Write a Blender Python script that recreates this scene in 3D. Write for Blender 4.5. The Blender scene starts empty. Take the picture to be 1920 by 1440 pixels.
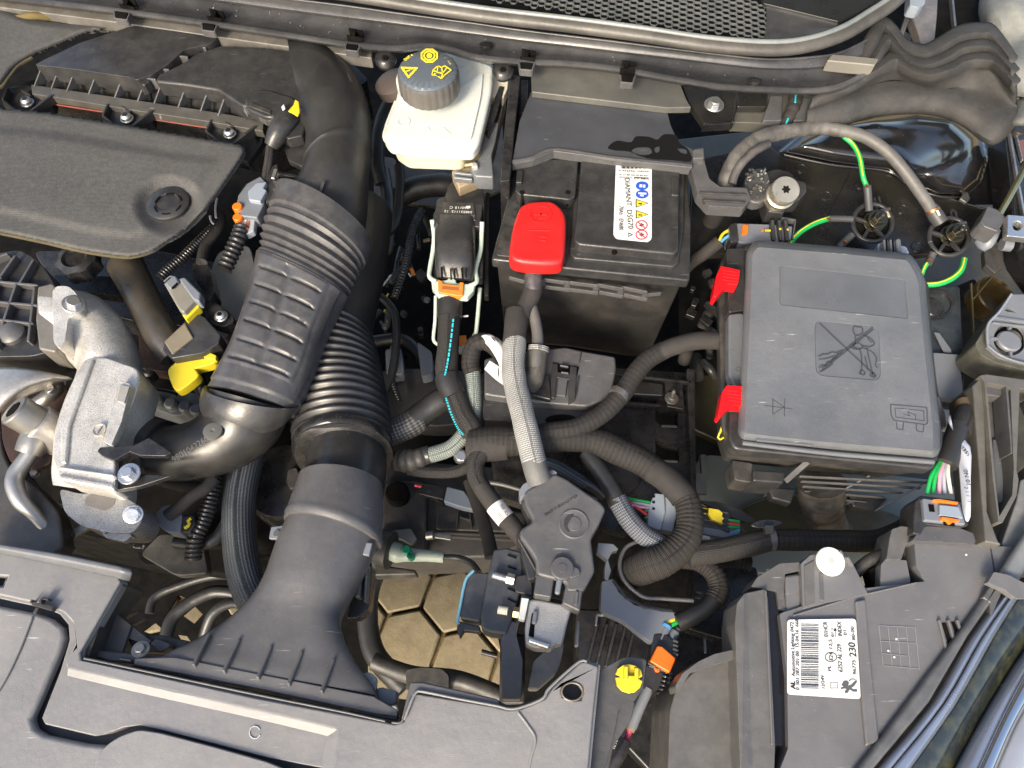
import bpy, math, random, bmesh
from mathutils import noise as nz
from mathutils import Vector, Matrix
from mathutils.geometry import tessellate_polygon
random.seed(7)
S = bpy.context.scene
# ---------------- camera, sky, sun, exposure ----------------
TILT = math.radians(27.0); FPX = 1332.0; CAMZ = 1.80
cd = bpy.data.cameras.new('camera'); cam = bpy.data.objects.new('camera', cd); S.collection.objects.link(cam)
cam.location = (0, 0, CAMZ); cam.rotation_euler = (TILT, 0, 0)
cd.sensor_width = 36; cd.lens = 36*FPX/1920; cd.clip_start = .01; cd.clip_end = 100
S.camera = cam
W = bpy.data.worlds.new("World"); S.world = W; W.use_nodes = True
SUN_EL, SUN_AZ = math.radians(36), math.radians(205)      # azimuth clockwise from +Y
nt = W.node_tree; nt.nodes.clear()
sk = nt.nodes.new('ShaderNodeTexSky'); sk.sky_type = 'NISHITA'; sk.sun_disc = False
sk.sun_elevation = SUN_EL; sk.sun_rotation = SUN_AZ; sk.air_density = 1.0; sk.dust_density = 4.0; sk.ozone_density = .7
bg = nt.nodes.new('ShaderNodeBackground'); bg.inputs[1].default_value = .135
wo = nt.nodes.new('ShaderNodeOutputWorld'); nt.links.new(sk.outputs[0], bg.inputs[0]); nt.links.new(bg.outputs[0], wo.inputs[0])
sl = bpy.data.lights.new('sun', 'SUN'); sl.energy = 1.9; sl.angle = math.radians(14); sl.color = (1, .88, .68)
so = bpy.data.objects.new('sun', sl); S.collection.objects.link(so)
sd = Vector((math.sin(SUN_AZ)*math.cos(SUN_EL), math.cos(SUN_AZ)*math.cos(SUN_EL), math.sin(SUN_EL)))
so.rotation_euler = (-sd).to_track_quat('-Z', 'Y').to_euler(); so.location = (0, -2, 3)
S.view_settings.view_transform = 'Standard'; S.view_settings.look = 'None'; S.view_settings.gamma = 1
S.view_settings.exposure = 1.35
S.cycles.max_bounces = 6; S.cycles.use_denoising = True
# ---------------- geometry helpers ----------------
_c, _s = math.cos(TILT), math.sin(TILT)
def P(px, py, z):
    """the world point at height z that the photograph shows at pixel (px, py) of 1920x1440"""
    x, y, w = (px-960)/FPX, -(py-720)/FPX, -1.0
    d = Vector((x, y*_c - w*_s, y*_s + w*_c))
    t = (z-CAMZ)/d.z
    return Vector((d.x*t, d.y*t, z))
def M1(px, py, z):                       # metres per photo pixel there
    return (P(px+1, py, z)-P(px, py, z)).length
def mesh_data(nm, vs, fs, uvs=None, ang=38):
    me = bpy.data.meshes.new(nm); me.from_pydata(vs, [], fs); 
    if uvs:
        ul = me.uv_layers.new(name='UVMap')
        for l in me.loops: ul.data[l.index].uv = uvs[l.vertex_index]
    me.shade_smooth()
    if ang: me.set_sharp_from_angle(angle=math.radians(ang))
    return me
WL = {}                                  # world location of each object
def mk(nm, vs, fs, mat, par=None, uvs=None, ang=38, bev=0, seg=2, label=None):
    n = len(vs); c = Vector((sum(v[0] for v in vs)/n, sum(v[1] for v in vs)/n, sum(v[2] for v in vs)/n))
    me = mesh_data(nm, [(v[0]-c.x, v[1]-c.y, v[2]-c.z) for v in vs], fs, uvs, ang)
    me.materials.append(mat)
    o = bpy.data.objects.new(nm, me); S.collection.objects.link(o)
    if par: o.parent = par; o.location = c-WL[par]
    else: o.location = c
    WL[o] = c
    if bev:
        b = o.modifiers.new('edge', 'BEVEL'); b.width = bev; b.segments = seg; b.limit_method = 'ANGLE'; b.angle_limit = math.radians(32); b.harden_normals = True
    if label: o['label'] = label
    return o
def tag(o, label, cat, group=None, kind=None):
    if label: o['label'] = label
    if cat: o['category'] = cat
    if group: o['group'] = group
    if kind: o['kind'] = kind
    return o
def thing(nm, px, py, z, label, cat, group=None):
    o = bpy.data.objects.new(nm, None); S.collection.objects.link(o); o.empty_display_size = .02
    o.location = P(px, py, z); WL[o] = Vector(o.location)
    return tag(o, label, cat, group)
def rnd(pts, r, n=4):
    """round the corners of a pixel polygon by r pixels"""
    out = []; N = len(pts)
    for i, p in enumerate(pts):
        a, b = Vector(pts[i-1][:2]), Vector(pts[(i+1) % N][:2]); q = Vector(p[:2])
        la, lb = (a-q).length, (b-q).length; rr = min(r, la*.45, lb*.45)
        s, e = q+(a-q)/la*rr, q+(b-q)/lb*rr
        for k in range(n+1):
            t = k/n; v = s*(1-t)**2 + q*2*t*(1-t) + e*t*t
            out.append((v.x, v.y)+tuple(p[2:]))
    return out
def sm(pts, k=4, closed=True):
    """smooth curve through pixel points"""
    out = []; N = len(pts)
    for i in range(N if closed else N-1):
        g = lambda j: Vector(pts[j % N] if closed else pts[max(0, min(N-1, j))])
        a, b, c, d = g(i-1), g(i), g(i+1), g(i+2)
        for j in range(k):
            t = j/k; out.append(tuple(.5*((2*b)+(c-a)*t+(2*a-5*b+4*c-d)*t*t+(3*b-a-3*c+d)*t**3)))
    if not closed: out.append(tuple(pts[-1]))
    return out
def poly(nm, pts, z, th, mat, par=None, holes=(), bev=.0015, seg=2, r=0, label=None, draft=0):
    """plate: outline in photo pixels at height z (or a z per point), th thick downwards"""
    loops = [rnd(pts, r) if r else list(pts)]+[list(h) for h in holes]
    W3 = [[P(p[0], p[1], p[2] if len(p) > 2 else z) for p in l] for l in loops]
    ar = sum(a.x*b.y-b.x*a.y for a, b in zip(W3[0], W3[0][1:]+W3[0][:1]))
    if ar < 0: W3[0].reverse()
    for h in W3[1:]:
        if sum(a.x*b.y-b.x*a.y for a, b in zip(h, h[1:]+h[:1])) > 0: h.reverse()
    flat = [v for l in W3 for v in l]; n = len(flat)
    c = sum((v for v in W3[0]), Vector())/len(W3[0])
    low = []
    for v in flat:
        d = Vector((v.x-c.x, v.y-c.y, 0)); L = max(d.length, 1e-6)
        low.append(v+Vector((0, 0, -th))-d*(draft/L))
    tr = tessellate_polygon(W3); fs = []
    for t in tr:
        a, b, q = (flat[i] for i in t)
        if (b-a).cross(q-a).z < 0: t = t[::-1]
        fs.append(tuple(t)); fs.append(tuple(i+n for i in t[::-1]))
    k = 0
    for l in W3:
        m = len(l)
        for i in range(m):
            a, b = k+i, k+(i+1) % m; fs.append((a, a+n, b+n, b))
        k += m
    o = mk(nm, flat+low, fs, mat, par, bev=bev, seg=seg, label=label)
    bm = bmesh.new(); bm.from_mesh(o.data)
    E_ = [e for e in bm.edges if len(e.link_faces) == 2 and abs(e.link_faces[0].normal.z) > .9 and abs(e.link_faces[1].normal.z) > .9 and e.link_faces[0].normal.dot(e.link_faces[1].normal) > .99999]
    if E_ and not holes: bmesh.ops.dissolve_edges(bm, edges=E_, use_verts=False)
    bm.to_mesh(o.data); bm.free(); o.data.set_sharp_from_angle(angle=math.radians(38))
    return o
def cr(p, t, N):
    i = min(int(t), N-2); f = t-i
    g = lambda j: p[max(0, min(N-1, j))]
    a, b, c, d = g(i-1), g(i), g(i+1), g(i+2)
    return .5*((2*b)+(c-a)*f+(2*a-5*b+4*c-d)*f*f+(3*b-a-3*c+d)*f**3)
def sweep(nm, C3, R, mat, par=None, seg=16, corr=None, step=.004, flat=1.0, cap=True, label=None, ang=50, wob=None):
    """round tube along world points C3 with radii R; corr=(pitch, depth) makes it corrugated"""
    k0 = C3[0].x*50; wob = (.05 if mat in (TAPE, RUB, BR, BRC, HOSE, BRG, BRS_) else 0) if wob is None else wob
    N = len(C3); L = [0]; n0 = max(2, 14)*(N-1); prev = C3[0]; samp = [(0, prev)]
    for i in range(1, n0+1):
        t = i*(N-1)/n0; q = cr(C3, t, N); L.append(L[-1]+(q-prev).length); samp.append((t, q)); prev = q
    tot = L[-1]; st = min(step, corr[0]/6) if corr else step
    m = max(2, int(tot/st)); vs = []; uvs = []; j = 0; up = None; pts = []
    for i in range(m+1):
        s = tot*i/m
        while j < n0-1 and L[j+1] < s: j += 1
        f = (s-L[j])/max(1e-9, L[j+1]-L[j]); t = samp[j][0]*(1-f)+samp[j+1][0]*f
        k = min(int(t), N-2); rad = R[k]*(1-(t-k))+R[k+1]*(t-k)
        pts.append((cr(C3, t, N), rad, s))
    for i, (q, rad, s) in enumerate(pts):
        T = (pts[min(m, i+1)][0]-pts[max(0, i-1)][0]).normalized()
        if up is None:
            up = Vector((0, 0, 1)) if abs(T.z) < .9 else Vector((0, 1, 0))
        up = (up-T*up.dot(T)).normalized(); sd_ = T.cross(up)
        if wob: rad *= 1+wob*nz.noise(Vector((s*38, k0, 0)))
        if corr:
            ph = .5+.5*math.cos(2*math.pi*s/corr[0]); rad = rad-corr[1]*(1-ph**.6)
        for a in range(seg):
            th = 2*math.pi*a/seg
            vs.append(q+up*(math.cos(th)*rad*flat)+sd_*(math.sin(th)*rad)); uvs.append((rad*2*math.pi*a/seg, s))
    fs = []
    for i in range(m):
        for a in range(seg):
            b = (a+1) % seg; fs.append((i*seg+a, i*seg+b, (i+1)*seg+b, (i+1)*seg+a))
    if cap: fs.append(tuple(range(seg))[::-1]); fs.append(tuple(m*seg+a for a in range(seg)))
    return mk(nm, vs, fs, mat, par, uvs=uvs, ang=ang, label=label)
def tube(nm, pts, rp, mat, par=None, **k):
    """tube through photo points (px, py, z[, radius px]); rp = radius in photo pixels"""
    C3 = [P(*p[:3]) for p in pts]
    R = [(p[3] if len(p) > 3 else rp)*M1(*p[:3]) for p in pts]
    if not any(len(p) > 3 for p in pts): a = sum(R)/len(R); R = [a]*len(R)
    return sweep(nm, C3, R, mat, par, **k)
def duct(nm, st, mat, par=None, seg=40, step=.004, ex=2.0, disp=None, corr=None, label=None, cap=True, ang=50):
    """closed duct lofted through stations (left px,py, right px,py, z, height m[, squareness])"""
    N = len(st); rows = []
    for s in st:
        l, r = P(s[0], s[1], s[4]), P(s[2], s[3], s[4])
        rows.append(((l+r)/2, (r-l)/2, s[5]/2, s[6] if len(s) > 6 else ex))
    Cs = [r[0] for r in rows]; Sd = [r[1] for r in rows]; Hh = [Vector((r[2], r[3], 0)) for r in rows]
    n0 = 20*(N-1); tt = [i*(N-1)/n0 for i in range(n0+1)]; q = [cr(Cs, t, N) for t in tt]; L = [0]
    for i in range(n0): L.append(L[-1]+(q[i+1]-q[i]).length)
    tot = L[-1]; m = max(3, int(tot/(min(step, corr[0]/8) if corr else step))); vs = []; uvs = []; j = 0; sp = []
    for i in range(m+1):
        s = tot*i/m
        while j < n0-1 and L[j+1] < s: j += 1
        f = (s-L[j])/max(1e-9, L[j+1]-L[j]); sp.append((tt[j]*(1-f)+tt[j+1]*f, s))
    for i, (t, s) in enumerate(sp):
        c = cr(Cs, t, N); T = (cr(Cs, sp[min(m, i+1)][0], N)-cr(Cs, sp[max(0, i-1)][0], N)).normalized()
        sv = cr(Sd, t, N); h = cr(Hh, t, N); up = sv.cross(T)
        if up.z < 0: up = -up
        up.normalize(); w = sv.length; sn = sv/w; hh = h.x; e = max(1.2, h.y)
        k = 0
        if corr and corr[2] <= s/tot <= corr[3]:
            k = corr[1]*(1-(.5+.5*math.cos(2*math.pi*s/corr[0]))**.7)
        for a in range(seg):
            th = 2*math.pi*a/seg; ca, sa = math.cos(th), math.sin(th)
            d = k+(disp(th, s/tot, s) if disp else 0)
            rr_ = (abs(ca)**e+abs(sa)**e)**(-1/e); x = ca*rr_*(w-d); y = sa*rr_*(hh-d)
            vs.append(c+sn*x+up*y); uvs.append((th*w, s))
    fs = [(i*seg+a, (i+1)*seg+a, (i+1)*seg+(a+1) % seg, i*seg+(a+1) % seg) for i in range(m) for a in range(seg)]
    if cap: fs.append(tuple(range(seg))); fs.append(tuple(m*seg+a for a in range(seg))[::-1])
    # make faces point outward
    c0 = Cs[0]; a0 = vs[seg+1]-vs[0]
    f = fs[0]; nrm = (vs[f[1]]-vs[f[0]]).cross(vs[f[3]]-vs[f[0]])
    if nrm.dot(vs[f[0]]-c0) < 0: fs = [x[::-1] for x in fs]
    return mk(nm, vs, fs, mat, par, uvs=uvs, ang=ang, label=label)
def axis_frame(ax):
    ax = Vector(ax).normalized(); u = Vector((1, 0, 0)) if abs(ax.x) < .8 else Vector((0, 1, 0))
    u = (u-ax*u.dot(ax)).normalized(); return ax, u, ax.cross(u)
def lathe(nm, c, ax, prof, mat, par=None, seg=28, mod=None, label=None, ang=35, uvs=False):
    """solid of revolution at world point c: prof = [(radius, height)...] from bottom to top"""
    ax, u, v = axis_frame(ax); vs = []; 
    for r, h in prof:
        for a in range(seg):
            th = 2*math.pi*a/seg; rr = r*(mod(th, h, r) if mod else 1)
            vs.append(c+ax*h+u*(rr*math.cos(th))+v*(rr*math.sin(th)))
    n = len(prof); fs = [(i*seg+a, i*seg+(a+1) % seg, (i+1)*seg+(a+1) % seg, (i+1)*seg+a) for i in range(n-1) for a in range(seg)]
    fs.append(tuple(range(seg))[::-1]); fs.append(tuple((n-1)*seg+a for a in range(seg)))
    return mk(nm, vs, fs, mat, par, ang=ang, label=label)
UP = Vector((0, 0, 1))
def disc(nm, px, py, z, rp, h, mat, par=None, ax=UP, b=.12, seg=28, label=None):
    m = M1(px, py, z)*rp; q = min(b*m, h*.4)
    return lathe(nm, P(px, py, z)-Vector(ax).normalized()*h, ax, [(m, 0), (m, h-q), (m-q, h)], mat, par, seg, label=label)
def join(nm, parts, mat, par=None, bev=0, seg=2, label=None, ang=38):
    """parts = [(verts, faces)] into one mesh"""
    vs, fs = [], []
    for v, f in parts:
        k = len(vs); vs += v; fs += [tuple(i+k for i in x) for x in f]
    return mk(nm, vs, fs, mat, par, bev=bev, seg=seg, label=label, ang=ang)
def vcyl(c, ax, r, h, n=24, r2=None):
    ax, u, v = axis_frame(ax); r2 = r if r2 is None else r2
    vs = [c+u*(r*math.cos(2*math.pi*a/n))+v*(r*math.sin(2*math.pi*a/n)) for a in range(n)]
    vs += [c+ax*h+u*(r2*math.cos(2*math.pi*a/n))+v*(r2*math.sin(2*math.pi*a/n)) for a in range(n)]
    fs = [(a, (a+1) % n, n+(a+1) % n, n+a) for a in range(n)]+[tuple(range(n))[::-1], tuple(range(n, 2*n))]
    return vs, fs
def vbox(a, b, w, h, up=UP, lift=0):
    """box from world a to b, width w, height h below the line (top at a,b)"""
    d = (b-a).normalized(); s = d.cross(Vector(up)).normalized()*(w/2); u = s.cross(d).normalized()
    if u.dot(Vector(up)) < 0: u = -u
    t = u*lift; l = u*(lift-h)
    vs = [a-s+l, b-s+l, b+s+l, a+s+l, a-s+t, b-s+t, b+s+t, a+s+t]
    fs = [(3, 2, 1, 0), (4, 5, 6, 7), (0, 1, 5, 4), (1, 2, 6, 5), (2, 3, 7, 6), (3, 0, 4, 7)]
    n = (vs[5]-vs[4]).cross(vs[7]-vs[4])
    if n.dot(u) < 0: fs = [f[::-1] for f in fs]
    return vs, fs
def bar(nm, a, b, wp, h, mat, par=None, bev=.001, seg=2, up=UP, label=None):
    """box between photo points a and b (px,py,z), wp pixels wide, h metres high"""
    A, B = P(*a), P(*b)
    v, f = vbox(A, B, wp*M1(*a), h, up)
    return mk(nm, v, f, mat, par, bev=bev, seg=seg, label=label)
SPLIT = {'brace', 'rib', 'seam', 'tooth', 'handle_lug', 'ridge', 'stay', 'slat', 'spoke', 'guide', 'cooling_slot', 'fin', 'bright_edge', 'locating_rib', 'arm_rib', 'foot_rib', 'clip_ridge', 'lug', 'blade', 'copper_washer', 'lug_wall', 'tab', 'slit', 'barbs', 'jaw', 'window_edge'}
def bars(nm, L, h, mat, par=None, bev=.0006, label=None, up=UP):
    if nm in SPLIT and par:
        for a, b, w in L: o = join(nm, [vbox(P(*a), P(*b), w*M1(*a), h, up)], mat, par, bev=bev)
        return o
    return join(nm, [vbox(P(*a), P(*b), w*M1(*a), h, up) for a, b, w in L], mat, par, bev=bev, label=label)
def bolt(px, py, z, rp, mat, par, ax=UP, washer=1.7, kind='hex', nm='bolt', wm=None, h=.8, label=None):
    m = M1(px, py, z)*rp; ax = Vector(ax).normalized(); c = P(px, py, z)-ax*(m*h)
    ps = []
    if washer: ps.append(vcyl(c-ax*m*.25, ax, m*washer, m*.25, 28, m*washer*.94))
    if kind == 'hex':
        ps.append(vcyl(c, ax, m*1.0, m*h*.85, 6)); ps.append(vcyl(c+ax*m*h*.85, ax, m*.86, m*h*.12, 24, m*.78))
    elif kind == 'pan':
        ps.append(vcyl(c, ax, m*1.05, m*h*.55, 24, m*.98)); ps.append(vcyl(c+ax*m*h*.55, ax, m*.98, m*h*.4, 24, m*.6))
        for k in range(3):
            an = k*math.pi/3; u = axis_frame(ax); d = u[1]*math.cos(an)+u[2]*math.sin(an)
    o = join(nm, ps, mat, par, bev=m*.07, seg=2, label=label)
    if kind in ('pan', 'socket'):
        st = []; u = axis_frame(ax); t = c+ax*(m*h*.97)
        pass
    return o
def socket(px, py, z, rp, par, mat, ax=UP, nm='socket', lobes=6):
    """recessed-looking star socket: a dark star prism sunk into a head"""
    m = M1(px, py, z)*rp; ax, u, v = axis_frame(ax); c = P(px, py, z); n = lobes*6
    vs = [c+(u*math.cos(2*math.pi*a/n)+v*math.sin(2*math.pi*a/n))*m*(1+.22*math.cos(lobes*2*math.pi*a/n)) for a in range(n)]
    vs += [q-ax*m*.5 for q in vs]
    fs = [tuple(range(n))]+[(a, a+n, (a+1) % n+n, (a+1) % n) for a in range(n)]
    return mk(nm, vs, fs, mat, par)
def strip(nm, rows, mat, par=None, ku=4, kv=3, th=0, label=None, ang=60, fz=None):
    """smooth sheet lofted through rows of photo points (px,py,z), all rows equally long"""
    R2 = [sm(r, ku, False) for r in rows]; n = len(R2[0]); cols = [sm([r[i] for r in R2], kv, False) for i in range(n)]
    m = len(cols[0]); vs = [P(*((q[0], q[1], q[2]+(fz(q[0], q[1]) if fz else 0)))) for c in cols for q in c]
    fs = [(i*m+j, i*m+j+1, (i+1)*m+j+1, (i+1)*m+j) for i in range(n-1) for j in range(m-1)]
    f = fs[0]
    if (vs[f[1]]-vs[f[0]]).cross(vs[f[3]]-vs[f[0]]).z < 0: fs = [x[::-1] for x in fs]
    o = mk(nm, vs, fs, mat, par, ang=ang, label=label)
    if th:
        s = o.modifiers.new('thick', 'SOLIDIFY'); s.thickness = th; s.offset = -1
    return o
def grid(nm, x0, x1, y0, y1, nx, ny, zf, mat, par=None, th=0, label=None, keep=None):
    """height field over a photo rectangle: z = zf(px,py)"""
    vs = []; 
    for j in range(ny+1):
        for i in range(nx+1):
            x, y = x0+(x1-x0)*i/nx, y0+(y1-y0)*j/ny; vs.append(P(x, y, zf(x, y)))
    fs = [(j*(nx+1)+i, (j+1)*(nx+1)+i, (j+1)*(nx+1)+i+1, j*(nx+1)+i+1) for j in range(ny) for i in range(nx)
          if keep is None or keep(x0+(x1-x0)*(i+.5)/nx, y0+(y1-y0)*(j+.5)/ny)]
    used = sorted({i for f in fs for i in f}); mp = {k: i for i, k in enumerate(used)}
    o = mk(nm, [vs[k] for k in used], [tuple(mp[i] for i in f) for f in fs], mat, par, ang=60, label=label)
    if th:
        s = o.modifiers.new('thick', 'SOLIDIFY'); s.thickness = th; s.offset = -1
    return o
def inside(x, y, pg):
    c = False; n = len(pg)
    for i in range(n):
        x1, y1 = pg[i][:2]; x2, y2 = pg[(i+1) % n][:2]
        if (y1 > y) != (y2 > y) and x < (x2-x1)*(y-y1)/(y2-y1)+x1: c = not c
    return c
def dist(x, y, pg, closed=True):
    b = 1e9; n = len(pg)
    for i in range(n if closed else n-1):
        x1, y1 = pg[i][:2]; x2, y2 = pg[(i+1) % n][:2]; dx, dy = x2-x1, y2-y1
        t = max(0, min(1, ((x-x1)*dx+(y-y1)*dy)/max(1e-9, dx*dx+dy*dy))); d = math.hypot(x-x1-t*dx, y-y1-t*dy)
        if d < b: b = d
    return b
def ss(a, b, x):
    t = max(0, min(1, (x-a)/(b-a))); return t*t*(3-2*t)
def puff(nm, pg, z, depth, edge, mat, par=None, n=8, th=.006, zf=None, label=None):
    """soft-edged sheet: outline pg, falling by depth over the last edge pixels, built as rings shrinking inward"""
    W2 = [Vector((p[0], p[1])) for p in pg]; N = len(W2); A = sum(a.x*b.y-b.x*a.y for a, b in zip(W2, W2[1:]+W2[:1])); sg = 1 if A > 0 else -1
    nr = []
    for i in range(N):
        t = (W2[(i+1) % N]-W2[i-1]).normalized(); nr.append(Vector((-t.y, t.x))*sg)
    rings = []
    for k in range(n+1):
        f = k/n; d = edge*f; zz = z-depth*(1-math.sin(f*math.pi/2))
        rings.append([(w.x+q.x*d, w.y+q.y*d, zz) for w, q in zip(W2, nr)])
    zz_ = (lambda x, y, zq: zq+(zf(x, y) if zf else 0))
    vs = [P(x, y, zz_(x, y, q)) for r in rings for x, y, q in r]
    low = [P(x, y, zz_(x, y, q)-th) for x, y, q in rings[0]]
    fs = [(k*N+i, k*N+(i+1) % N, (k+1)*N+(i+1) % N, (k+1)*N+i) for k in range(n) for i in range(N)]
    b = len(vs); vs += low; fs += [(b+i, b+(i+1) % N, (i+1) % N, i) for i in range(N)]
    # fill the middle with a grid-like fan of points for curvature
    top = [vs[n*N+i] for i in range(N)]; tr = tessellate_polygon([top]); fs += [tuple(n*N+i for i in t) for t in tr]
    out = []
    for f in fs:
        out.append(f)
    # orient up
    fin = []
    for f in out:
        a, b_, c_ = vs[f[0]], vs[f[1]], vs[f[2]]; nn = (b_-a).cross(c_-a)
        fin.append(f)
    o = mk(nm, vs, fin, mat, par, ang=60, label=label)
    import bmesh
    bm = bmesh.new(); bm.from_mesh(o.data); bmesh.ops.recalc_face_normals(bm, faces=bm.faces)
    up = max(bm.faces, key=lambda f: f.calc_area())
    if up.normal.z < 0: bmesh.ops.reverse_faces(bm, faces=bm.faces)
    bm.to_mesh(o.data); bm.free()
    return o
TX = []
def txt(s, p0, p1, z, hp, mat, par, nm='lettering', fit=True, up=None, ext=.00015, bold=0, squash=True):
    """flat print on a surface: baseline from photo point p0 to p1 at height z, letters hp pixels high"""
    z0, z1 = (z, z) if not isinstance(z, tuple) else z
    a, b = P(p0[0], p0[1], z0), P(p1[0], p1[1], z1)
    cu = bpy.data.curves.new(nm, 'FONT'); cu.body = s; cu.size = hp*M1(p0[0], p0[1], z0)/.7; cu.extrude = ext; cu.offset = bold
    cu.materials.append(mat); cu.resolution_u = 3
    o = bpy.data.objects.new(nm, cu); S.collection.objects.link(o)
    x = (b-a).normalized(); n = Vector(up).normalized() if up else UP; n = (n-x*n.dot(x)).normalized(); y = n.cross(x)
    m = Matrix((x, y, n)).transposed().to_4x4()
    if par: o.parent = par; loc = a-WL[par]
    else: loc = a
    o.rotation_euler = m.to_euler(); o.location = loc; WL[o] = a
    TX.append((o, (b-a).length if fit else None)); return o
def lin(c): return tuple((x/255/12.92 if x/255 <= .04045 else ((x/255+.055)/1.055)**2.4) for x in c)
# ---------------- materials ----------------
def N(nt, t, **k):
    n = nt.nodes.new(t)
    for a, b in k.items(): setattr(n, a, b)
    return n
def math_(nt, op, a, b=None):
    n = nt.nodes.new('ShaderNodeMath'); n.operation = op
    for i, v in enumerate((a, b)):
        if v is None: continue
        if isinstance(v, (int, float)): n.inputs[i].default_value = v
        else: nt.links.new(v, n.inputs[i])
    return n.outputs[0]
def mat(nm, col, rough=.5, metal=0, bump=0, bscale=900, dust=0, dcol=(.35, .33, .3), dscale=40, var=.15, vscale=12, coat=0, spec=.5,
        speck=0, pepper=0, weave=0, scratch=0, rvar=.08, sss=0, trans=0, tint=None, tscale=9):
    m = bpy.data.materials.new(nm); m.use_nodes = True; t = m.node_tree; b = t.nodes['Principled BSDF']; L = t.links.new
    b.inputs['Roughness'].default_value = rough; b.inputs['Metallic'].default_value = metal; b.inputs['Specular IOR Level'].default_value = spec
    b.inputs['Coat Weight'].default_value = coat; b.inputs['Coat Roughness'].default_value = .10
    tc = N(t, 'ShaderNodeNewGeometry').outputs['Position']
    def noise(sc, det=3, ro=.6):
        n = N(t, 'ShaderNodeTexNoise'); n.inputs['Scale'].default_value = sc; n.inputs['Detail'].default_value = det; n.inputs['Roughness'].default_value = ro
        L(tc, n.inputs['Vector']); return n.outputs['Fac']
    def ramp(src, a, c):
        r = N(t, 'ShaderNodeMapRange'); r.inputs[1].default_value = a; r.inputs[2].default_value = c; L(src, r.inputs[0]); return r.outputs[0]
    def mix(f, a, c):
        x = N(t, 'ShaderNodeMix', data_type='RGBA'); 
        for i, v in ((0, f), (6, a), (7, c)):
            if isinstance(v, (int, float)): x.inputs[i].default_value = v
            elif isinstance(v, tuple): x.inputs[i].default_value = (*v[:3], 1)
            else: L(v, x.inputs[i])
        return x.outputs[2]
    base = tuple(col)
    n1 = noise(vscale, 4)
    cur = mix(ramp(n1, .3, .7), tuple(c*(1-var) for c in base), tuple(min(1, c*(1+var)) for c in base))
    if tint: cur = mix(math_(t, 'MULTIPLY', ramp(noise(tscale, 3), .45, .7), .8), cur, tint)
    if dust:
        d = math_(t, 'MULTIPLY', ramp(noise(dscale, 8, .7), .42, .75), dust); cur = mix(d, cur, dcol)
    if speck:
        v = N(t, 'ShaderNodeTexVoronoi'); v.inputs['Scale'].default_value = 160; L(tc, v.inputs['Vector'])
        w = N(t, 'ShaderNodeTexNoise'); w.inputs['Scale'].default_value = 25; L(tc, w.inputs['Vector'])
        lo = math_(t, 'LESS_THAN', v.outputs['Distance'], .065); hi = math_(t, 'GREATER_THAN', w.outputs['Fac'], .62-.12*speck)
        cur = mix(math_(t, 'MULTIPLY', math_(t, 'MULTIPLY', lo, hi), .5), cur, (.42, .42, .40))
    if pepper:
        cur = mix(math_(t, 'MULTIPLY', ramp(noise(620, 3, .85), .52, .60), pepper), cur, tuple(c*.22 for c in base))
    if scratch:
        mp = N(t, 'ShaderNodeMapping'); mp.inputs['Rotation'].default_value = (0, 0, .7); mp.inputs['Scale'].default_value = (30, 420, 30); L(tc, mp.inputs['Vector'])
        s1 = N(t, 'ShaderNodeTexNoise'); s1.inputs['Scale'].default_value = 1; s1.inputs['Detail'].default_value = 2; L(mp.outputs[0], s1.inputs['Vector'])
        k = math_(t, 'MULTIPLY', ramp(s1.outputs['Fac'], .69, .75), ramp(noise(14, 2), .5, .62)); cur = mix(math_(t, 'MULTIPLY', k, scratch), cur, (.45, .45, .45))
    L(cur, b.inputs['Base Color'])
    if rvar:
        r = N(t, 'ShaderNodeMapRange'); L(noise(vscale*2.3, 5, .7), r.inputs[0]); r.inputs[1].default_value = .3; r.inputs[2].default_value = .7
        r.inputs[3].default_value = max(.02, rough-rvar); r.inputs[4].default_value = min(1, rough+rvar); L(r.outputs[0], b.inputs['Roughness'])
    if bump:
        bn = N(t, 'ShaderNodeBump'); bn.inputs['Strength'].default_value = bump; bn.inputs['Distance'].default_value = .0006; L(noise(bscale, 2, .6), bn.inputs['Height'])
        b2 = N(t, 'ShaderNodeBump'); b2.inputs['Strength'].default_value = min(.35, bump); b2.inputs['Distance'].default_value = .002; L(noise(55, 2), b2.inputs['Height']); L(b2.outputs[0], bn.inputs['Normal'])
        if weave:
            sp = N(t, 'ShaderNodeSeparateXYZ'); L(tc, sp.inputs[0]); A_ = math_(t, 'ADD', math_(t, 'MULTIPLY', sp.outputs[0], 1900), math_(t, 'MULTIPLY', sp.outputs[1], 1300)); B_ = math_(t, 'SUBTRACT', math_(t, 'MULTIPLY', sp.outputs[0], 1900), math_(t, 'MULTIPLY', sp.outputs[1], 1300))
            b3 = N(t, 'ShaderNodeBump'); b3.inputs['Strength'].default_value = .22; b3.inputs['Distance'].default_value = .001; L(math_(t, 'MULTIPLY', math_(t, 'SINE', A_), math_(t, 'SINE', B_)), b3.inputs['Height']); L(bn.outputs[0], b3.inputs['Normal']); bn = b3
        L(bn.outputs[0], b.inputs['Normal'])
    if sss: b.inputs['Subsurface Weight'].default_value = sss; b.inputs['Subsurface Radius'].default_value = (.02, .015, .01); b.inputs['Subsurface Scale'].default_value = .5
    if trans: b.inputs['Transmission Weight'].default_value = trans
    return m
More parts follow.
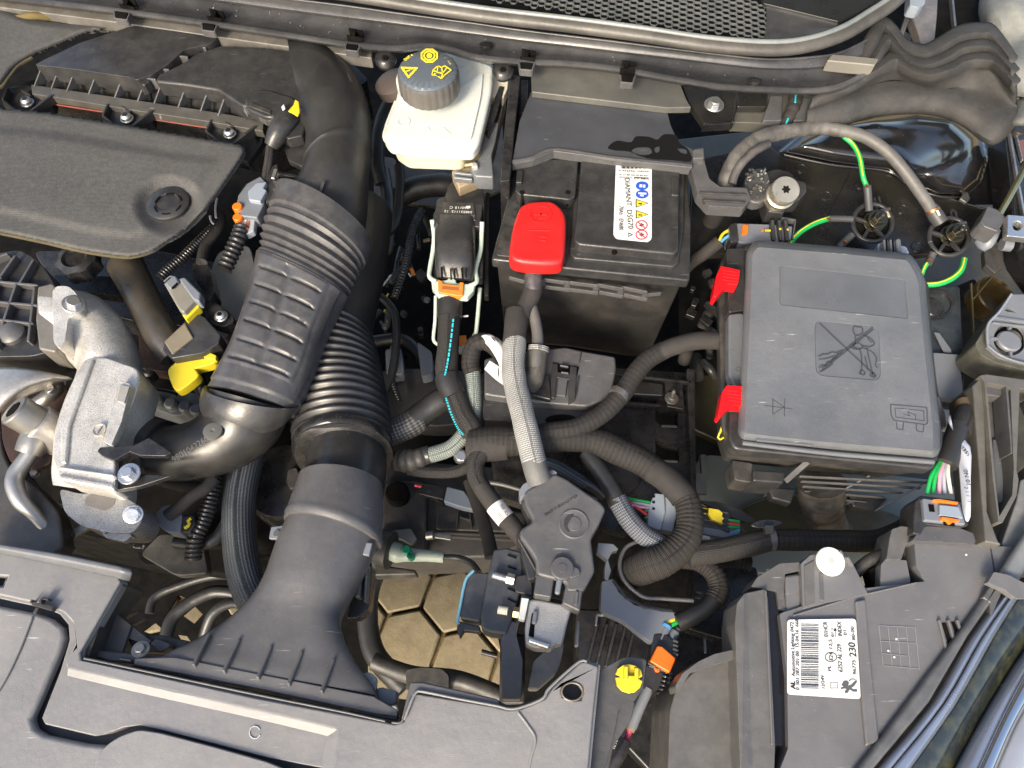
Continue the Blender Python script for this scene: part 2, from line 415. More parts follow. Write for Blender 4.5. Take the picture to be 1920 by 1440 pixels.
def braid(nm, c1, c2, ku=900, kv=700, rough=.7, bump=.8, stripe=None, rings=0, spec=.35):
    """woven sleeve: two crossing sets of threads along the tube's own UV"""
    m = bpy.data.materials.new(nm); m.use_nodes = True; t = m.node_tree; b = t.nodes['Principled BSDF']; L = t.links.new
    b.inputs['Roughness'].default_value = rough; b.inputs['Specular IOR Level'].default_value = spec
    uv = N(t, 'ShaderNodeUVMap'); sp = N(t, 'ShaderNodeSeparateXYZ'); L(uv.outputs[0], sp.inputs[0]); u, v = sp.outputs[0], sp.outputs[1]
    a = math_(t, 'ADD', math_(t, 'MULTIPLY', u, ku), math_(t, 'MULTIPLY', v, kv)); c = math_(t, 'SUBTRACT', math_(t, 'MULTIPLY', u, ku), math_(t, 'MULTIPLY', v, kv))
    h = math_(t, 'ADD', math_(t, 'MULTIPLY', math_(t, 'MULTIPLY', math_(t, 'SINE', a), math_(t, 'SINE', c)), .5), .5)
    if rings: h2 = math_(t, 'ADD', math_(t, 'MULTIPLY', h, .55), math_(t, 'MULTIPLY', math_(t, 'SINE', math_(t, 'MULTIPLY', v, rings)), .13))
    else: h2 = h
    nz = N(t, 'ShaderNodeTexNoise'); nz.inputs['Scale'].default_value = 30; g = N(t, 'ShaderNodeNewGeometry'); L(g.outputs['Position'], nz.inputs['Vector'])
    f = math_(t, 'MULTIPLY', h2, math_(t, 'ADD', nz.outputs['Fac'], .45))
    x = N(t, 'ShaderNodeMix', data_type='RGBA'); L(f, x.inputs[0]); x.inputs[6].default_value = (*c1, 1); x.inputs[7].default_value = (*c2, 1)
    L(x.outputs[2], b.inputs['Base Color'])
    bn = N(t, 'ShaderNodeBump'); bn.inputs['Strength'].default_value = bump; bn.inputs['Distance'].default_value = .001; L(h2, bn.inputs['Height']); L(bn.outputs[0], b.inputs['Normal'])
    return m
K = dict
PL = mat('black_plastic', (.024, .024, .025), .33, bump=.25, dust=.08, speck=.6, scratch=.35)
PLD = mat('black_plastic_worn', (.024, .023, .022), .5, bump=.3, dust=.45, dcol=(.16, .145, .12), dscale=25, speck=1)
PLG = mat('grey_black_plastic', (.070, .070, .073), .36, bump=.35, bscale=1400, dust=.12, speck=.8, scratch=.6)
PLF = mat('front_panel_plastic', (.172, .170, .172), .35, bump=.6, bscale=1300, dust=.45, dcol=(.28, .265, .24), dscale=5, speck=.5, scratch=.9, vscale=4, var=.18)
PLT = mat('textured_lid_plastic', (.108, .116, .128), .42, bump=1.0, bscale=1300, dust=.38, dcol=(.24, .235, .225), dscale=7, speck=.9, scratch=1, vscale=5)
PLS = mat('smooth_lid_plastic', (.100, .108, .120), .33, bump=.1, dust=.14, dcol=(.24, .24, .24), dscale=8, scratch=.8, speck=.6)
PLK = mat('dark_shiny_plastic', (.013, .013, .014), .26, bump=.12, speck=.4, dust=.08)
COWL = mat('cowl_plastic', (.040, .041, .045), .30, bump=.15, dust=.12, speck=1, dscale=12)
RUB = mat('black_rubber', (.022, .022, .022), .38, bump=.3, dust=.10, dcol=(.13, .12, .11), spec=.5)
SEAL = mat('seal_rubber', (.060, .058, .054), .45, bump=.3, dust=.35, dcol=(.2, .19, .17), dscale=20)
TAPE = mat('cloth_tape', (.030, .028, .027), .78, bump=.9, bscale=1500, dust=.2, dcol=(.1, .09, .08), spec=.3)
HOSE = mat('grey_cable_jacket', (.085, .082, .078), .55, bump=.2, dust=.2)
FOAM = mat('foam_cover', (.066, .066, .065), .72, bump=1.0, weave=1, bscale=560, dust=.5, dcol=(.13, .125, .115), dscale=150, spec=.25)
FELT = mat('sound_felt', (.040, .040, .040), .75, bump=.9, bscale=500, dust=.6, dcol=(.085, .083, .079), dscale=22, spec=.25, speck=.6)
PAD = mat('pale_insulation', (.15, .16, .155), .8, bump=.8, bscale=300, dust=.4, dcol=(.3, .3, .28))
PAINT = mat('black_body_paint', (.010, .010, .011), .22, coat=1, rvar=.04, dust=.04, speck=.5, var=.05)
PAINTD = mat('black_underbody_paint', (.012, .012, .013), .3, rvar=.08, coat=.5, dust=.25, dcol=(.08, .07, .035), dscale=9, speck=.7)
DIRT = mat('dirty_inner_panel', (.030, .026, .012), .45, dust=.6, dcol=(.12, .10, .04), dscale=10, coat=.4)
DARK = mat('recess_shade', (.005, .005, .005), .8, dust=.5, dcol=(.022, .019, .015), spec=.05)  # near-black colour carries the deep shade of gaps and recesses
DGR = mat('gearbox_casting', (.040, .038, .038), .55, metal=.25, bump=.7, bscale=350, dust=.4, dcol=(.10, .095, .09))
ALU = mat('cast_aluminium', (.64, .615, .565), .40, metal=.5, bump=1.0, bscale=700, dust=.5, dcol=(.20, .18, .145), dscale=22, var=.2, vscale=20, pepper=.55)
ALD = mat('stained_aluminium', (.34, .34, .33), .5, metal=.7, bump=.9, bscale=500, dust=.55, dcol=(.12, .11, .10), dscale=30, pepper=.6)
ALB = mat('blue_grey_casting', (.20, .215, .23), .55, metal=.5, bump=.9, bscale=420, dust=.4, dcol=(.12, .13, .14))
ZN = mat('zinc_steel', (.62, .62, .61), .30, metal=.9, bump=.25, bscale=700, dust=.15, dcol=(.3, .29, .26), var=.1)
ZND = mat('dull_steel', (.28, .275, .26), .42, metal=.85, bump=.3, dust=.35, dcol=(.12, .11, .09))
SHLD = mat('turbo_heat_shield', (.46, .44, .41), .40, metal=.7, bump=.6, bscale=300, dust=.45, dcol=(.08, .075, .065), dscale=18)
RUST = mat('dark_brown_metal', (.045, .026, .020), .6, metal=.4, bump=.7, bscale=300, dust=.5, dcol=(.1, .06, .045))
COP = mat('copper', (.55, .22, .08), .4, metal=.9)
BRS = mat('brass_zinc', (.45, .36, .2), .35, metal=.9, bump=.3)
RED = mat('red_plastic', (.54, .012, .012), .42, bump=.25, var=.08, dust=.12, dcol=(.30, .06, .05), dscale=18)
REDC = mat('red_clip', (.62, .006, .010), .35, var=.05)
YEL = mat('yellow_plastic', (.60, .48, .02), .45, bump=.1, var=.05, dust=.08, dcol=(.3, .2, .02))
ORG = mat('orange_clip', (.78, .16, .01), .4, var=.05)
ORD = mat('dull_orange_clip', (.58, .20, .03), .5, var=.08)
WHT = mat('white_label', (.62, .62, .60), .4, var=.02, dust=.10, dcol=(.42, .40, .36), dscale=30)
WHC = mat('cream_reservoir', (.56, .58, .54), .30, var=.03, sss=.45, bump=.08, tint=(.50, .55, .54), tscale=20)
WHR = mat('cream_reservoir_lower', (.56, .56, .44), .34, var=.04, sss=.5, bump=.08, tint=(.62, .62, .48), tscale=25)
TAN = mat('tan_bracket', (.30, .235, .15), .6, var=.2, dust=.4, dcol=(.15, .12, .08))
CRM = mat('cream_plastic', (.62, .56, .44), .45, var=.1)
GRN = mat('green_wire', (.01, .34, .07), .4, var=.05)
YGR = mat('yellow_green_wire', (.45, .55, .04), .4, var=.05)
PNK = mat('pink_wire', (.62, .30, .38), .45, var=.05)
RDW = mat('red_wire', (.6, .05, .06), .45, var=.05)
BLW = mat('blue_wire', (.08, .30, .62), .45, var=.05)
GYW = mat('grey_wire', (.32, .34, .38), .45, var=.05)
CRW = mat('cream_wire', (.66, .62, .5), .45, var=.05)
CON = mat('grey_connector', (.145, .16, .185), .42, bump=.1, var=.06, dust=.08)
COL = mat('light_grey_connector', (.23, .27, .32), .42, var=.05)
BAIL = mat('pale_green_bail', (.42, .50, .43), .4, var=.06)
GDOT = mat('green_plug', (.0, .16, .08), .4)
CYA = mat('cyan_thread', (.02, .5, .6), .5)
INK = mat('black_ink', (.012, .012, .012), .5, var=0)
INKW = mat('white_ink', (.55, .55, .53), .5, var=0)
INKY = mat('yellow_ink', (.70, .58, .03), .5, var=.05)
GRD = mat('faint_grid_grey', (.22, .22, .23), .45, var=0)
GEL = mat('emboss_shade_grey', (.050, .053, .058), .42, var=0)  # darker than the lid: shade around the raised lines put into colour
WET = mat('wet_patch', (.007, .007, .008), .14, rvar=.02, var=0, spec=.5)
BLUI = mat('label_blue', (.02, .08, .45), .4, var=0)
REDI = mat('label_red', (.65, .02, .05), .4, var=0)
GLS = mat('headlamp_lens', (.012, .014, .010), .05, coat=1, rvar=0, var=.3, tint=(.05, .05, .02), tscale=60)
CHR = mat('chrome', (.75, .75, .76), .08, metal=1, var=.02, rvar=.02)
SLVD = mat('silver_housing', (.45, .46, .48), .2, metal=.6, var=.1)
CAPM = mat('reservoir_cap_plastic', (.075, .092, .112), .40, bump=.1)
CAPS = mat('reservoir_cap_side', (.085, .080, .074), .42, bump=.15, dust=.1)
BR = braid('black_braided_sleeve', (.008, .008, .008), (.050, .047, .045), 1500, 1500)
BRC = braid('corrugated_braid', (.009, .008, .008), (.048, .044, .040), 1700, 1700, rings=900)
BRS_ = braid('silver_braided_sleeve', (.05, .052, .05), (.46, .46, .44), 1500, 1150, rough=.5)
BRG = braid('grey_green_braid', (.05, .06, .06), (.30, .34, .31), 1300, 1100, rough=.55)
BRN = braid('dark_ribbed_braid', (.010, .011, .012), (.10, .12, .14), 700, 1600, rough=.45)
def paver_mat():
    m = mat('sandy_paver', (.225, .19, .125), .85, bump=1.0, bscale=180, var=.22, vscale=25, dust=.5, dcol=(.25, .18, .08), dscale=90)
    return m
PAV = paver_mat()
SAND = mat('sand_joint', (.16, .115, .05), .95, bump=1, bscale=200, var=.3, vscale=60)
# ---------------- ground and what closes the bay from below ----------------
g = mk('ground', [(-8, -8, -.02), (8, -8, -.02), (8, 8, -.02), (-8, 8, -.02)], [(0, 1, 2, 3)], SAND); tag(g, 'sandy ground between and around the pavers', None, kind='structure')
pv = bpy.data.objects.new('pavement', None); S.collection.objects.link(pv); pv['kind'] = 'structure'; pv['label'] = 'hexagonal sandy paving under the car'; pv.location = P(765, 1203, 0); WL[pv] = Vector(pv.location)
c0 = P(765, 1203, 0); e0 = P(829, 1189, 0)-c0; Rh = e0.length; a0 = math.atan2(e0.y, e0.x); rr = Rh*.945
hv = [(rr*math.cos(a0+k*math.pi/3), rr*math.sin(a0+k*math.pi/3), 0) for k in range(6)]
hm = mesh_data('paver', hv+[(x, y, -.02) for x, y, z in hv], [tuple(range(6))]+[(k, k+6, (k+1) % 6+6, (k+1) % 6) for k in range(6)], ang=30); hm.materials.append(PAV)
A1 = Vector((math.cos(a0+math.pi/6), math.sin(a0+math.pi/6)))*Rh*3**.5; A2 = Vector((math.cos(a0+math.pi/2), math.sin(a0+math.pi/2)))*Rh*3**.5
rg = random.Random(3)
for i in range(-9, 10):
    for j in range(-9, 10):
        q = A1*i+A2*j
        if abs(q.x) > .95 or abs(q.y) > .75: continue
        o = bpy.data.objects.new('paver', hm); S.collection.objects.link(o); o.parent = pv
        o.location = (q.x, q.y, rg.uniform(-.003, .003)); o.rotation_euler = (rg.uniform(-.01, .01), rg.uniform(-.01, .01), rg.uniform(-.01, .01))
        b = o.modifiers.new('edge', 'BEVEL'); b.width = .005; b.segments = 2; b.limit_method = 'ANGLE'
us = poly('black_gap_sheet', [(-260, -200), (2180, -200), (2180, 1650), (-260, 1650)], .42, .006, DARK, bev=0,  # sheet added so that the gaps below read as black
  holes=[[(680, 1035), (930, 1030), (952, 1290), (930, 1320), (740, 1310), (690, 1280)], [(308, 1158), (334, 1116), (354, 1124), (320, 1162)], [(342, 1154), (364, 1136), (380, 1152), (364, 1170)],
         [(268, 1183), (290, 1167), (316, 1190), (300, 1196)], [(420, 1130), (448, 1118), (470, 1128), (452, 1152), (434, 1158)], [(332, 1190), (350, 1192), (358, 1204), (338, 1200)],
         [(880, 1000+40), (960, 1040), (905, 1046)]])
tag(us, 'added black sheet low under the engine darkening the gaps, open to the paving', 'backing sheet')
# gearbox and lower castings in the middle
t = thing('gearbox', 850, 970, .6, 'dark grey gearbox casting deep below the intake hose and battery cables', 'gearbox')
poly('casing', [(700, 880), (760, 860), (860, 870), (1000, 880), (1010, 1010), (930, 1045), (780, 1050), (705, 1045)], .60, .12, DGR, t, bev=.006, r=14)
poly('cover', [(716, 900), (776, 900), (800, 905), (800, 1040), (716, 1040)], .625, .05, DGR, t, bev=.006, r=12)
poly('cover', [(822, 946), (905, 950), (985, 960), (985, 1000), (815, 995)], .625, .05, DGR, t, bev=.005, r=8)
bars('rib', [((808, 1003, .63), (985, 1012, .63), 5), ((860, 955, .632), (855, 990, .632), 3), ((880, 955, .632), (884, 990, .632), 3), ((862, 968, .632), (882, 975, .632), 3)], .012, DGR, t)
lathe('plug', P(745, 925, .64), UP, [(.02, -.02), (.02, .004), (.017, .008), (.0, .008)], DARK, t)
bar('bolt', (812, 1003, .645), (846, 1008, .645), 9, .008, ZND, t)
disc('bolt_head', 813, 1003, .65, 8, .012, ZND, t, ax=(1, .1, .2))
poly('bracket', [(706, 998), (770, 990), (782, 1010), (772, 1022), (750, 1010), (706, 1012)], .64, .012, ZND, t, r=6)
# engine block mass, dark
t = thing('engine_block', 350, 900, .62, 'dark engine block in shadow behind the aluminium pipe', 'engine')
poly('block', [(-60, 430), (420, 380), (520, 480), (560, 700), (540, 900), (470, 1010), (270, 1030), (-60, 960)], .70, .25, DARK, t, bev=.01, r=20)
poly('head_cover', [(60, 470), (300, 470), (440, 500), (430, 620), (240, 600), (120, 560)], .78, .06, PLK, t, bev=.006, r=18)
poly('oil_pan', [(240, 960), (420, 940), (440, 1080), (260, 1060)], .66, .05, DARK, t, bev=.006, r=18)
poly('bracket', [(395, 505), (410, 470), (468, 458), (478, 500), (470, 560), (420, 640), (395, 600)], .84, .03, ALB, t, bev=.004, r=14)
poly('bracket', [(240, 720), (262, 716), (300, 728), (372, 738), (375, 768), (330, 780), (262, 758)], .80, .04, ALB, t, bev=.004, r=8)
for k, x in enumerate((262, 292, 318, 345, 366)):
    lathe('boss', P(x, 742+k*6, .815), UP, [(.010, -.03), (.010, -.003), (.007, 0)], ALB, t, 16)
bar('rail', (250, 720, .84), (330, 738, .84), 6, .006, PLK, t)
poly('bracket', [(258, 600), (330, 640), (322, 700), (262, 690)], .76, .03, RUST, t, bev=.003, r=8)
lathe('nut', P(278, 698, .80), UP, [(.008, -.02), (.008, 0), (.005, .004)], ZND, t, 12)
# dark masses on the right side under the harness
t = thing('battery_tray', 1230, 850, .78, 'black battery tray with square openings left of the fuse box', 'tray')
TRH = [[(1229, 762), (1271, 766), (1271, 800), (1240, 798), (1229, 790)], [(1229, 822), (1245, 828), (1274, 836), (1273, 866), (1240, 862), (1229, 856)]]
poly('tray_floor', [(900, 700), (1150, 690), (1300, 700), (1302, 960), (1170, 1000), (930, 930)], .775, .03, PLK, t, bev=.003, r=6, holes=TRH)
poly('rim', [(1288, 690), (1303, 692), (1306, 930), (1296, 930)], .80, .05, PLK, t, bev=.002)
bars('window_edge', [((1241, 798, .78), (1270, 799, .78), 4), ((1241, 864, .78), (1271, 865, .78), 4)], .004, PLG, t)
poly('hole_cover', [(1080, 848), (1150, 850), (1190, 880), (1205, 905), (1170, 930), (1100, 880)], .785, .008, PLK, t, r=14)
poly('clamp_plate', [(1170, 712), (1196, 714), (1243, 720), (1243, 742), (1168, 738)], .80, .01, PAINT, t, bev=.002)
poly('fixing_plate', [(1246, 712), (1280, 716), (1284, 768), (1250, 762)], .79, .01, PLK, t, r=5)
bolt(1261, 743, .80, 9, ZND, t, washer=1.5, kind='hex', h=.8)
lathe('stud', P(1264, 732, .825), (0, .15, 1), [(.0035, -.02), (.0035, -.002), (.0022, 0)], ZND, t, 12)
bars('locating_rib', [((1146, 700, .80), (1296, 716, .80), 4), ((1150, 752, .79), (1240, 760, .79), 5)], .01, PLK, t)
# inner wing base under the fuse box
t = thing('chassis_leg', 1430, 930, .66, 'dull dark painted chassis leg under the fuse box', 'chassis leg')
poly('leg_top', [(1305, 850), (1420, 860), (1760, 900), (1900, 960), (1740, 1080), (1400, 1075), (1300, 1000)], .70, .08, mat('dusty_paint_reflection', (.15, .165, .15), .35, dust=.5, dcol=(.13, .13, .11), dscale=12, coat=.3), t, bev=.01, r=30)  # pale reflection on the leg put into its base colour
poly('leg_step', [(1370, 960), (1440, 930), (1520, 925), (1680, 960), (1740, 1000), (1690, 1040), (1400, 1010)], .715, .04, DIRT, t, bev=.012, r=30)
t = thing('inner_side_panel', 1790, 560, .7, 'dirty olive black inner side panel beside the wing', 'body panel')
poly('panel', [(1270, 260), (1990, 180), (1990, 820), (1760, 1010), (1560, 930), (1290, 800)], .66, .02, DIRT, t, bev=.004)
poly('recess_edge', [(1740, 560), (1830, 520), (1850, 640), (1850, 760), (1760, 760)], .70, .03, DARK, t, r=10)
# dark tubes in the depths
for i, (pts, r, lb) in enumerate([
  ([(720, 320, .80), (728, 400, .80), (700, 450, .82), (680, 470, .84)], 12, 'thin black hose curving down beside the big intake elbow'),
  ([(740, 560, .66), (760, 500, .68), (775, 430, .68), (800, 380, .66)], 9, 'black corrugated conduit deep in the gap left of the grey connector'),
  ([(700, 640, .60), (760, 640, .6), (810, 700, .6), (830, 760, .6)], 12, 'dark hose in the shadow beside the ribbed intake hose'),
  ([(690, 540, .72), (740, 590, .70), (735, 700, .66), (700, 760, .66)], 8, 'thin dark pipe running down beside the ribbed intake hose'),
  ([(280, 1150, .62), (290, 1120, .62), (330, 1100, .62), (400, 1080, .62), (470, 1080, .62)], 8, 'thin black pipe looping above the paving at lower left'),
  ([(310, 1200, .60), (330, 1150, .6), (400, 1110, .6), (470, 1120, .6)], 12, 'thick black hose crossing the opening at lower left'),
  ([(380, 1200, .58), (400, 1150, .6), (440, 1130, .6), (480, 1150, .58)], 10, 'short black hose behind the intake scoop at lower left'),
  ([(715, 1050, .5), (690, 1120, .5), (700, 1220, .5), (760, 1290, .5)], 20, 'dark hose following the left side of the paving opening'),
  ]):
    tag(tube('hose', pts, r, PLK if i in (1,) else RUB, corr=(.006, .0015) if i == 1 else None), lb, 'hose')
t = thing('coolant_junction', 850, 1270, .55, 'black coolant pipe junction at the bottom of the paving opening', 'pipe')
tube('pipe', [(700, 1240, .56), (770, 1265, .56), (860, 1275, .56), (950, 1310, .56)], 17, PLD, t)
poly('block', [(760, 1255), (790, 1250), (828, 1253), (842, 1266), (842, 1300), (762, 1296)], .60, .05, PLD, t, r=6)
for i, (a, b, r) in enumerate([((745, 700, .60), (700, 690, .6), 16), ((780, 640, .58), (830, 650, .58), 14)]):
    pass
t = thing('gear_linkage', 760, 680, .6, 'dusty grey linkage castings in the depth between intake hose and cable', 'linkage')
poly('plate', [(700, 700), (740, 690), (830, 690), (905, 700), (905, 790), (820, 800), (720, 790)], .62, .05, DGR, t, r=14, bev=.004)
poly('arm', [(722, 655), (752, 652), (758, 700), (725, 704)], .66, .03, CON, t, r=6)
poly('arm', [(782, 640), (810, 660), (812, 700), (790, 706)], .655, .03, CON, t, r=6)
disc('pivot', 740, 652, .67, 9, .01, ZND, t)
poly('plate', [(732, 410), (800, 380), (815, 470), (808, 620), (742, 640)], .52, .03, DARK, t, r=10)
for i, (a, b, m_) in enumerate([((718, 535, .70), (733, 515, .70), WHT), ((766, 512, .68), (770, 518, .68), WHT), ((721, 563, .68), (728, 550, .68), YEL), ((722, 580, .68), (720, 584, .68), YEL)]):
    bar('marker', a, b, 3, .002, m_, t, bev=0)
bar('marker', (770, 502, .68), (776, 515, .68), 7, .004, ORD, t)
bar('marker', (793, 451, .62), (806, 448, .62), 6, .004, TAN, t)
lathe('ball', P(759, 507, .68), UP, [(.003, -.006), (.006, -.003), (.006, 0), (.003, .004)], PLK, t, 16)

t = thing('rear_engine_fittings', 760, 520, .62, 'dark tangle of small pipes clips and brackets in the gap right of the ribbed duct', 'pipework')
rg = random.Random(21)
for k in range(26):
    x, y = rg.uniform(712, 806), rg.uniform(330, 700); z = .56+rg.uniform(0, .10); a = rg.uniform(-1, 1); l = rg.uniform(14, 42)
    kind = k % 4
    if kind == 0: tube('pipe', [(x, y, z), (x+l*a*.6, y+l*.6, z+.01), (x+l*a, y+l*1.2, z)], rg.uniform(3, 7), rg.choice((PLK, RUB, PLD)), t, seg=12)
    elif kind == 1: bar('bracket', (x, y, z), (x+l*.5, y+l*a*.5, z), rg.uniform(8, 20), .014, rg.choice((PLD, DGR, PLK)), t, bev=.002)
    elif kind == 2: tube('conduit', [(x, y, z), (x+l*a*.4, y+l, z+.006), (x+l*a, y+l*1.8, z)], rg.uniform(4, 7), PLK, t, seg=12, corr=(.005, .0013))
    else: disc('boss', x, y, z, rg.uniform(4, 8), .012, rg.choice((PLD, DGR, DARK)), t)
for x, y in ((740, 640), (800, 560), (722, 610)): bolt(x, y, .68, 5, ZND, t, washer=1.3)
t = thing('side_depth_fittings', 1320, 560, .72, 'dark folded tape and brackets in the gap between battery and fuse box', 'pipework')
for k in range(16):
    x, y = rg.uniform(1285, 1350), rg.uniform(500, 690); z = .70+rg.uniform(0, .06); a = rg.uniform(-1, 1); l = rg.uniform(14, 40)
    if k % 2: tube('tape', [(x, y, z), (x+l*.6*a, y+l*.5, z+.012), (x+l*a, y+l, z)], rg.uniform(6, 12), rg.choice((TAPE, RUB)), t, seg=14)
    else: bar('bracket', (x, y, z), (x+l*.5, y+l*a*.5, z), rg.uniform(8, 20), .012, rg.choice((PLD, PLK)), t, bev=.002)
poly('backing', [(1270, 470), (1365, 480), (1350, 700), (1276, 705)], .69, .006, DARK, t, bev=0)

for pts, r, lb in [([(748, 165, .86), (716, 225, .84), (708, 300, .82), (716, 345, .80)], 13, 'black hose in shadow hugging the right side of the big intake elbow'), ([(742, 372, .76), (782, 352, .77), (830, 346, .77), (862, 352, .76)], 22, 'fat black hose arching below the reservoir toward the lever connector'), ([(748, 310, .84), (750, 350, .83), (740, 420, .82), (702, 452, .84)], 9, 'grey black vacuum hose dropping from under the reservoir')]:
    tag(tube('hose', pts, r, RUB, seg=24), lb, 'hose')
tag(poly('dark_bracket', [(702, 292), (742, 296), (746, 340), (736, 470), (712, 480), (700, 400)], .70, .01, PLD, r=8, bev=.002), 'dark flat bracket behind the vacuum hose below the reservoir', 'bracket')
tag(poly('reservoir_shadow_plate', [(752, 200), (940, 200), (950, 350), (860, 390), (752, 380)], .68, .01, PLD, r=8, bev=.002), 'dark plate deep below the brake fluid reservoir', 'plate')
# ---------------- scuttle, top right ----------------
X = [-90, 216, 480, 641, 740, 792, 844, 897, 980, 1070, 1161, 1273, 1357, 1440, 1524, 1580, 1645]
E = [-14, 21, 58, 83, 92, 87, 94, 109, 117, 121, 131, 151, 164, 169, 171, 162, 128]
U = [-80, -26, 10, 31, 43, 50, 57, 64, 75, 85, 96, 109, 119, 127, 126, 116, 92]
Wl = [-100, -50, -12, 8, 22, 29, 36, 43, 55, 66, 77, 91, 101, 109, 105, 95, 62]
t = thing('scuttle_panel', 800, 60, 1.04, 'black plastic scuttle panel along the top with clips and a hexagon grille', 'scuttle panel')
strip('trough', [[(x, w, 1.072) for x, w in zip(X, Wl)], [(x, w+3, 1.066) for x, w in zip(X, Wl)], [(x, u-2, 1.060) for x, u in zip(X, U)], [(x, u+2, 1.050) for x, u in zip(X, U)],
   [(x, (u*.45+e*.55), 1.044) for x, u, e in zip(X, U, E)], [(x, e-7, 1.050) for x, e in zip(X, E)], [(x, e-3, 1.056) for x, e in zip(X, E)], [(x, e+1, 1.053) for x, e in zip(X, E)], [(x, e+4, 1.036) for x, e in zip(X, E)]], COWL, t, kv=4, th=.003, ang=30)
SX = [(-60, -90), (300, -60), (571, -22), (700, -3), (792, 12), (860, 22), (940, 33), (1070, 48), (1200, 65), (1330, 84), (1440, 92), (1510, 86), (1576, 66), (1628, 36), (1670, 8), (1700, -22), (1730, -70)]
tube('weatherstrip', [(x, y, 1.085) for x, y in SX], 14, SEAL, t, flat=.8)
tube('weatherstrip_lip', [(x, y-13 if x < 1560 else y-14, 1.094) for x, y in SX], 5, mat('wet_rubber_edge', (.16, .18, .185), .3, dust=.3, speck=.8), t)
# hexagon grille
LX = [(900, -6), (955, 4), (1100, 26), (1219, 44), (1330, 60), (1432, 70), (1436, 40), (1434, 8), (1400, -8), (1300, -30), (900, -60)]
vs, fs = [], []; HR = M1(1200, 30, 1.075)*8.9; o0 = P(1200, 30, 1.075); ga = math.radians(-7)
for i in range(-36, 30):
    for j in range(-9, 6):
        hx, hy = HR*1.5*i, HR*3**.5*(j+.5*(i % 2)); q = o0+Vector((hx*math.cos(ga)-hy*math.sin(ga), hx*math.sin(ga)+hy*math.cos(ga), 0))
        d = q-Vector((0, 0, CAMZ)); xx = d.x; yy = d.y*_c+d.z*_s; ww = -(-d.y*_s+d.z*_c); px, py = 960+FPX*xx/ww, 720-FPX*yy/ww
        if not inside(px, py, LX): continue
        k = len(vs)
        for rad, z in ((HR, 0), (HR*.88, .0004), (HR*.87, -.0028)):
            for a in range(6):
                th = ga+a*math.pi/3; vs.append(q+Vector((rad*math.cos(th), rad*math.sin(th), z)))
        for a in range(6):
            b = (a+1) % 6; fs += [(k+a, k+b, k+6+b, k+6+a), (k+6+a, k+6+b, k+12+b, k+12+a)]
gm = mk('grille_mesh', vs, fs, mat('grille_plastic', (.09, .10, .105), .35, dust=.2), t, ang=20); gm['kind'] = 'stuff'
strip('grille_surround', [[(1436, 0, 1.078), (1437, 30, 1.078), (1436, 55, 1.078), (1432, 72, 1.080)], [(1500, 20, 1.078), (1500, 40, 1.078), (1495, 56, 1.078), (1490, 73, 1.08)], [(1572, 41, 1.078), (1572, 44, 1.078), (1570, 47, 1.078), (1566, 50, 1.08)]], COWL, t)
poly('grille_base', [(860, -60), (1450, -60), (1450, 80), (1300, 62), (900, 4)], .985, .004, DARK, t, bev=0)
poly('upper_deck', [(1405, -60), (1700, -60), (1690, -5), (1640, 6), (1572, 40), (1432, 6)], 1.082, .006, mat('dark_satin_deck', (.016, .017, .018), .3), t, bev=.001)
# front lip with clips
poly('front_lip', [(-60, -8), (216, 25), (480, 63), (641, 87), (697, 94), (697, 109), (641, 101), (500, 82), (375, 64), (216, 41), (-60, 6)], 1.034, .02, mat('grey_lip_plastic', (.10, .095, .085), .42, dust=.25, scratch=.4), t, bev=.002)
for i, (x, y, a) in enumerate([(227, 29, 8), (391, 51, 8), (660, 88, 7), (987, 124, 5), (1176, 148, 5)]):
    A = math.radians(a); dx, dy = math.cos(A), math.sin(A); q = lambda u, v, z=1.058: (x+u*dx-v*dy, y+u*dy+v*dx, z)
    bars('clip', [(q(-15, -8), q(-11, 6), 3), (q(-11, 6), q(11, 6), 3), (q(11, 6), q(15, -8), 3)], .012, PLG, t, bev=.0008)
    poly('clip_recess', [q(-11, -7)[:2], q(11, -7)[:2], q(9, 4)[:2], q(-9, 4)[:2]], 1.0585, .004, DARK, t, bev=0)
for i, (x, y, a) in enumerate([(238, 3, 8), (403, 25, 8), (665, 61, 7), (990, 100, 6), (1178, 121, 6)]):
    A = math.radians(a); dx, dy = math.cos(A), math.sin(A); q = lambda u, v, z=1.064: (x+u*dx-v*dy, y+u*dy+v*dx, z)
    bars('slot', [(q(-12, -7), q(14, -5), 2.5), (q(-14, 7), q(14, 8), 2.5), (q(-2, -6), q(-4, 7), 8)], .012, DARK, t, bev=0)
for x, y in ((911, 82), (1415, 150)):
    lathe('dimple', P(x, y, 1.056), (0, .3, 1), [(.010, -.004), (.010, 0), (.004, .0015)], PLK, t, 20)
for x, y in ((722, 108), (943, 130)):
    lathe('screw', P(x, y, 1.035), (0, -.35, 1), [(.017, -.008), (.017, -.003), (.013, .002), (.009, .004), (.007, .004)], PLK, t, 26)
    socket(x, y-1, 1.0405, 5, t, DARK)
poly('end_clip', [(1551, 113), (1560, 101), (1600, 104), (1648, 109), (1641, 122), (1600, 118)], 1.075, .02, mat('clip_highlight', (.25, .24, .21), .22, metal=.4, rvar=.03), t, bev=.002)  # black glossy part; the highlight on its top is painted in
dr = []; rg = random.Random(11)
for k in range(70):
    x = rg.uniform(200, 1500) if rg.random() < .6 else rg.uniform(250, 640); e = [a+(b-a)*max(0, min(1, (x-c)/(d-c))) for a, b, c, d in zip(E, E[1:], X, X[1:]) if c <= x <= d][0]; u = e-rg.uniform(12, 46)
    r_ = rg.uniform(.0005, .0012); dr.append(vcyl(P(x, u, 1.050), UP, r_, r_*.6, 8, r_*.5))
wd = join('water_drops', dr, mat('water_drop', (.25, .26, .28), .05, trans=.3), t); wd['kind'] = 'stuff'
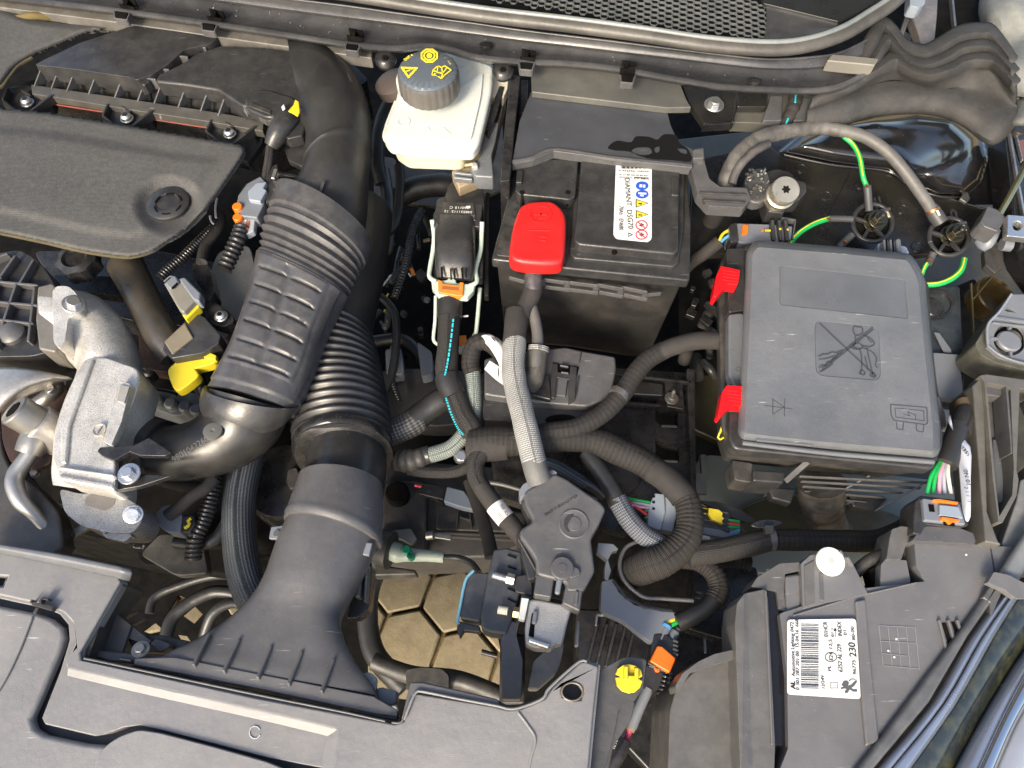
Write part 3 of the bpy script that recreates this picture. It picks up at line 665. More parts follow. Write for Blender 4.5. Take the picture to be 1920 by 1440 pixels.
# plate above the battery
t = thing('battery_vent_cover', 1120, 220, 1.0, 'black plastic battery vent shelf with a wet patch and a bent arm', 'cover')
poly('upright', [(996, 118), (1080, 126), (1180, 136), (1276, 156), (1288, 187), (1297, 201), (1250, 202), (997, 172)], 1.020, .012, mat('dusty_shelf_plastic', (.075, .075, .070), .45, dust=.4, dcol=(.16, .15, .12), dscale=12, speck=.7), t, bev=.002)
poly('shelf', [(996, 172), (1250, 203), (1258, 235), (1273, 268), (1299, 279), (1300, 308), (1294, 311), (1150, 294), (1038, 280), (1000, 294), (960, 303), (968, 262), (974, 227)], (1.008), .006, mat('blue_black_shelf', (.042, .046, .055), .42, dust=.3, dcol=(.10, .10, .105), dscale=9, speck=.4, scratch=.4), t, bev=.001)
tube('shelf_lip', [(961, 305, 1.006), (998, 298, 1.006), (1040, 283, 1.006), (1150, 298, 1.006), (1296, 313, 1.006)], 6, PLG, t, seg=8)
bars('shelf_edge', [((960, 304, 1.010), (1000, 296, 1.010), 5), ((1000, 296, 1.010), (1038, 281, 1.010), 5), ((1038, 281, 1.010), (1150, 296, 1.010), 5), ((1150, 296, 1.010), (1296, 312, 1.010), 5)], .016, PLG, t, bev=.001)
poly('wet_patch', sm([(1140, 276), (1156, 264), (1183, 267), (1192, 256), (1218, 257), (1232, 262), (1245, 252), (1268, 254), (1274, 268), (1290, 280), (1296, 302), (1262, 300), (1212, 296), (1180, 284), (1150, 281)], 3), 1.0092, .0008, WET, t, bev=0,
     holes=[sm([(1184, 282), (1196, 276), (1218, 277), (1222, 287), (1208, 291), (1190, 288)], 3), sm([(1227, 278), (1236, 274), (1236, 284), (1229, 286)], 3), sm([(1270, 278), (1286, 280), (1288, 289), (1276, 286)], 2)])
poly('arm', [(1298, 279), (1320, 276), (1321, 302), (1330, 335), (1350, 350), (1400, 352), (1408, 372), (1395, 390), (1330, 386), (1308, 362), (1300, 330), (1294, 312)], 1.0, .02, PLG, t, bev=.002, r=4)
poly('arm_cap', [(1299, 280), (1320, 277), (1321, 296), (1300, 297)], 1.012, .014, PLG, t, bev=.002)
bars('arm_rib', [((1312, 360, 1.003), (1400, 364, 1.003), 4), ((1318, 374, 1.003), (1398, 378, 1.003), 4)], .008, PLD, t)
poly('left_rail', [(957, 140), (976, 142), (964, 250), (956, 338), (938, 340), (946, 240)], 1.014, .12, PLK, t, bev=.002)
bars('inner_post', [((984, 150, .985), (982, 212, .985), 12)], .08, PLK, t)
tag(tube('wire', [(976, 212, .95), (984, 200, .95), (990, 186, .95)], 2.5, RDW), 'red wire glimpsed behind the rail above the battery', 'wire')
tag(tube('wire', [(980, 208, .955), (984, 198, .955), (990, 188, .955)], 2, WHT), 'thin white wire glimpsed behind the rail above the battery', 'wire')
# bracket with flange bolt
t = thing('body_bracket', 1335, 200, 1.0, 'dark body bracket with a zinc flange bolt below the scuttle', 'bracket')
poly('bracket_plate', [(1277, 150), (1384, 166), (1374, 229), (1320, 232), (1292, 192)], 1.0, .012, PAINTD, t, bev=.002, r=5)
bars('flange', [((1318, 233, 1.004), (1373, 230, 1.004), 4), ((1374, 229, 1.004), (1384, 170, 1.004), 4)], .014, PAINT, t)
bolt(1342, 187, 1.022, 12, ZN, t, washer=1.6, kind='hex')
t = thing('wing_support', 1430, 200, 1.0, 'dusty grey metal support right of the zinc flange bolt', 'bracket')
poly('plate', [(1388, 168), (1560, 180), (1540, 190), (1526, 228), (1470, 232), (1372, 229)], .99, .02, mat('grey_painted_metal', (.07, .07, .062), .45, dust=.5, dcol=(.13, .12, .09)), t, bev=.002)
poly('tab', [(1384, 168), (1440, 173), (1438, 200), (1382, 200)], 1.004, .012, PAINTD, t, bev=.002, r=4)
poly('tab', [(1446, 178), (1468, 178), (1466, 226), (1430, 226)], 1.002, .012, PLG, t, bev=.002)
poly('tab', [(1506, 183), (1526, 184), (1512, 226), (1488, 226)], 1.002, .012, PLG, t, bev=.002)
t = thing('taped_harness', 1480, 200, .99, 'taped wiring bundle with turquoise thread passing under the scuttle', 'wiring harness')
tube('sleeve', [(1492, 165, 1.0), (1490, 195, 1.0), (1476, 225, .99), (1450, 245, .97)], 13, TAPE, t, corr=(.012, .001))
tube('thread', [(1492, 178, 1.014), (1491, 192, 1.014)], 1.6, CYA, t)
tube('thread', [(1478, 222, 1.004), (1472, 236, 1.0)], 1.6, CYA, t)
# sound felt
top = [(1560, 172), (1602, 130), (1622, 80), (1649, 39), (1672, 50), (1693, 78), (1732, 90), (1766, 72), (1798, 54), (1837, 49), (1862, 56), (1900, 110)]
r1 = [(1545, 176), (1606, 142), (1640, 98), (1655, 62), (1676, 76), (1700, 104), (1736, 112), (1772, 98), (1800, 82), (1836, 76), (1862, 84), (1904, 130)]
r2 = [(1530, 182), (1600, 152), (1640, 124), (1668, 96), (1690, 110), (1712, 124), (1742, 130), (1780, 118), (1804, 104), (1836, 98), (1864, 106), (1906, 150)]
r3 = [(1520, 190), (1590, 166), (1645, 140), (1680, 132), (1700, 138), (1722, 146), (1750, 150), (1786, 142), (1808, 132), (1840, 128), (1870, 134), (1908, 175)]
r4 = [(1513, 205), (1585, 180), (1640, 158), (1680, 152), (1710, 156), (1735, 160), (1764, 166), (1800, 170), (1830, 176), (1860, 186), (1884, 200), (1906, 205)]
r5 = [(1510, 232), (1576, 226), (1606, 214), (1640, 206), (1680, 202), (1710, 201), (1740, 202), (1785, 212), (1820, 232), (1845, 252), (1868, 258), (1900, 225)]
def rl(r, z): return [(x, y, min(z, 1.028) if i == 0 else (min(z, 1.040) if i == 1 else z)) for i, (x, y) in enumerate(r)]
t = thing('sound_felt', 1720, 150, 1.03, 'grey brown moulded sound insulation strip with wavy ridges at top right', 'insulation')
mid = lambda a, b: [((p[0]+q[0])/2, (p[1]+q[1])/2) for p, q in zip(a, b)]
strip('moulding', [rl(top, 1.06), rl(mid(top, r1), 1.068), rl(r1, 1.052), rl(mid(r1, r2), 1.066), rl(r2, 1.048), rl(mid(r2, r3), 1.060), rl(r3, 1.040), rl(mid(r3, r4), 1.024), rl(r4, 1.015), rl(mid(r4, r5), 1.016), rl(r5, 1.004), rl([(x, y+6) for x, y in r5], .985)], FELT, t, kv=3, th=.006,
      fz=lambda x, y: .0008*math.sin(x*.11+y*.05)*math.sin(y*.13)+.0004*math.sin(x*.31)*math.cos(y*.27))
t = thing('insulation_pad', 1890, 100, 1.04, 'pale grey insulation pad in the top right corner', 'insulation')
strip('pad', [[(x+dx, y, 1.024+dz) for x, y in ((1868, -60), (1852, 10), (1862, 56), (1874, 100), (1866, 150), (1902, 188), (1900, 236))] for dx, dz in ((-6, -.05), (0, -.03), (14, -.008), (34, .001), (60, .008), (90, .004), (130, .006))], PAD, t, th=.01, fz=lambda x, y: .010*math.sin(y*.055+x*.02)+.003*math.sin(x*.13)*math.sin(y*.11))
t = thing('wiper_bracket', 1730, 40, 1.02, 'dark grey metal upright behind the felt at the top', 'bracket')
poly('upright', [(1712, -60), (1762, -60), (1758, 30), (1752, 92), (1730, 90), (1722, 60), (1706, 20)], 1.03, .02, mat('speckled_metal', (.10, .095, .10), .5, dust=.4), t, bev=.003)
poly('blue_corner', [(1708, -20), (1738, -20), (1734, 8), (1724, 14), (1706, 10)], 1.06, .02, COL, t, bev=.003, r=4)
bars('stay', [((1704, 26, 1.03), (1690, 66, 1.03), 8)], .012, PLG, t)
disc('grommet', 1694, 68, 1.028, 16, .01, PLK, t)
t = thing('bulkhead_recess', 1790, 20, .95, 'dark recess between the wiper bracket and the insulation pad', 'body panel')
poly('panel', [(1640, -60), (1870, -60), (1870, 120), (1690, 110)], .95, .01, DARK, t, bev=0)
bars('seam', [((1785, -20, .96), (1792, 50, .96), 4)], .01, ZND, t)
# strut tower and inner wing
DOME = [(1465, 285), (1500, 255), (1560, 225), (1640, 205), (1720, 200), (1790, 212), (1838, 250), (1850, 300), (1838, 340), (1811, 366), (1760, 365), (1705, 344), (1665, 318), (1560, 305)]
def zdome(x, y):
    z = .8835
    if inside(x, y, DOME):
        d = dist(x, y, DOME); z += .060*(1-(1-min(1, d/46))**2)**.5
        # shallow valley with a crease
        z -= .010*ss(6, 50, d); z += .022*math.exp(-((x-1765)/60)**2-((y-312+(x-1765)*.30)/26)**2)*ss(2, 20, d)
        z += .016*math.exp(-((x-1640)/75)**2-((y-235)/20)**2)*ss(2, 20, d)
    return z
t = thing('strut_tower', 1650, 290, .9, 'glossy black painted suspension strut tower with rounded dome', 'strut tower')
grid('tower', 1440, 1868, 190, 384, 150, 84, zdome, PAINT, t)
poly('side_plate', [(1300, 300), (1440, 270), (1465, 290), (1560, 308), (1665, 322), (1705, 348), (1860, 395), (1800, 470), (1700, 480), (1480, 470), (1290, 480)], .885, .012, PAINTD, t, bev=.002)
bars('seam', [((1708, 349, .888), (1850, 392, .888), 3), ((1597, 318, .888), (1568, 376, .888), 1.6), ((1568, 376, .888), (1528, 460, .888), 1.6)], .004, PAINT, t, bev=.001)
tube('tower_edge', [(1470, 290, .888), (1560, 309, .888), (1664, 321, .888), (1704, 347, .888), (1760, 368, .888), (1811, 369, .888)], 3, PAINT, t)
for x, y in ((1503, 316), (1549, 367), (1692, 392), (1614, 346), (1720, 463), (1546, 420)):
    lathe('spot_weld', P(x, y, .886), UP, [(.010, -.002), (.010, .0008), (.0085, .0012), (.008, .0004), (0.002, .0004)], PAINTD, t, 20)
poly('brace_ear', [(1812, 352), (1820, 372), (1812, 380), (1800, 372)], .90, .006, ZND, t)
# right outer edge: seam strips and wing rail
t = thing('wing_rail', 1900, 330, .95, 'painted wing rail with bright edges at the right border', 'body panel')
poly('rail', [(1882, 225), (1990, 190), (1990, 560), (1925, 470), (1900, 400), (1893, 320)], .95, .05, PAINT, t, bev=.003)
bars('bright_edge', [((1893, 240, .958), (1908, 330, .958), 4), ((1908, 330, .958), (1925, 420, .958), 4), ((1903, 236, .96), (1918, 300, .96), 2.5)], .006, ZN, t)
disc('rubber_plug', 1913, 243, .965, 11, .008, RUB, t)
poly('red_patch', [(1908, 262), (1990, 250), (1990, 340), (1925, 315)], .956, .004, mat('brown_red_film', (.16, .07, .06), .3), t)
t = thing('bonnet_latch_cable', 1880, 370, 1.0, 'shiny metal rod leading down into a grey clamp at right', 'rod')
tube('rod', [(1925, 305, 1.0), (1906, 345, .99), (1874, 402, .97)], 6, mat('yellowish_steel', (.55, .52, .30), .18, metal=1), t)
poly('clamp', [(1852, 386), (1870, 392), (1886, 406), (1884, 414), (1872, 434), (1846, 424), (1838, 415)], .975, .03, PLG, t, bev=.002, r=3)
tube('band', [(1866, 430, .955), (1858, 448, .95), (1846, 462, .94), (1836, 450, .94)], 10, CON, t, flat=.6)
poly('steel_tab', [(1889, 402), (1990, 410), (1990, 452), (1888, 442)], .985, .012, ZN, t, bev=.0015, holes=[[(1908+9*math.cos(a*.5236), 423+9*math.sin(a*.5236)) for a in range(12)]])
tube('roller', [(1878, 458, .93), (1895, 460, .93)], 12, CON, t)
poly('lower_plate', [(1846, 468), (1880, 454), (1884, 500), (1866, 512), (1848, 496)], .92, .012, PLD, t, bev=.002)
# ---------------- air filter box ----------------
t = thing('air_filter_box', 300, 150, 1.0, 'ribbed black plastic air filter box with three zinc screws at top left', 'air filter box')
poly('lower_case', [(20, 165), (60, 150), (250, 40), (640, 96), (690, 150), (560, 240), (490, 262), (430, 250)], .972, .08, PLK, t, bev=.004, r=6)
poly('case_body', [(66, 126), (250, 54), (430, 80), (640, 108), (655, 150), (560, 202), (452, 206), (406, 172), (262, 156)], 1.012, .045, PL, t, bev=.006, r=8, draft=-.012)
poly('lid_half', [(64, 122), (82, 112), (150, 80), (248, 48), (330, 58), (410, 71), (394, 82), (345, 93), (318, 118), (285, 140), (256, 150), (245, 145), (150, 131), (90, 124)], 1.033, .03, PL, t, bev=.005, seg=3, r=7)
poly('lid_half', [(414, 84), (500, 88), (640, 108), (664, 150), (625, 178), (560, 206), (453, 198), (408, 168), (345, 158), (290, 152), (295, 140), (340, 118), (366, 100)], 1.033, .03, PL, t, bev=.005, seg=3, r=7)
for a, b in (((255, 143), (292, 148)), ((283, 126), (317, 130)), ((320, 102), (352, 106)), ((356, 85), (386, 88))):
    bar('cross_rib', (*a, 1.030), (*b, 1.030), 4, .02, PLG, t, bev=.0008)
bar('cross_rib', (266, 158, 1.03), (278, 148, 1.03), 10, .02, PL, t, bev=.003)
pf = [(75, 126), (107, 130), (136, 135), (177, 140), (226, 146), (269, 152), (300, 156), (345, 163), (387, 170), (420, 178)]
for x, y in pf:                                  # fins run from the lid edge down to the flange
    a, b = P(x+3, y-3, 1.024), P(x-12, y+36+(x-75)*.010, 1.0)
    lo = Vector((0, 0, -.012)); s = (b-a).cross(UP).normalized()*.0014
    b2 = P(x-3, y+33+(x-75)*.01, .992)
    vs = [a-s, b-s, b-s+lo, b2-s*1+lo*1.2, a-s+lo*1.5, a+s, b+s, b+s+lo, b2+s+lo*1.2, a+s+lo*1.5]
    mk('fin', vs, [(0, 1, 2, 3, 4), (9, 8, 7, 6, 5), (0, 5, 6, 1), (1, 6, 7, 2), (4, 9, 5, 0)], PLG, t, bev=.0006)
poly('flange', [(58, 158), (140, 170), (240, 185), (380, 206), (495, 226), (493, 246), (380, 226), (240, 205), (140, 188), (60, 176)], 1.0, .014, mat('case_flange_plastic', (.062, .060, .054), .38, dust=.12, scratch=.6), t, bev=.0012)
tube('red_gasket', [(104, 196, .985), (200, 211, .985), (300, 226, .985), (400, 241, .985), (490, 254, .985)], 1.6, mat('red_brown_seal', (.28, .06, .045), .5), t, seg=8)
for x, y in ((46, 184), (234, 214), (428, 243)):
    poly('lug', [(x-42, y+4), (x-32, y-20), (x+10, y-24), (x+52, y-4), (x+50, y+12), (x+10, y+27), (x-24, y+22), (x-40, y+14)], .990, .02, PL, t, bev=.002, r=4)
    bars('lug_wall', [((x-32, y-20, 1.002), (x-42, y+2, 1.002), 4), ((x-42, y+2, 1.002), (x-14, y+24, 1.0), 4), ((x+50, y-8, 1.004), (x+8, y+26, 1.002), 5), ((x-6, y-16, 1.0), (x+10, y-6, 1.0), 4)], .016, PL, t, bev=.001)
    o = bolt(x-1, y, 1.004, 10, ZN, t, washer=1.25, kind='pan', nm='screw', h=.9); socket(x-1, y-.5, 1.0047, 4.4, t, INK)
poly('vent_hump', [(456, 180), (474, 168), (500, 166), (552, 182), (560, 198), (545, 214), (500, 220), (462, 204)], 1.036, .02, PL, t, bev=.004, r=10)
bars('vent_hump_trim', [((452, 196, 1.03), (500, 226, 1.03), 4), ((500, 226, 1.03), (548, 218, 1.03), 4)], .01, PLG, t)
poly('catch', [(470, 190), (510, 206), (506, 214), (466, 198)], 1.038, .006, PLD, t)
poly('lower_bracket', [(440, 268), (482, 246), (494, 250), (492, 268), (464, 304), (446, 296)], .975, .012, PL, t, bev=.002)
# foam covers
t = thing('engine_cover', 200, 340, 1.03, 'black textured foam engine cover with a round retaining clip', 'engine cover')
OUT = sm([(-60, 196), (0, 203), (60, 208), (130, 217), (226, 233), (320, 249), (406, 263), (440, 269), (453, 273), (459, 281), (455, 293), (424, 340), (401, 372), (375, 403), (340, 434), (307, 457), (283, 472), (250, 481), (221, 480), (156, 470), (78, 452), (0, 436), (-60, 426)], 4)
def zcov(x, y):
    d = math.hypot((x-315), (y-384)*1.15); z = -.012*(1-ss(34, 70, d))
    z += .004*ss(0, 60, 270-abs(y-255-(x*.15)))*0
    return z+.0035*math.sin((x+y*.6)*.012)
# rings: build as height field with soft edge
def zc(x, y):
    d = dist(x, y, OUT) if inside(x, y, OUT) else 0
    return 1.028-.006*(1-min(1, d/7))**2-.0045*(1-ss(30, 52, d))+zcov(x, y)
grid('foam_sheet', -62, 462, 190, 486, 175, 100, zc, FOAM, t, th=.012, keep=lambda x, y: inside(x, y, OUT))
tube('raw_edge', [(x, y, 1.012) for x, y in sm([(-60, 427), (0, 437), (78, 453), (156, 471), (221, 481), (250, 481), (283, 472), (307, 457), (346, 428), (378, 400)], 2, False)], 4, mat('raw_yellowed_foam', (.085, .074, .045), .9, bump=1.0, bscale=600, dust=.5, dcol=(.06, .05, .03), spec=.1), t, seg=8)
tube('raw_edge', [(x, y, 1.014) for x, y in ((401, 372), (424, 340), (450, 303), (457, 284), (448, 273))], 3, t.children and FOAM or FOAM, t, seg=8)
lathe('retaining_clip', P(315, 382, 1.019), UP, [(.030, -.002), (.030, .002), (.027, .0042), (.016, .0046), (.015, .0032), (.0, .0032)], PL, t, 40)
for k in range(6):
    a0_ = k*math.pi/3+.3; c = P(315, 382, 1.0237)
    sweep('clip_slot', [c+Vector((.0185*math.cos(a0_+q*.2), .0185*math.sin(a0_+q*.2), 0)) for q in range(4)], [.0012]*4, DARK, t, seg=6, step=.002)
t = thing('rear_foam_cover', 60, 90, 1.04, 'second black foam cover lying behind the air filter box', 'engine cover')
O2 = sm([(-60, 10), (60, 34), (140, 44), (216, 49), (165, 62), (117, 82), (70, 102), (34, 124), (14, 148), (0, 164), (-30, 174), (-60, 180)], 3)
grid('foam_sheet', -62, 220, 4, 184, 90, 60, lambda x, y: 1.03-.01*(1-min(1, (dist(x, y, O2) if inside(x, y, O2) else 0)/14))**2+.004*math.sin(x*.02+y*.03), FOAM, t, th=.01, keep=lambda x, y: inside(x, y, O2))
tube('raw_edge', [(-40, 177, 1.02), (0, 164, 1.02), (16, 146, 1.02), (34, 124, 1.02), (60, 108, 1.02)], 3, bpy.data.materials['raw_yellowed_foam'], t, seg=6)
tag(tube('cover_lip', [(20, 40, 1.02), (60, 30, 1.03), (100, 34, 1.02)], 7, mat('yellow_brown_felt', (.12, .09, .03), .9, bump=1)), 'yellow brown felt roll tucked under the scuttle at top left', 'felt roll')
# ---------------- main intake elbow and ribbed duct ----------------
t = thing('intake_elbow', 630, 260, 1.0, 'large smooth black rubber intake elbow curving down from the air filter box', 'intake hose')
duct('elbow', [(540, 100, 560, 210, .995, .10, 2.4), (606, 104, 560, 230, .99, .12, 2.2), (664, 140, 556, 258, .985, .13, 2), (690, 200, 572, 285, .98, .135, 2), (696, 270, 572, 318, .972, .135, 2), (690, 335, 560, 352, .965, .13, 2), (686, 400, 530, 372, .955, .125, 2), (680, 440, 520, 400, .95, .12, 2)], RUB, t, disp=lambda th, f, s: -.0022*math.exp(-((f-.62)/.012)**2)+.0012*math.sin(th*2+f*9)*(f > .2 and f < .6))
bar('arrow_rib', (607, 338, 1.024), (600, 360, 1.018), 6, .004, PL, t, bev=.001)
t = thing('ribbed_intake_duct', 560, 560, .97, 'wide ribbed black intake duct with embossed squares in the left centre', 'intake duct')
def dc(th, f, s):
    d = 0
    if .345 < f < .97:                     # embossed squares on the upper side
        for k in (1.18, 1.90): pass
        u = math.cos(th); top_ = math.sin(th) > .25
        if top_:
            g = 0
            for q in (.43, .52, .61, .70, .79, .875):
                g = max(g, math.exp(-((f-q)/.0065)**2)*(abs(u-.05) < .62))
            g = max(g, math.exp(-((u-.08)/.075)**2)*(.37 < f < .88))
            d += .0048*g-.0022
            if .36 < f < .90 and abs(u-.05) < .72: d -= .0016
    return d
duct('ribbed_body', [(524, 362, 691, 444, .962, .128, 2), (516, 388, 686, 470, .960, .128, 2), (500, 425, 670, 505, .958, .122, 2.2), (494, 472, 650, 546, .950, .108, 2.4), (486, 518, 632, 578, .944, .100, 2.8),
   (470, 582, 606, 638, .938, .096, 3.0), (443, 655, 584, 706, .934, .092, 3.0), (414, 708, 562, 752, .932, .092, 2.7), (396, 734, 548, 774, .930, .094, 2.4)], mat('duct_rubber', (.050, .050, .054), .38, bump=.25, dust=.16, speck=.5, scratch=.25), t, seg=112, step=.0022,
   disp=lambda th, f, s: dc(th, f, s)+(.0060*(.5-.5*math.cos(2*math.pi*(f-.155)/.036)) if .155 < f < .335 else 0)+(-.003 if f < .13 else (.002 if f < .155 else 0)))
duct('end_collar', [(390, 722, 556, 764, .936, .104, 2), (384, 740, 545, 780, .928, .106, 2), (388, 752, 540, 790, .920, .100, 2)], PL, t, seg=48)
bar('arrow_rib', (592, 372, 1.018), (586, 386, 1.016), 5, .004, PLG, t, bev=.001)
t = thing('curved_intake_pipe', 400, 830, .92, 'shiny black curved plastic pipe with an embossed part number below the ribbed duct', 'intake pipe')
GP = mat('gloss_black_pipe', (.016, .016, .016), .33, bump=.12, dust=.06, speck=.3)
tube('pipe', [(470, 750, .925, 76), (455, 790, .915, 72), (425, 820, .905, 64), (375, 842, .90, 56), (320, 850, .895, 52), (265, 838, .89, 54), (235, 820, .885, 52)], 60, GP, t, seg=48)
tube('socket_ring', [(300, 846, .895, 58), (284, 842, .894, 60), (270, 838, .892, 60), (256, 834, .89, 56)], 56, PL, t, seg=40)
poly('fin', [(182, 846), (187, 838), (250, 835), (279, 820), (322, 848), (310, 855), (262, 854), (243, 847), (213, 864), (190, 854)], .986, .010, PLK, t, bev=.0012)
poly('lug', [(213, 862), (243, 847), (262, 856), (266, 888), (323, 892), (262, 912), (217, 920)], .968, .010, PLK, t, bev=.0015)
bolt(236, 884, .984, 13, ZN, t, washer=1.7, kind='hex', h=.8)
lathe('moulding_spot', P(399, 808, .9595), (.05, .1, 1), [(.012, -.004), (.012, .001), (.0105, .0014), (.0025, .0014), (.0018, .0006), (0, .0006)], mat('matt_spot', (.10, .10, .09), .6), t, 26)
txt('9801042260', (326, 868), (392, 826), (.948, .957), 12, PLG, t, up=(.15, -.25, 1))
bars('peg', [((456, 770, .962), (459, 782, .955), 6), ((453, 790, .96), (450, 800, .955), 6)], .004, PLG, t, bev=.001)
# ---------------- second hose with bellows and front scoop ----------------
t = thing('lower_intake_hose', 650, 720, .85, 'black bellows intake hose passing behind the ribbed duct down to the scoop', 'intake hose')
duct('upper_pipe', [(640, 380, 735, 400, .86, .11), (620, 450, 722, 500, .855, .115), (590, 560, 700, 600, .85, .12), (575, 620, 700, 640, .85, .12)], RUB, t, seg=40)
duct('bellows', [(572, 610, 700, 634, .85, .135, 2), (556, 660, 712, 672, .852, .14, 2), (546, 730, 722, 720, .856, .14, 2), (546, 790, 732, 775, .862, .14, 2), (550, 850, 735, 835, .868, .14, 2)], mat('bellows_rubber', (.020, .020, .022), .35, bump=.12, dust=.05), t, seg=64, corr=(.0137, .0068, 0.0, .98))
duct('cuff', [(549, 847, 735, 831, .868, .144, 2), (551, 858, 736, 841, .871, .144, 2), (555, 864, 736, 847, .873, .138, 2)], PLK, t, seg=56)
duct('neck', [(572, 846, 722, 834, .868, .11, 2), (574, 880, 724, 870, .872, .11, 2), (570, 920, 720, 920, .876, .11, 2)], GP, t, seg=56)
tube('neck_rib', [(606, 876, .924), (640, 874, .928), (674, 888, .926)], 4, PL, t)
t = thing('intake_scoop', 560, 1120, .9, 'grey black plastic air scoop flaring down to the front panel', 'air scoop')
SC = mat('scoop_plastic', (.078, .076, .078), .37, bump=.45, bscale=1400, dust=.32, dcol=(.20, .195, .185), dscale=9, speck=1, scratch=.6)
duct('coupler', [(562, 900, 716, 908, .888, .118, 2), (552, 930, 718, 950, .890, .122, 2), (538, 965, 716, 1010, .894, .122, 2), (534, 978, 714, 1022, .895, .116, 2)], SC, t, seg=56, disp=lambda th, f, s: -.0015*math.exp(-((f-.9)/.05)**2))
def dsc(th, f, s):
    return 0
duct('throat', [(545, 965, 712, 1005, .892, .112, 2), (520, 1020, 690, 1060, .896, .108, 2), (497, 1085, 664, 1110, .902, .095, 2.1), (470, 1130, 640, 1158, .910, .074, 2.4), (425, 1172, 645, 1200, .922, .052, 3), (365, 1208, 668, 1248, .934, .036, 4), (322, 1226, 700, 1290, .942, .028, 5), (305, 1236, 708, 1308, .944, .026, 6)], SC, t, seg=72)
disc('tab_spot', 519, 1000, .915, 7, .003, PLG, t)
poly('side_tab', [(508, 988), (530, 985), (536, 992), (528, 1012), (504, 1010)], .912, .006, CON, t, bev=.001)
poly('side_tab', [(676, 1016), (698, 1018), (692, 1042), (668, 1038)], .918, .006, CON, t, bev=.001)
poly('side_hook', [(668, 1042), (676, 1048), (664, 1074), (656, 1096), (650, 1090), (660, 1064)], .91, .012, PLG, t)
RB = [(((392, 1186), (362, 1246))), (((448, 1197), (418, 1258))), (((508, 1210), (482, 1270))), (((566, 1220), (540, 1282))), (((626, 1234), (602, 1296)))]
for a, b in RB:
    bar('rib', (*a, .953), (*b, .966), 6, .014, SC, t, bev=.0012)
poly('front_edge', [(305, 1232), (330, 1232), (480, 1262), (700, 1305), (712, 1312), (745, 1330), (745, 1344), (700, 1338), (480, 1290), (250, 1246), (252, 1234)], .9585, .012, SC, t, bev=.0015)
poly('side_lug', [(672, 1275), (680, 1262), (694, 1260), (707, 1272), (706, 1290), (696, 1316), (682, 1312)], .938, .006, ALD, t, bev=.001, r=5)
bars('foot_rib', [((250, 1250, .948), (330, 1262, .948), 4), ((331, 1264, .948), (470, 1287, .948), 5), ((500, 1294, .948), (640, 1325, .948), 5)], .01, SC, t)
t = thing('scoop_side_clip', 680, 1100, .86, 'dark ribbed hose clip at the right edge of the scoop', 'clip')
poly('clip_body', [(668, 1045), (690, 1035), (698, 1060), (692, 1140), (672, 1158), (650, 1160), (660, 1110)], .86, .03, PLK, t, bev=.003, r=6)
bars('jaw', [((676, 1052, .88), (670, 1120, .88), 12), ((688, 1056, .882), (684, 1128, .882), 6)], .02, PLG, t, bev=.003)
# braided hose between scoop and pipe
tag(tube('braided_hose', [(470, 840, .84), (455, 900, .84), (448, 960, .84), (452, 1040, .84), (470, 1110, .84), (510, 1170, .82)], 31, BRN, seg=28), 'thick black braided hose running down left of the scoop', 'hose')
tag(tube('hose', [(240, 880, .84), (320, 905, .84), (372, 915, .85), (392, 930, .85), (396, 960, .84)], 12, TAPE, None), 'short taped hose below the curved pipe', 'hose')
tag(tube('corrugated_conduit', [(404, 890, .86), (396, 930, .86), (380, 980, .86), (366, 1010, .86), (362, 1050, .85)], 16, PLK, corr=(.0058, .0022), seg=20), 'black corrugated conduit hanging left of the braided hose', 'conduit')
tag(tube('rubber_pipe', [(330, 1016, .83), (380, 1020, .84), (410, 1005, .84), (430, 970, .84)], 12, RUB), 'black rubber pipe crossing behind the corrugated conduit at lower left', 'hose')
t = thing('sensor_plug', 325, 980, .87, 'grey electrical plug with a yellow locking tab below the curved pipe', 'connector')
poly('housing', [(305, 948), (318, 946), (330, 950), (342, 966), (338, 1000), (310, 996), (296, 984), (292, 962)], .875, .03, CON, t, bev=.002, r=4)
poly('latch', [(340, 968), (362, 964), (366, 980), (356, 1000), (340, 998)], .875, .02, PLD, t, bev=.002)
tube('yellow_tab', [(358, 972, .88), (352, 978, .88), (356, 984, .88), (346, 990, .88)], 3.5, YEL, t, seg=8)
tube('sleeve', [(314, 968, .885), (338, 950, .888), (362, 930, .89), (386, 915, .885), (400, 900, .88)], 12, TAPE, t)
# yellow capped sensor and hose
t = thing('dipstick_clip', 360, 690, .91, 'bright yellow clip around a black tube beside the ribbed duct', 'clip')
poly('ring', sm([(314, 698), (320, 686), (338, 672), (356, 664), (374, 660), (392, 661), (406, 670), (402, 680), (380, 687), (366, 691), (373, 702), (362, 714), (346, 726), (331, 733), (322, 722)], 2), .940, .018, YEL, t, bev=.0025)
poly('latch', [(374, 660), (386, 657), (406, 666), (404, 674), (384, 672)], .946, .01, YEL, t, bev=.0015)
tube('tube', [(340, 668, .92, 26), (356, 688, .905, 22), (374, 722, .88, 13), (386, 748, .87, 12)], 20, PL, t)
t = thing('breather_hose', 290, 580, .93, 'fat dusty black breather hose leaning behind the foam cover', 'hose')
tube('hose', [(236, 498, .92, 33), (258, 540, .925, 31), (282, 590, .93, 31), (304, 630, .93, 32), (330, 668, .92, 30)], 31, mat('warm_dusty_rubber', (.040, .037, .032), .33, bump=.3, dust=.35, dcol=(.16, .12, .07), dscale=14), t, seg=32)
poly('valve_body', [(304, 656), (308, 640), (348, 600), (368, 588), (384, 594), (414, 628), (410, 644), (380, 662), (322, 672)], .955, .03, PL, t, bev=.002)
poly('valve_face', [(307, 640), (346, 604), (362, 632), (322, 664)], .958, .006, mat('warm_worn_plastic', (.16, .135, .09), .4, dust=.2), t, bev=.002)
t = thing('grey_sensor_connector', 350, 550, .97, 'grey rectangular connector with a yellow seal above the breather hose', 'connector')
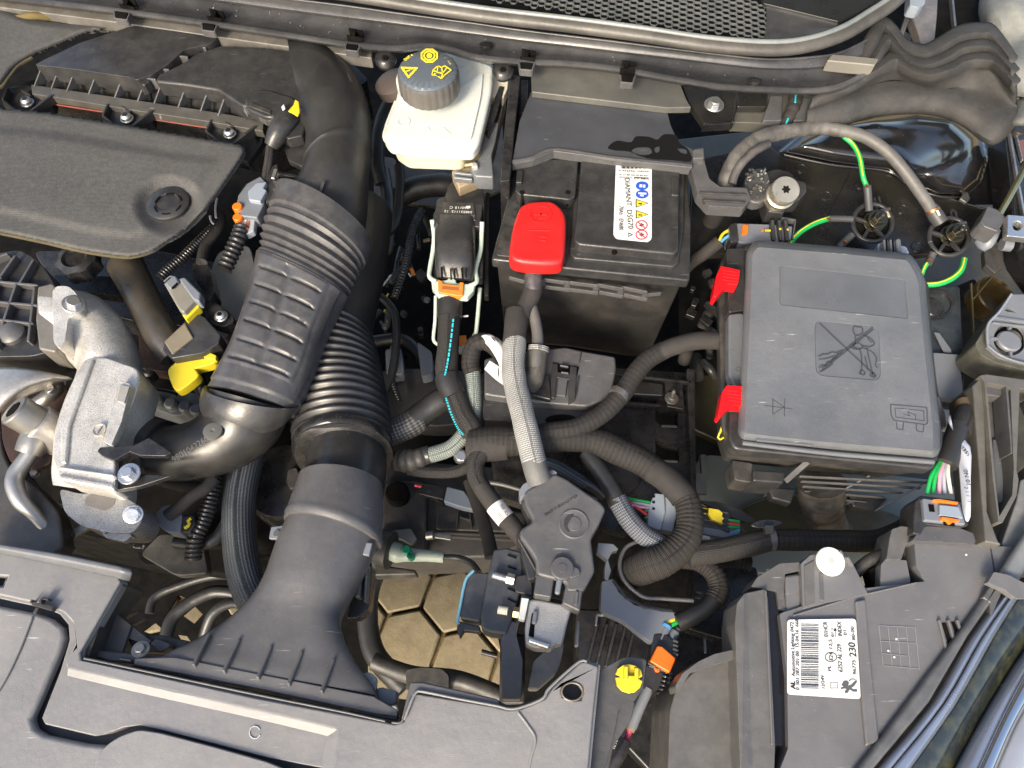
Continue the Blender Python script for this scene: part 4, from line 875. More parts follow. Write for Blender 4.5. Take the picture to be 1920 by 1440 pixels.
poly('plug', [(305, 528), (322, 514), (338, 524), (366, 562), (344, 586), (336, 582)], .975, .02, mat('warm_grey_connector', (.19, .18, .15), .38), t, bev=.003)
poly('plug', [(333, 522), (346, 518), (376, 548), (374, 566), (362, 562)], .978, .02, CON, t, bev=.003)
poly('seal', [(340, 588), (368, 564), (374, 574), (348, 600)], .965, .016, YEL, t, bev=.002)
poly('head', [(304, 526), (318, 514), (330, 516), (336, 528), (318, 542)], .980, .02, CON, t, bev=.003)
for a, b in (((308, 530), (320, 520)), ((322, 540), (332, 530))): bar('groove', (*a, .9803), (*b, .9803), 2.5, .003, DARK, t, bev=0)
t = thing('black_sensor', 410, 585, .93, 'black sensor with a star head screw between grey connector and ribbed duct', 'sensor')
poly('body', [(378, 560), (400, 564), (436, 590), (440, 602), (420, 614), (398, 608), (384, 590)], .94, .02, PLK, t, bev=.003, r=8)
bolt(411, 588, .952, 10, ZN, t, washer=1.3, kind='pan', nm='screw'); socket(411, 588, .9525, 4, t, DARK)
poly('neck', [(360, 494), (382, 484), (392, 500), (402, 550), (392, 566), (376, 540), (362, 520)], .95, .03, PLK, t, bev=.004, r=6)
tag(tube('conduit', [(300, 520, .955), (315, 505, .955), (345, 480, .955), (385, 440, .95), (410, 418, .95)], 9, PLK, corr=(.0046, .0018), seg=16), 'thin corrugated conduit running up from the grey rectangular connector', 'conduit')
tag(tube('braided_conduit', [(378, 492, .955), (386, 460, .95), (410, 425, .95), (414, 405, .95)], 10, BR), 'braided conduit running up behind the foam cover corner', 'conduit')
tag(tube('conduit', [(420, 505, .975), (432, 480, .98), (446, 450, .985), (454, 428, .985)], 16, PLK, corr=(.0076, .0032), seg=24), 'thick corrugated conduit ending below the orange and grey connector', 'conduit')
for i, (a, b, r, lb) in enumerate([((405, 408, .96), (407, 372, .96), 2, 'white cable tie tail standing up near the foam cover corner'), ((394, 405, .96), (400, 420, .96), 2, 'curled white tie end beside the foam cover corner')]):
    tag(tube('tie_tail', [a, ((a[0]+b[0])/2-2, (a[1]+b[1])/2, a[2]), b], r, WHT, seg=6), lb, 'cable tie')
t = thing('orange_grey_connector', 470, 375, .99, 'blue grey connector with two orange clips left of the intake elbow', 'connector')
poly('body', [(446, 366), (462, 344), (488, 330), (500, 342), (494, 384), (482, 408), (446, 404), (442, 388)], .995, .022, CON, t, bev=.002)
poly('top', [(464, 358), (480, 342), (500, 340), (494, 352), (500, 356), (488, 378), (466, 374)], 1.002, .01, COL, t, bev=.002)
poly('front', [(450, 392), (480, 396), (476, 432), (462, 440), (450, 424)], .988, .012, GYW, t, bev=.002)
disc('orange_clip', 444, 386, 1.0, 9, .012, ORG, t); disc('orange_clip', 445, 406, .995, 9, .012, ORG, t)
bars('wire_end', [((456, 430, .99), (461, 412, .99), 4)], .003, WHT, t); bars('wire_end', [((462, 430, .99), (465, 414, .99), 4)], .003, ORG, t)
poly('wing', [(500, 336), (510, 310), (520, 306), (524, 340), (516, 372), (506, 376), (498, 380)], .995, .02, PL, t, bev=.002)
for k in range(4): bar('blade', (512, 322+k*15, 1.0), (566, 332+k*14, .99), 7, .012, PL, t, bev=.001)
bar('metal_tag', (517, 316, 1.01), (511, 334, 1.01), 7, .004, ZN, t)
t = thing('temperature_sensor', 525, 245, 1.01, 'black angled plug with a torn yellow tag on the intake elbow', 'sensor')
tube('boot', [(508, 274, 1.01, 13), (520, 252, 1.02, 19), (532, 232, 1.025, 21), (545, 216, 1.02, 22)], 16, PL, t)
poly('housing', [(510, 240), (530, 212), (560, 216), (572, 236), (566, 254), (540, 260)], 1.02, .02, PL, t, bev=.003, r=3)
poly('yellow_tag', [(540, 208), (550, 196), (553, 186), (560, 190), (562, 210), (558, 218), (548, 212)], 1.046, .002, YEL, t)
poly('white_scrap', [(527, 200), (532, 194), (535, 203), (530, 207)], 1.045, .002, WHT, t)
bars('housing_slot', [((484, 206, 1.035), (520, 220, 1.035), 10)], .008, PLG, t, bev=.002)
tube('sleeve', [(507, 276, 1.005), (504, 300, 1.0), (500, 325, .99), (498, 345, .985)], 8, BR, t)
poly('strap_plate', [(532, 276), (548, 252), (588, 266), (592, 270), (566, 312), (540, 300)], .985, .012, PL, t, bev=.002, r=4)
# ribbed manifold at left edge
t = thing('intake_manifold', 40, 570, .95, 'black ribbed plastic manifold at the left border', 'manifold')
poly('body', [(-60, 480), (0, 474), (34, 468), (60, 480), (82, 500), (108, 540), (108, 655), (60, 668), (-60, 670)], .945, .06, PL, t, bev=.008, r=10)
bars('rib', [((-40, 494, .957), (14, 474, .957), 5), ((-2, 520, .957), (28, 478, .957), 5), ((36, 530, .957), (62, 486, .957), 5), ((-60, 522, .957), (70, 534, .957), 5), ((-60, 560, .957), (70, 572, .957), 5), ((-60, 592, .957), (62, 606, .957), 5), ((30, 530, .957), (6, 600, .957), 5), ((-10, 526, .957), (-30, 594, .957), 5), ((64, 536, .957), (52, 640, .957), 5), ((6, 600, .957), (-10, 650, .957), 5)], .014, PLG, t, bev=.0012)
lathe('boss', P(20, 622, .952), UP, [(.018, -.01), (.018, .0), (.013, .005), (.002, .007)], PLG, t, 24)
poly('flange', [(70, 537), (98, 530), (104, 536), (102, 600), (108, 648), (102, 660), (72, 654), (66, 600)], .975, .05, mat('tan_worn_flange', (.15, .14, .12), .4, dust=.25, metal=.3), t, bev=.003)
poly('paint_mark', [(80, 563), (98, 564), (99, 574), (80, 573)], .9755, .0008, YEL, t, bev=0, r=3)
# aluminium casting
t = thing('aluminium_pipe', 180, 720, .95, 'grainy cast aluminium exhaust gas pipe bending down at the left', 'pipe casting')
duct('casting', [(98, 544, 108, 660, .935, .080, 2.3), (140, 550, 118, 666, .935, .084, 2.2), (194, 566, 132, 680, .935, .088, 2.1), (238, 608, 146, 692, .935, .088, 2.1), (258, 664, 152, 702, .932, .086, 2.1), (252, 712, 146, 726, .930, .07, 2.4), (238, 770, 130, 770, .930, .06, 3), (222, 830, 112, 826, .930, .06, 3), (208, 896, 108, 878, .926, .06, 3), (204, 924, 114, 912, .922, .06, 3)], ALU, t, seg=64,
   disp=lambda th, f, s: .0012*math.sin(th*3+f*14)-.004*math.exp(-((f-.47)/.02)**2)*(math.cos(th) < -.2))
poly('flange', [(98, 545), (106, 536), (128, 536), (142, 548), (152, 566), (150, 586), (128, 596), (122, 640), (110, 655), (100, 640)], .992, .05, ALU, t, bev=.004, r=6)
bolt(137, 563, 1.008, 14, ZN, t, washer=1.5, kind='hex', ax=(.45, .05, 1))
poly('arm', [(147, 692), (158, 672), (196, 668), (258, 690), (262, 712), (246, 762), (222, 800), (216, 850), (214, 922), (112, 902), (97, 862), (100, 820), (116, 760)], .977, .06, ALU, t, bev=.010, seg=6, r=14)
poly('arm_ridge', [(163, 676), (176, 672), (150, 744), (130, 800), (124, 870), (112, 868), (112, 806), (136, 742)], .9815, .008, ALU, t, bev=.003)
poly('end_rib', [(110, 872), (214, 888), (214, 896), (110, 880)], .983, .010, ALU, t, bev=.003); poly('end_rib', [(108, 888), (214, 908), (214, 920), (112, 900)], .982, .012, ALU, t, bev=.003)
poly('side_rib', [(222, 712), (246, 720), (228, 790), (208, 836), (194, 828), (208, 766)], .990, .012, ALU, t, bev=.003, r=4)
poly('identification_plate', [(226, 720), (243, 724), (233, 756), (218, 751)], .9925, .003, mat('engraved_patch', (.30, .29, .27), .6, metal=.4, bump=1, bscale=1600), t, bev=.0008)
lathe('date_stamp', P(186, 806, .982), UP, [(.009, -.004), (.009, -.001), (.0085, .001), (.007, .001), (.0065, -.0005), (0, -.0005)], ALU, t, 24)
bar('stamp_mark', (181, 812, .9835), (191, 798, .9835), 3, .002, ALD, t)
poly('lower_casting', [(110, 915), (150, 926), (216, 918), (232, 930), (262, 948), (268, 976), (248, 1000), (200, 998), (150, 985), (120, 960)], .94, .05, ALD, t, bev=.006, r=12)
poly('cavity_shade', [(160, 930), (186, 918), (222, 922), (214, 950), (196, 960), (156, 948)], .9405, .004, mat('shadowed_casting', (.16, .15, .14), .55, metal=.5, bump=1), t, r=8)  # flat patch on the casting, coloured like a shaded hollow
bolt(247, 965, .968, 15, ZN, t, washer=1.25, kind='hex', ax=(.35, -.35, 1))
poly('lug', [(190, 968), (222, 958), (226, 984), (248, 1004), (232, 1016), (196, 1008), (186, 990)], .935, .012, ALD, t, bev=.003, r=5)
bar('gasket_edge', (176, 982, .938), (200, 996, .938), 12, .006, ZND, t)
# turbo area, far left
t = thing('heat_shield', 40, 720, .9, 'dull metal turbo heat shield arching at the left border', 'heat shield')
strip('shell', [[(-60, 690, .95), (10, 688, .955), (70, 694, .95), (128, 706, .93)], [(-60, 720, .955), (20, 715, .96), (90, 708, .95), (136, 712, .925)], [(-60, 780, .95), (0, 760, .955), (50, 730, .945), (116, 716, .92)], [(-60, 800, .93), (-2, 776, .93), (44, 746, .925), (100, 726, .91)]], SHLD, t, th=.002)
poly('cheek', [(-60, 770), (0, 775), (4, 840), (20, 880), (60, 905), (112, 960), (120, 1030), (60, 1060), (-60, 1010)], .90, .03, mat('dark_sooty_metal', (.085, .08, .075), .45, metal=.6, dust=.5, dcol=(.03, .028, .025), bump=.5), t, bev=.01, r=20)
poly('cavity_shade', [(0, 770), (50, 730), (120, 715), (130, 740), (100, 800), (96, 870), (60, 880), (20, 870), (4, 830)], .903, .01, RUST, t, r=14)  # flat plate above the cheek, dark colour stands for a shaded hollow
t = thing('banjo_oil_feed', 50, 790, .93, 'socket head banjo bolt with a bent steel oil pipe at the left', 'oil pipe')
tube('pipe', [(62, 842, .93, 13), (44, 868, .925, 15), (30, 890, .922, 16), (28, 912, .92, 16), (40, 940, .915, 15), (64, 964, .905, 12), (100, 1004, .885, 11), (132, 1034, .86, 11)], 18, mat('oil_pipe_steel', (.34, .34, .34), .42, metal=.8, dust=.4, dcol=(.07, .065, .06), dscale=10), t, seg=24)
tube('collar', [(72, 812, .93, 26), (62, 832, .928, 26), (54, 850, .925, 24)], 26, ZND, t, seg=24)
lathe('fitting', P(80, 800, .93), (-.55, .25, 1), [(.026, -.03), (.026, .010), (.024, .012)], SHLD, t, 28)
lathe('socket_bolt', P(80, 800, .93), (-.55, .25, 1), [(.0215, .01), (.0215, .040), (.0195, .042), (.012, .042), (.0115, .034), (0, .034)], ZND, t, 32)
lathe('hex_socket', P(80, 800, .93)+Vector((-.55, .25, 1)).normalized()*.0425, (-.55, .25, 1), [(.0110, -.004), (.0110, 0.0)], DARK, t, 6)
bars('copper_washer', [((44, 808, .945), (52, 812, .945), 5), ((82, 788, .945), (88, 792, .945), 6)], .004, COP, t)
tube('small_pipe', [(60, 762, .90, 12), (84, 748, .905, 14), (100, 735, .905, 15), (104, 720, .90, 13)], 14, ZND, t)
disc('pipe_plug', 92, 728, .925, 9, .008, ZN, t, ax=(-.2, .1, 1))
bars('bracket', [((112, 706, .90), (122, 716, .90), 5), ((122, 716, .90), (120, 748, .90), 4)], .01, ZND, t)
t = thing('steel_link', 80, 950, .87, 'dark steel bracket arm crossing below the turbo', 'bracket')
bars('arm', [((30, 890, .88), (110, 1000, .88), 34), ((110, 1000, .88), (128, 1010, .88), 26)], .012, PLD, t, bev=.003)
bars('stay', [((70, 935, .872), (118, 948, .872), 6), ((110, 985, .875), (132, 962, .875), 6), ((125, 1005, .872), (190, 970, .872), 16)], .008, ZND, t, bev=.002)
bolt(62, 885, .89, 8, ZND, t, washer=1.2)
tag(tube('wire_clip', [(251, 1020, .86), (253, 1028, .86), (262, 1026, .86), (266, 1030, .86), (270, 1022, .86)], 2, ZN, seg=6), 'small bent steel wire clip below the aluminium casting', 'clip')
tag(poly('lower_plate', [(262, 1040), (300, 1000), (380, 1010), (390, 1075), (330, 1080)], .74, .02, PLD, r=12), 'dark rounded plate in the shadow below the grey plug', 'plate')
t = thing('drum_housing', 530, 900, .78, 'dark round pulley housing between braided hose and scoop', 'housing')
lathe('drum', P(530, 900, .80), UP, [(.06, -.06), (.06, -.01), (.055, 0), (.0, .002)], PLK, t, 40)
poly('latch', [(540, 880), (556, 876), (562, 892), (558, 912), (544, 918), (536, 902)], .812, .01, PLD, t, r=4)
t = thing('small_filler_cap', 140, 495, .97, 'dark star shaped filler cap peeping out under the foam cover', 'cap')
lathe('cap', P(144, 488, .955), UP, [(.026, -.02), (.026, .004), (.018, .008), (.014, .004), (0, .004)], PLK, t, 42, mod=lambda th, h, r: 1+.10*(math.cos(7*th) > .2)*(r > .02))
tag(poly('valve_cover_edge', [(100, 515), (230, 518), (240, 540), (226, 556), (150, 545), (104, 530)], .86, .02, PLK, r=8), 'glossy black cover edge in the shadow below the foam cover', 'cover')
# ---------------- brake fluid reservoir ----------------
t = thing('brake_fluid_reservoir', 820, 210, 1.0, 'cream translucent brake fluid reservoir under a black fluted cap', 'reservoir')
poly('tank', [(752, 128), (770, 112), (850, 98), (925, 122), (922, 170), (912, 215), (899, 268), (886, 284), (800, 281), (730, 272), (718, 256), (724, 232), (742, 185)], 1.0, .022, WHC, t, bev=.006, seg=4, r=8)
poly('tank_top', [(756, 150), (790, 180), (830, 185), (906, 135), (902, 180), (884, 258), (874, 264), (740, 258), (734, 250), (744, 215)], 1.004, .012, WHC, t, bev=.004, seg=3, r=8)
poly('seam', [(750, 130), (770, 108), (850, 96), (927, 122), (920, 200), (902, 272), (888, 288), (800, 285), (727, 275), (715, 256), (722, 230), (740, 185)], .983, .004, WHC, t, bev=.0015, r=8)
poly('lower_tank', [(760, 130), (850, 100), (920, 125), (900, 230), (884, 276), (864, 296), (760, 292), (734, 274)], .982, .034, WHR, t, bev=.006, seg=4, r=10, draft=.004)
lathe('neck', P(802, 168, .998), UP, [(.048, 0), (.048, .02), (.044, .022)], WHC, t, 32)
lathe('moulded_ring', P(757, 228, 1.0045), UP, [(.010, -.001), (.010, .0008), (.0085, .0008), (.008, 0), (0, 0)], WHC, t, 24)
bars('moulded_text', [((786+k*7, 231+k*.4, 1.005), (790+k*7, 231+k*.4, 1.005), 5) for k in range(8)], .0012, mat('moulded_cream', (.9, .9, .84), .3), t, bev=.0003)
bars('moulded_mark', [((784, 244, 1.005), (800, 236, 1.005), 2), ((800, 236, 1.005), (808, 246, 1.005), 2), ((818, 246, 1.005), (830, 238, 1.005), 2), ((830, 238, 1.005), (844, 250, 1.005), 2), ((770, 240, 1.005), (776, 240, 1.005), 2)], .001, WHC, t, bev=.0003)
txt('(5)', (822, 312), (836, 312), .9505, 7, GDOT, t, up=(0, -.6, 1))
CX, CY = 802, 124; cz = 1.062; CR = M1(CX, CY, cz)*57
capc = P(CX, CY+6, cz)
lathe('cap', capc-UP*.038, UP, [(CR*.96, 0), (CR*1.01, .004), (CR, .030), (CR*.97, .034)], CAPS, t, 140, mod=lambda th, h, r: 1+.022*abs(math.sin(th*13)), ang=20)
lathe('cap_top', capc-UP*.006, UP, [(CR*.975, 0), (CR*.96, .004), (CR*.90, .007), (CR*.55, .009), (0, .0095)], CAPM, t, 78, mod=lambda th, h, r: 1+.018*abs(math.sin(th*13))*(r > CR*.93))
zt = cz+.0048
def caploc(px, py): return P(px, py, zt)
def ring(nm, px, py, z, ro, ri, m, par, n=8, h=.0006, rot=0):
    o = [(px+ro*math.cos(rot+a*2*math.pi/n), py+ro*.80*math.sin(rot+a*2*math.pi/n)) for a in range(n)]
    i = [(px+ri*math.cos(rot+a*2*math.pi/n), py+ri*.80*math.sin(rot+a*2*math.pi/n)) for a in range(n)]
    return poly(nm, o, z, h, m, par, holes=[i], bev=0)
ring('brake_symbol', 805, 104, zt, 17.5, 14, INKY, t, 8, rot=.39)
ring('brake_symbol', 805, 104, zt, 11.5, 8.5, INKY, t, 24); 
poly('brake_symbol', [(805+5.5*math.cos(a*.5236), 104+4.5*math.sin(a*.5236)) for a in range(12)], zt, .0006, INKY, t, bev=0)
poly('warning_symbol', rnd([(750, 125), (785, 126), (766, 147)], 3), zt-.001, .0006, INKY, t, bev=0, holes=[[(757, 128), (778, 129), (766, 141)]])
bar('warning_symbol', (770, 129, zt), (774, 128, zt), 3, .0006, INKY, t, bev=0); bar('warning_symbol', (762, 133, zt), (769, 131, zt), 2.4, .0006, INKY, t, bev=0)
bars('book_symbol', [(((808+a), (132+b), zt), ((808+c), (132+d), zt), 2.2) for a, b, c, d in ((4, -1, 13, -9), (13, -9, 20, -6), (20, -6, 26, -9), (26, -9, 38, -1), (38, -1, 26, 8), (26, 8, 20, 15), (20, 15, 10, 8), (10, 8, 2, 8), (2, 8, 4, -1), (13, -9, 12, 3), (12, 3, 22, 5), (22, 5, 30, -5), (20, -6, 22, 5), (4, -1, 12, 3), (6, 5, 14, 11), (22, 5, 20, 13))], .0006, INKY, t, bev=0)
txt('DOT 4', (780, 152), (803, 152.5), zt-.003, 6, INKY, t, bold=.0002)
txt('DOT 4', (760, 114), (775, 104), zt-.003, 6, INKY, t, bold=.0002)
txt('DOT 4', (846, 120), (834, 108), zt-.003, 6, INKY, t, bold=.0002)
tag(lathe('grommet', P(738, 158, .99), (-.3, 0, 1), [(.03, -.01), (.03, .006), (.02, .012), (0, .013)], mat('brown_black_rubber', (.07, .055, .05), .5), None, 28), 'brown black rubber grommet left of the reservoir cap', 'grommet')
t = thing('reservoir_bracket', 905, 260, .96, 'sandy tan bracket with small silver castings beside the reservoir', 'bracket')
poly('plate', [(925, 140), (950, 136), (948, 180), (930, 260), (912, 330), (860, 352), (846, 320), (880, 290), (905, 240)], .945, .03, TAN, t, bev=.003)
poly('cream_part', [(930, 136), (955, 138), (952, 165), (944, 182), (918, 178), (920, 150)], .975, .02, CRM, t, bev=.003, r=3)
poly('spacer', [(936, 160), (946, 162), (930, 220), (916, 250), (908, 240)], .978, .02, PLK, t)
poly('silver_casting', [(914, 226), (936, 228), (930, 262), (922, 290), (926, 332), (890, 330), (878, 305), (898, 296), (904, 268)], .965, .03, ALB, t, bev=.005, r=5)
tube('stud', [(872, 310, .965), (892, 307, .968)], 6, BRS, t, corr=(.002, .0004)); bars('nut', [((884, 309, .972), (896, 307, .972), 14)], .012, ALU, t, bev=.003)
tube('stud', [(898, 236, .968), (912, 234, .968)], 5, ZND, t, corr=(.002, .0004))
for y in (322, 331): bar('fin', (850, y, .955), (886, y+4, .955), 6, .01, ALB, t, bev=.002)
# ---------------- ABS / engine computer connector with cable ----------------
t = thing('lever_connector', 858, 460, .95, 'upright black connector with pale green wire bail and orange catch', 'connector')
poly('back_plate', [(840, 350), (848, 338), (862, 342), (866, 348), (902, 352), (908, 362), (910, 388), (905, 520), (812, 520), (812, 400), (832, 372)], .925, .02, PL, t, bev=.002, r=3)
poly('head', [(818, 376), (824, 370), (836, 368), (840, 384), (900, 382), (906, 384), (900, 425), (812, 424)], .955, .03, PL, t, bev=.002)
poly('label_face', [(830, 378), (888, 380), (892, 405), (826, 402)], .9575, .006, PLD, t, bev=.001)
txt('348531112  12', (886, 396), (834, 394), .9582, 5, INKW, t, up=None); txt('360/15 C', (880, 388), (844, 387), .9582, 5, INKW, t)
bars('label_box', [((874, 388, .958), (882, 388, .958), 5)], .0006, INKW, t, bev=0)
bars('grid', [((828, 406, .957), (892, 412, .957), 4), ((830, 418, .957), (890, 424, .957), 4), ((838, 402, .957), (837, 424, .957), 4), ((856, 404, .957), (855, 424, .957), 4), ((874, 406, .957), (873, 424, .957), 4), ((888, 404, .957), (886, 428, .957), 4)], .008, PLG, t, bev=.001)
duct('body', [(818, 422, 896, 426, .935, .05, 4), (816, 450, 892, 454, .937, .058, 4), (817, 490, 891, 494, .935, .055, 4), (820, 522, 888, 528, .925, .04, 4)], PL, t, seg=48)
bars('slots', [((828, 500, .958), (829, 522, .952), 4), ((845, 503, .958), (846, 524, .952), 3), ((852, 503, .958), (853, 524, .952), 3), ((866, 502, .958), (868, 524, .952), 4), ((874, 502, .958), (874, 520, .952), 3)], .003, DARK, t, bev=0)
tube('bail', [(810, 412, .957), (812, 424, .95), (814, 445, .945), (812, 470, .935), (806, 505, .93), (806, 520, .93), (818, 528, .93)], 4.5, BAIL, t, seg=10)
tube('bail', [(904, 416, .957), (903, 440, .945), (901, 470, .935), (892, 505, .93), (894, 528, .93), (880, 536, .93)], 4.5, BAIL, t, seg=10)
poly('collar', [(808, 520), (820, 526), (838, 524), (842, 520), (854, 522), (856, 530), (880, 532), (892, 528), (888, 545), (876, 558), (822, 553), (810, 540)], .93, .012, BAIL, t, bev=.002)
poly('orange_catch', [(821, 523), (829, 526), (831, 531), (860, 534), (862, 528), (870, 529), (868, 554), (856, 554), (822, 548)], .934, .012, ORD, t, bev=.0015)
bars('catch_groove', [((829, 539, .9345), (860, 542, .9345), 7)], .002, mat('orange_recess', (.30, .09, .02), .6), t, bev=0)
for k, m_ in enumerate((ORD, YEL, WHT, RDW, WHT)): tube('core', [(827+k*4, 553, .92), (830+k*3.4, 562, .91)], 1.8, m_, t, seg=6)
tube('side_frame', [(817, 555, .90), (816, 600, .885), (813, 636, .87), (822, 646, .87)], 3.5, BAIL, t, seg=8)
tube('side_frame', [(900, 540, .90), (896, 590, .885), (892, 630, .87)], 4, BAIL, t, seg=8)
poly('lower_catch', [(861, 629), (874, 628), (876, 645), (861, 647)], .872, .01, ORD, t, bev=.001)
poly('lower_frame', [(858, 648), (876, 646), (888, 622), (892, 626), (876, 660), (860, 660)], .868, .008, BAIL, t, bev=.001)
bar('white_mark', (868, 593, .9), (878, 592, .9), 3, .001, WHT, t, bev=0)
bar('side_channel', (914, 360, .90), (912, 555, .87), 8, .02, PLD, t, bev=.002)
t = thing('turquoise_striped_cable', 845, 700, .9, 'black woven cable with a turquoise dashed tracer below the lever connector', 'cable')
tube('sleeve', [(844, 560, .91), (842, 600, .905), (840, 650, .90), (838, 700, .895), (852, 740, .89), (866, 775, .885), (880, 798, .88), (888, 815, .875)], 21, BR, t, seg=28)
tube('smooth_wrap', [(845, 553, .913), (844, 575, .910), (843, 596, .907)], 22.5, RUB, t); tube('smooth_wrap', [(838, 706, .896), (842, 722, .895), (852, 744, .892)], 22.5, RUB, t)
tr = [(850, 598), (846, 640), (840, 700), (834, 704)]
def dash(pts, n, r=1.8, m_=CYA, dz=.02):
    q = sm(pts, 12, False)
    L = [((q[int(i*(len(q)-1)/n)]), (q[int((i+.62)*(len(q)-1)/n)])) for i in range(n)]
    return L
bars('tracer', [((*a[:2], a[2]), (*b[:2], b[2]), 3) for a, b in dash([(850, 598, .924), (845, 640, .921), (839, 680, .917), (834, 704, .914)], 22)], .002, CYA, t, bev=0)
bars('tracer', [((*a[:2], a[2]), (*b[:2], b[2]), 3) for a, b in dash([(836, 746, .908), (846, 776, .905), (858, 802, .90), (870, 816, .892)], 18)], .002, CYA, t, bev=0)
# ---------------- battery ----------------
t = thing('car_battery', 1110, 420, .97, 'black car battery with a white warning label', 'battery')
poly('body', [(930, 480), (1095, 500), (1283, 522), (1282, 330), (970, 300)], .958, .25, mat('dusty_battery_case', (.020, .020, .020), .45, bump=.3, dust=.45, dcol=(.10, .09, .078), dscale=16, speck=.8), t, bev=.004, draft=.012)
poly('lid', [(921, 486), (1072, 504), (1294, 526), (1296, 420), (1288, 300), (968, 280), (955, 360)], .972, .020, PL, t, bev=.005, seg=3, r=6)
poly('terminal_floor', [(930, 478), (1062, 494), (1064, 400), (1060, 380), (968, 370), (950, 395)], .9735, .004, mat('dusty_black', (.018, .018, .018), .5, speck=1.4, dust=.2), t, r=6, bev=.001)
poly('left_block', [(970, 300), (1085, 296), (1082, 340), (1079, 368), (1068, 374), (974, 364), (966, 358)], .995, .022, PL, t, bev=.004, seg=3, r=5)
poly('right_block', [(1090, 296), (1276, 310), (1273, 400), (1273, 468), (1264, 476), (1086, 458), (1075, 450), (1082, 390)], .997, .024, PL, t, bev=.005, seg=3, r=6)
poly('right_step', [(1080, 300), (1285, 318), (1282, 430), (1272, 494), (1262, 500), (1076, 484), (1068, 474), (1074, 400)], .9805, .010, PL, t, bev=.003, r=5)
for x in (979, 1065):
    bar('slit', (x, 362, .9965), (x-2, 388, .982), 4, .02, DARK, t, bev=0); disc('slit_hole', x, 360, .9962, 5, .002, DARK, t)
disc('vent_hole', 1152, 472, .9935, 5, .003, DARK, t)
bars('handle_lug', [((975, 318, 1.0), (973, 342, 1.0), 12), ((1266, 330, 1.0), (1266, 366, 1.0), 14)], .01, PL, t, bev=.002)
F = []
for a, b, c_, d in ((1022, 522, 1068, 530), (1068, 527, 1122, 536), (1124, 532, 1168, 542), (1170, 537, 1214, 548)):
    F += [((a, b, .948), (c_, d-2, .948), 2.5), ((a, b, .948), (a, b+13, .93), 2.5), ((c_, d-2, .948), (c_, d+11, .93), 2.5), ((a, b+13, .935), (c_, d+11, .935), 2.5)]
bars('rib', F+[((955, 518, .948), (985, 526, .948), 2), ((1214, 550, .94), (1240, 548, .94), 2)], .008, PLG, t, bev=.0005)
# label on the battery
zl = .9976
poly('label', [(1155, 300), (1222, 302), (1222, 448), (1215, 454), (1156, 448), (1150, 441)], zl, .0004, WHT, t, bev=0, r=5)
zi = zl+.0005
for k, y in enumerate((348, 364)):
    poly('blue_symbol', [(1204+12*math.cos(a*.314), y+8*math.sin(a*.314)) for a in range(20)], zi, .0004, BLUI, t, bev=0)
bars('white_symbol', [((1199, 348, zi+.0004), (1210, 349, zi+.0004), 7)], .0002, WHT, t, bev=0)
bars('blue_line', [((1205, 344, zi+.0007), (1205, 352, zi+.0007), 1.2)], .0002, BLUI, t, bev=0)
bars('white_symbol', [((1197, 362, zi+.0004), (1212, 363, zi+.0004), 4), ((1200, 366, zi+.0004), (1207, 367, zi+.0004), 3)], .0002, WHT, t, bev=0)
for y in (381, 402):
    poly('warning_symbol', [(1192, y-8), (1216, y), (1192, y+8)], zi, .0004, INK, t, bev=0)
    poly('warning_symbol', [(1194, y-6), (1213, y), (1194, y+6)], zi+.0003, .0004, INKY, t, bev=0)
    bars('hazard_mark', [((1197, y+1, zi+.0007), (1204, y+1, zi+.0007), 3)], .0002, INK, t, bev=0)
for y in (422, 440):
    ring('prohibition_symbol', 1203, y, zi, 11.5, 9.5, REDI, t, 24, h=.0004)
    bars('prohibition_bar', [((1196, y-6, zi+.0002), (1210, y+6, zi+.0002), 2)], .0002, REDI, t, bev=0); bars('mark', [((1199, y+1, zi), (1207, y-1, zi), 3), ((1203, y-4, zi), (1203, y+4, zi), 1.5)], .0002, INK, t, bev=0)
txt('DIAMANT  DSG70', (1171, 333), (1178, 428), zi, 9.5, INK, t)
txt('70Ah   EN680', (1161, 386), (1161, 431), zi, 8, INK, t)
ring('recycling_mark', 1181, 440, zi, 6, 3.5, INK, t, 3, h=.0003)
bars('barcode', [((1165+k*2.6, 309, zi), (1165+k*2.6, 316+(k % 3)*.0, zi), 1.0+.8*((k*7) % 3)) for k in range(20)], .0003, INK, t, bev=0)
txt('9 436556 109029', (1160, 321), (1216, 323), zi, 3.4, INK, t); txt('PL LT EE NO SE BE RO', (1161, 328.5), (1214, 330.5), zi, 3, INK, t); txt('KE EU CO UY', (1161, 333), (1186, 334), zi, 2.6, INK, t)
bars('print_block', [((1189, 333.5, zi), (1216, 335, zi), 5)], .0003, INK, t, bev=0); txt('24 08 11 02', (1190, 335.5), (1215, 337), zi+.0004, 3, WHT, t)
# red terminal cover
t = thing('terminal_cover', 1008, 435, .99, 'red plastic positive terminal cover with a raised plus sign', 'cover')
RC = [(974, 389), (984, 380), (998, 376), (1029, 375), (1044, 381), (1056, 394), (1061, 412), (1060, 450), (1056, 482), (1044, 492), (1010, 493), (968, 488), (956, 476), (957, 455), (963, 420)]
poly('cover', sm(RC, 3), 1.006, .028, RED, t, bev=.007, seg=5, draft=-.002)
ring('raised_ring', 1014, 401, 1.0072, 21, 18.8, RED, t, 32, h=.0014)
bars('plus_sign', [((1002, 401, 1.0072), (1026, 401.5, 1.0072), 4), ((1014, 393, 1.0072), (1014, 409, 1.0072), 4)], .0014, RED, t, bev=.0003)
bars('raised_line', [((990, 431, 1.0070), (1032, 432, 1.0070), 2), ((1012, 442, 1.0070), (1024, 443, 1.0070), 5), ((1012, 450, 1.0070), (1024, 451, 1.0070), 3)], .001, RED, t, bev=.0003)
t = thing('positive_cable', 985, 700, .93, 'thick battery cable in a pale silver braided sleeve', 'cable')
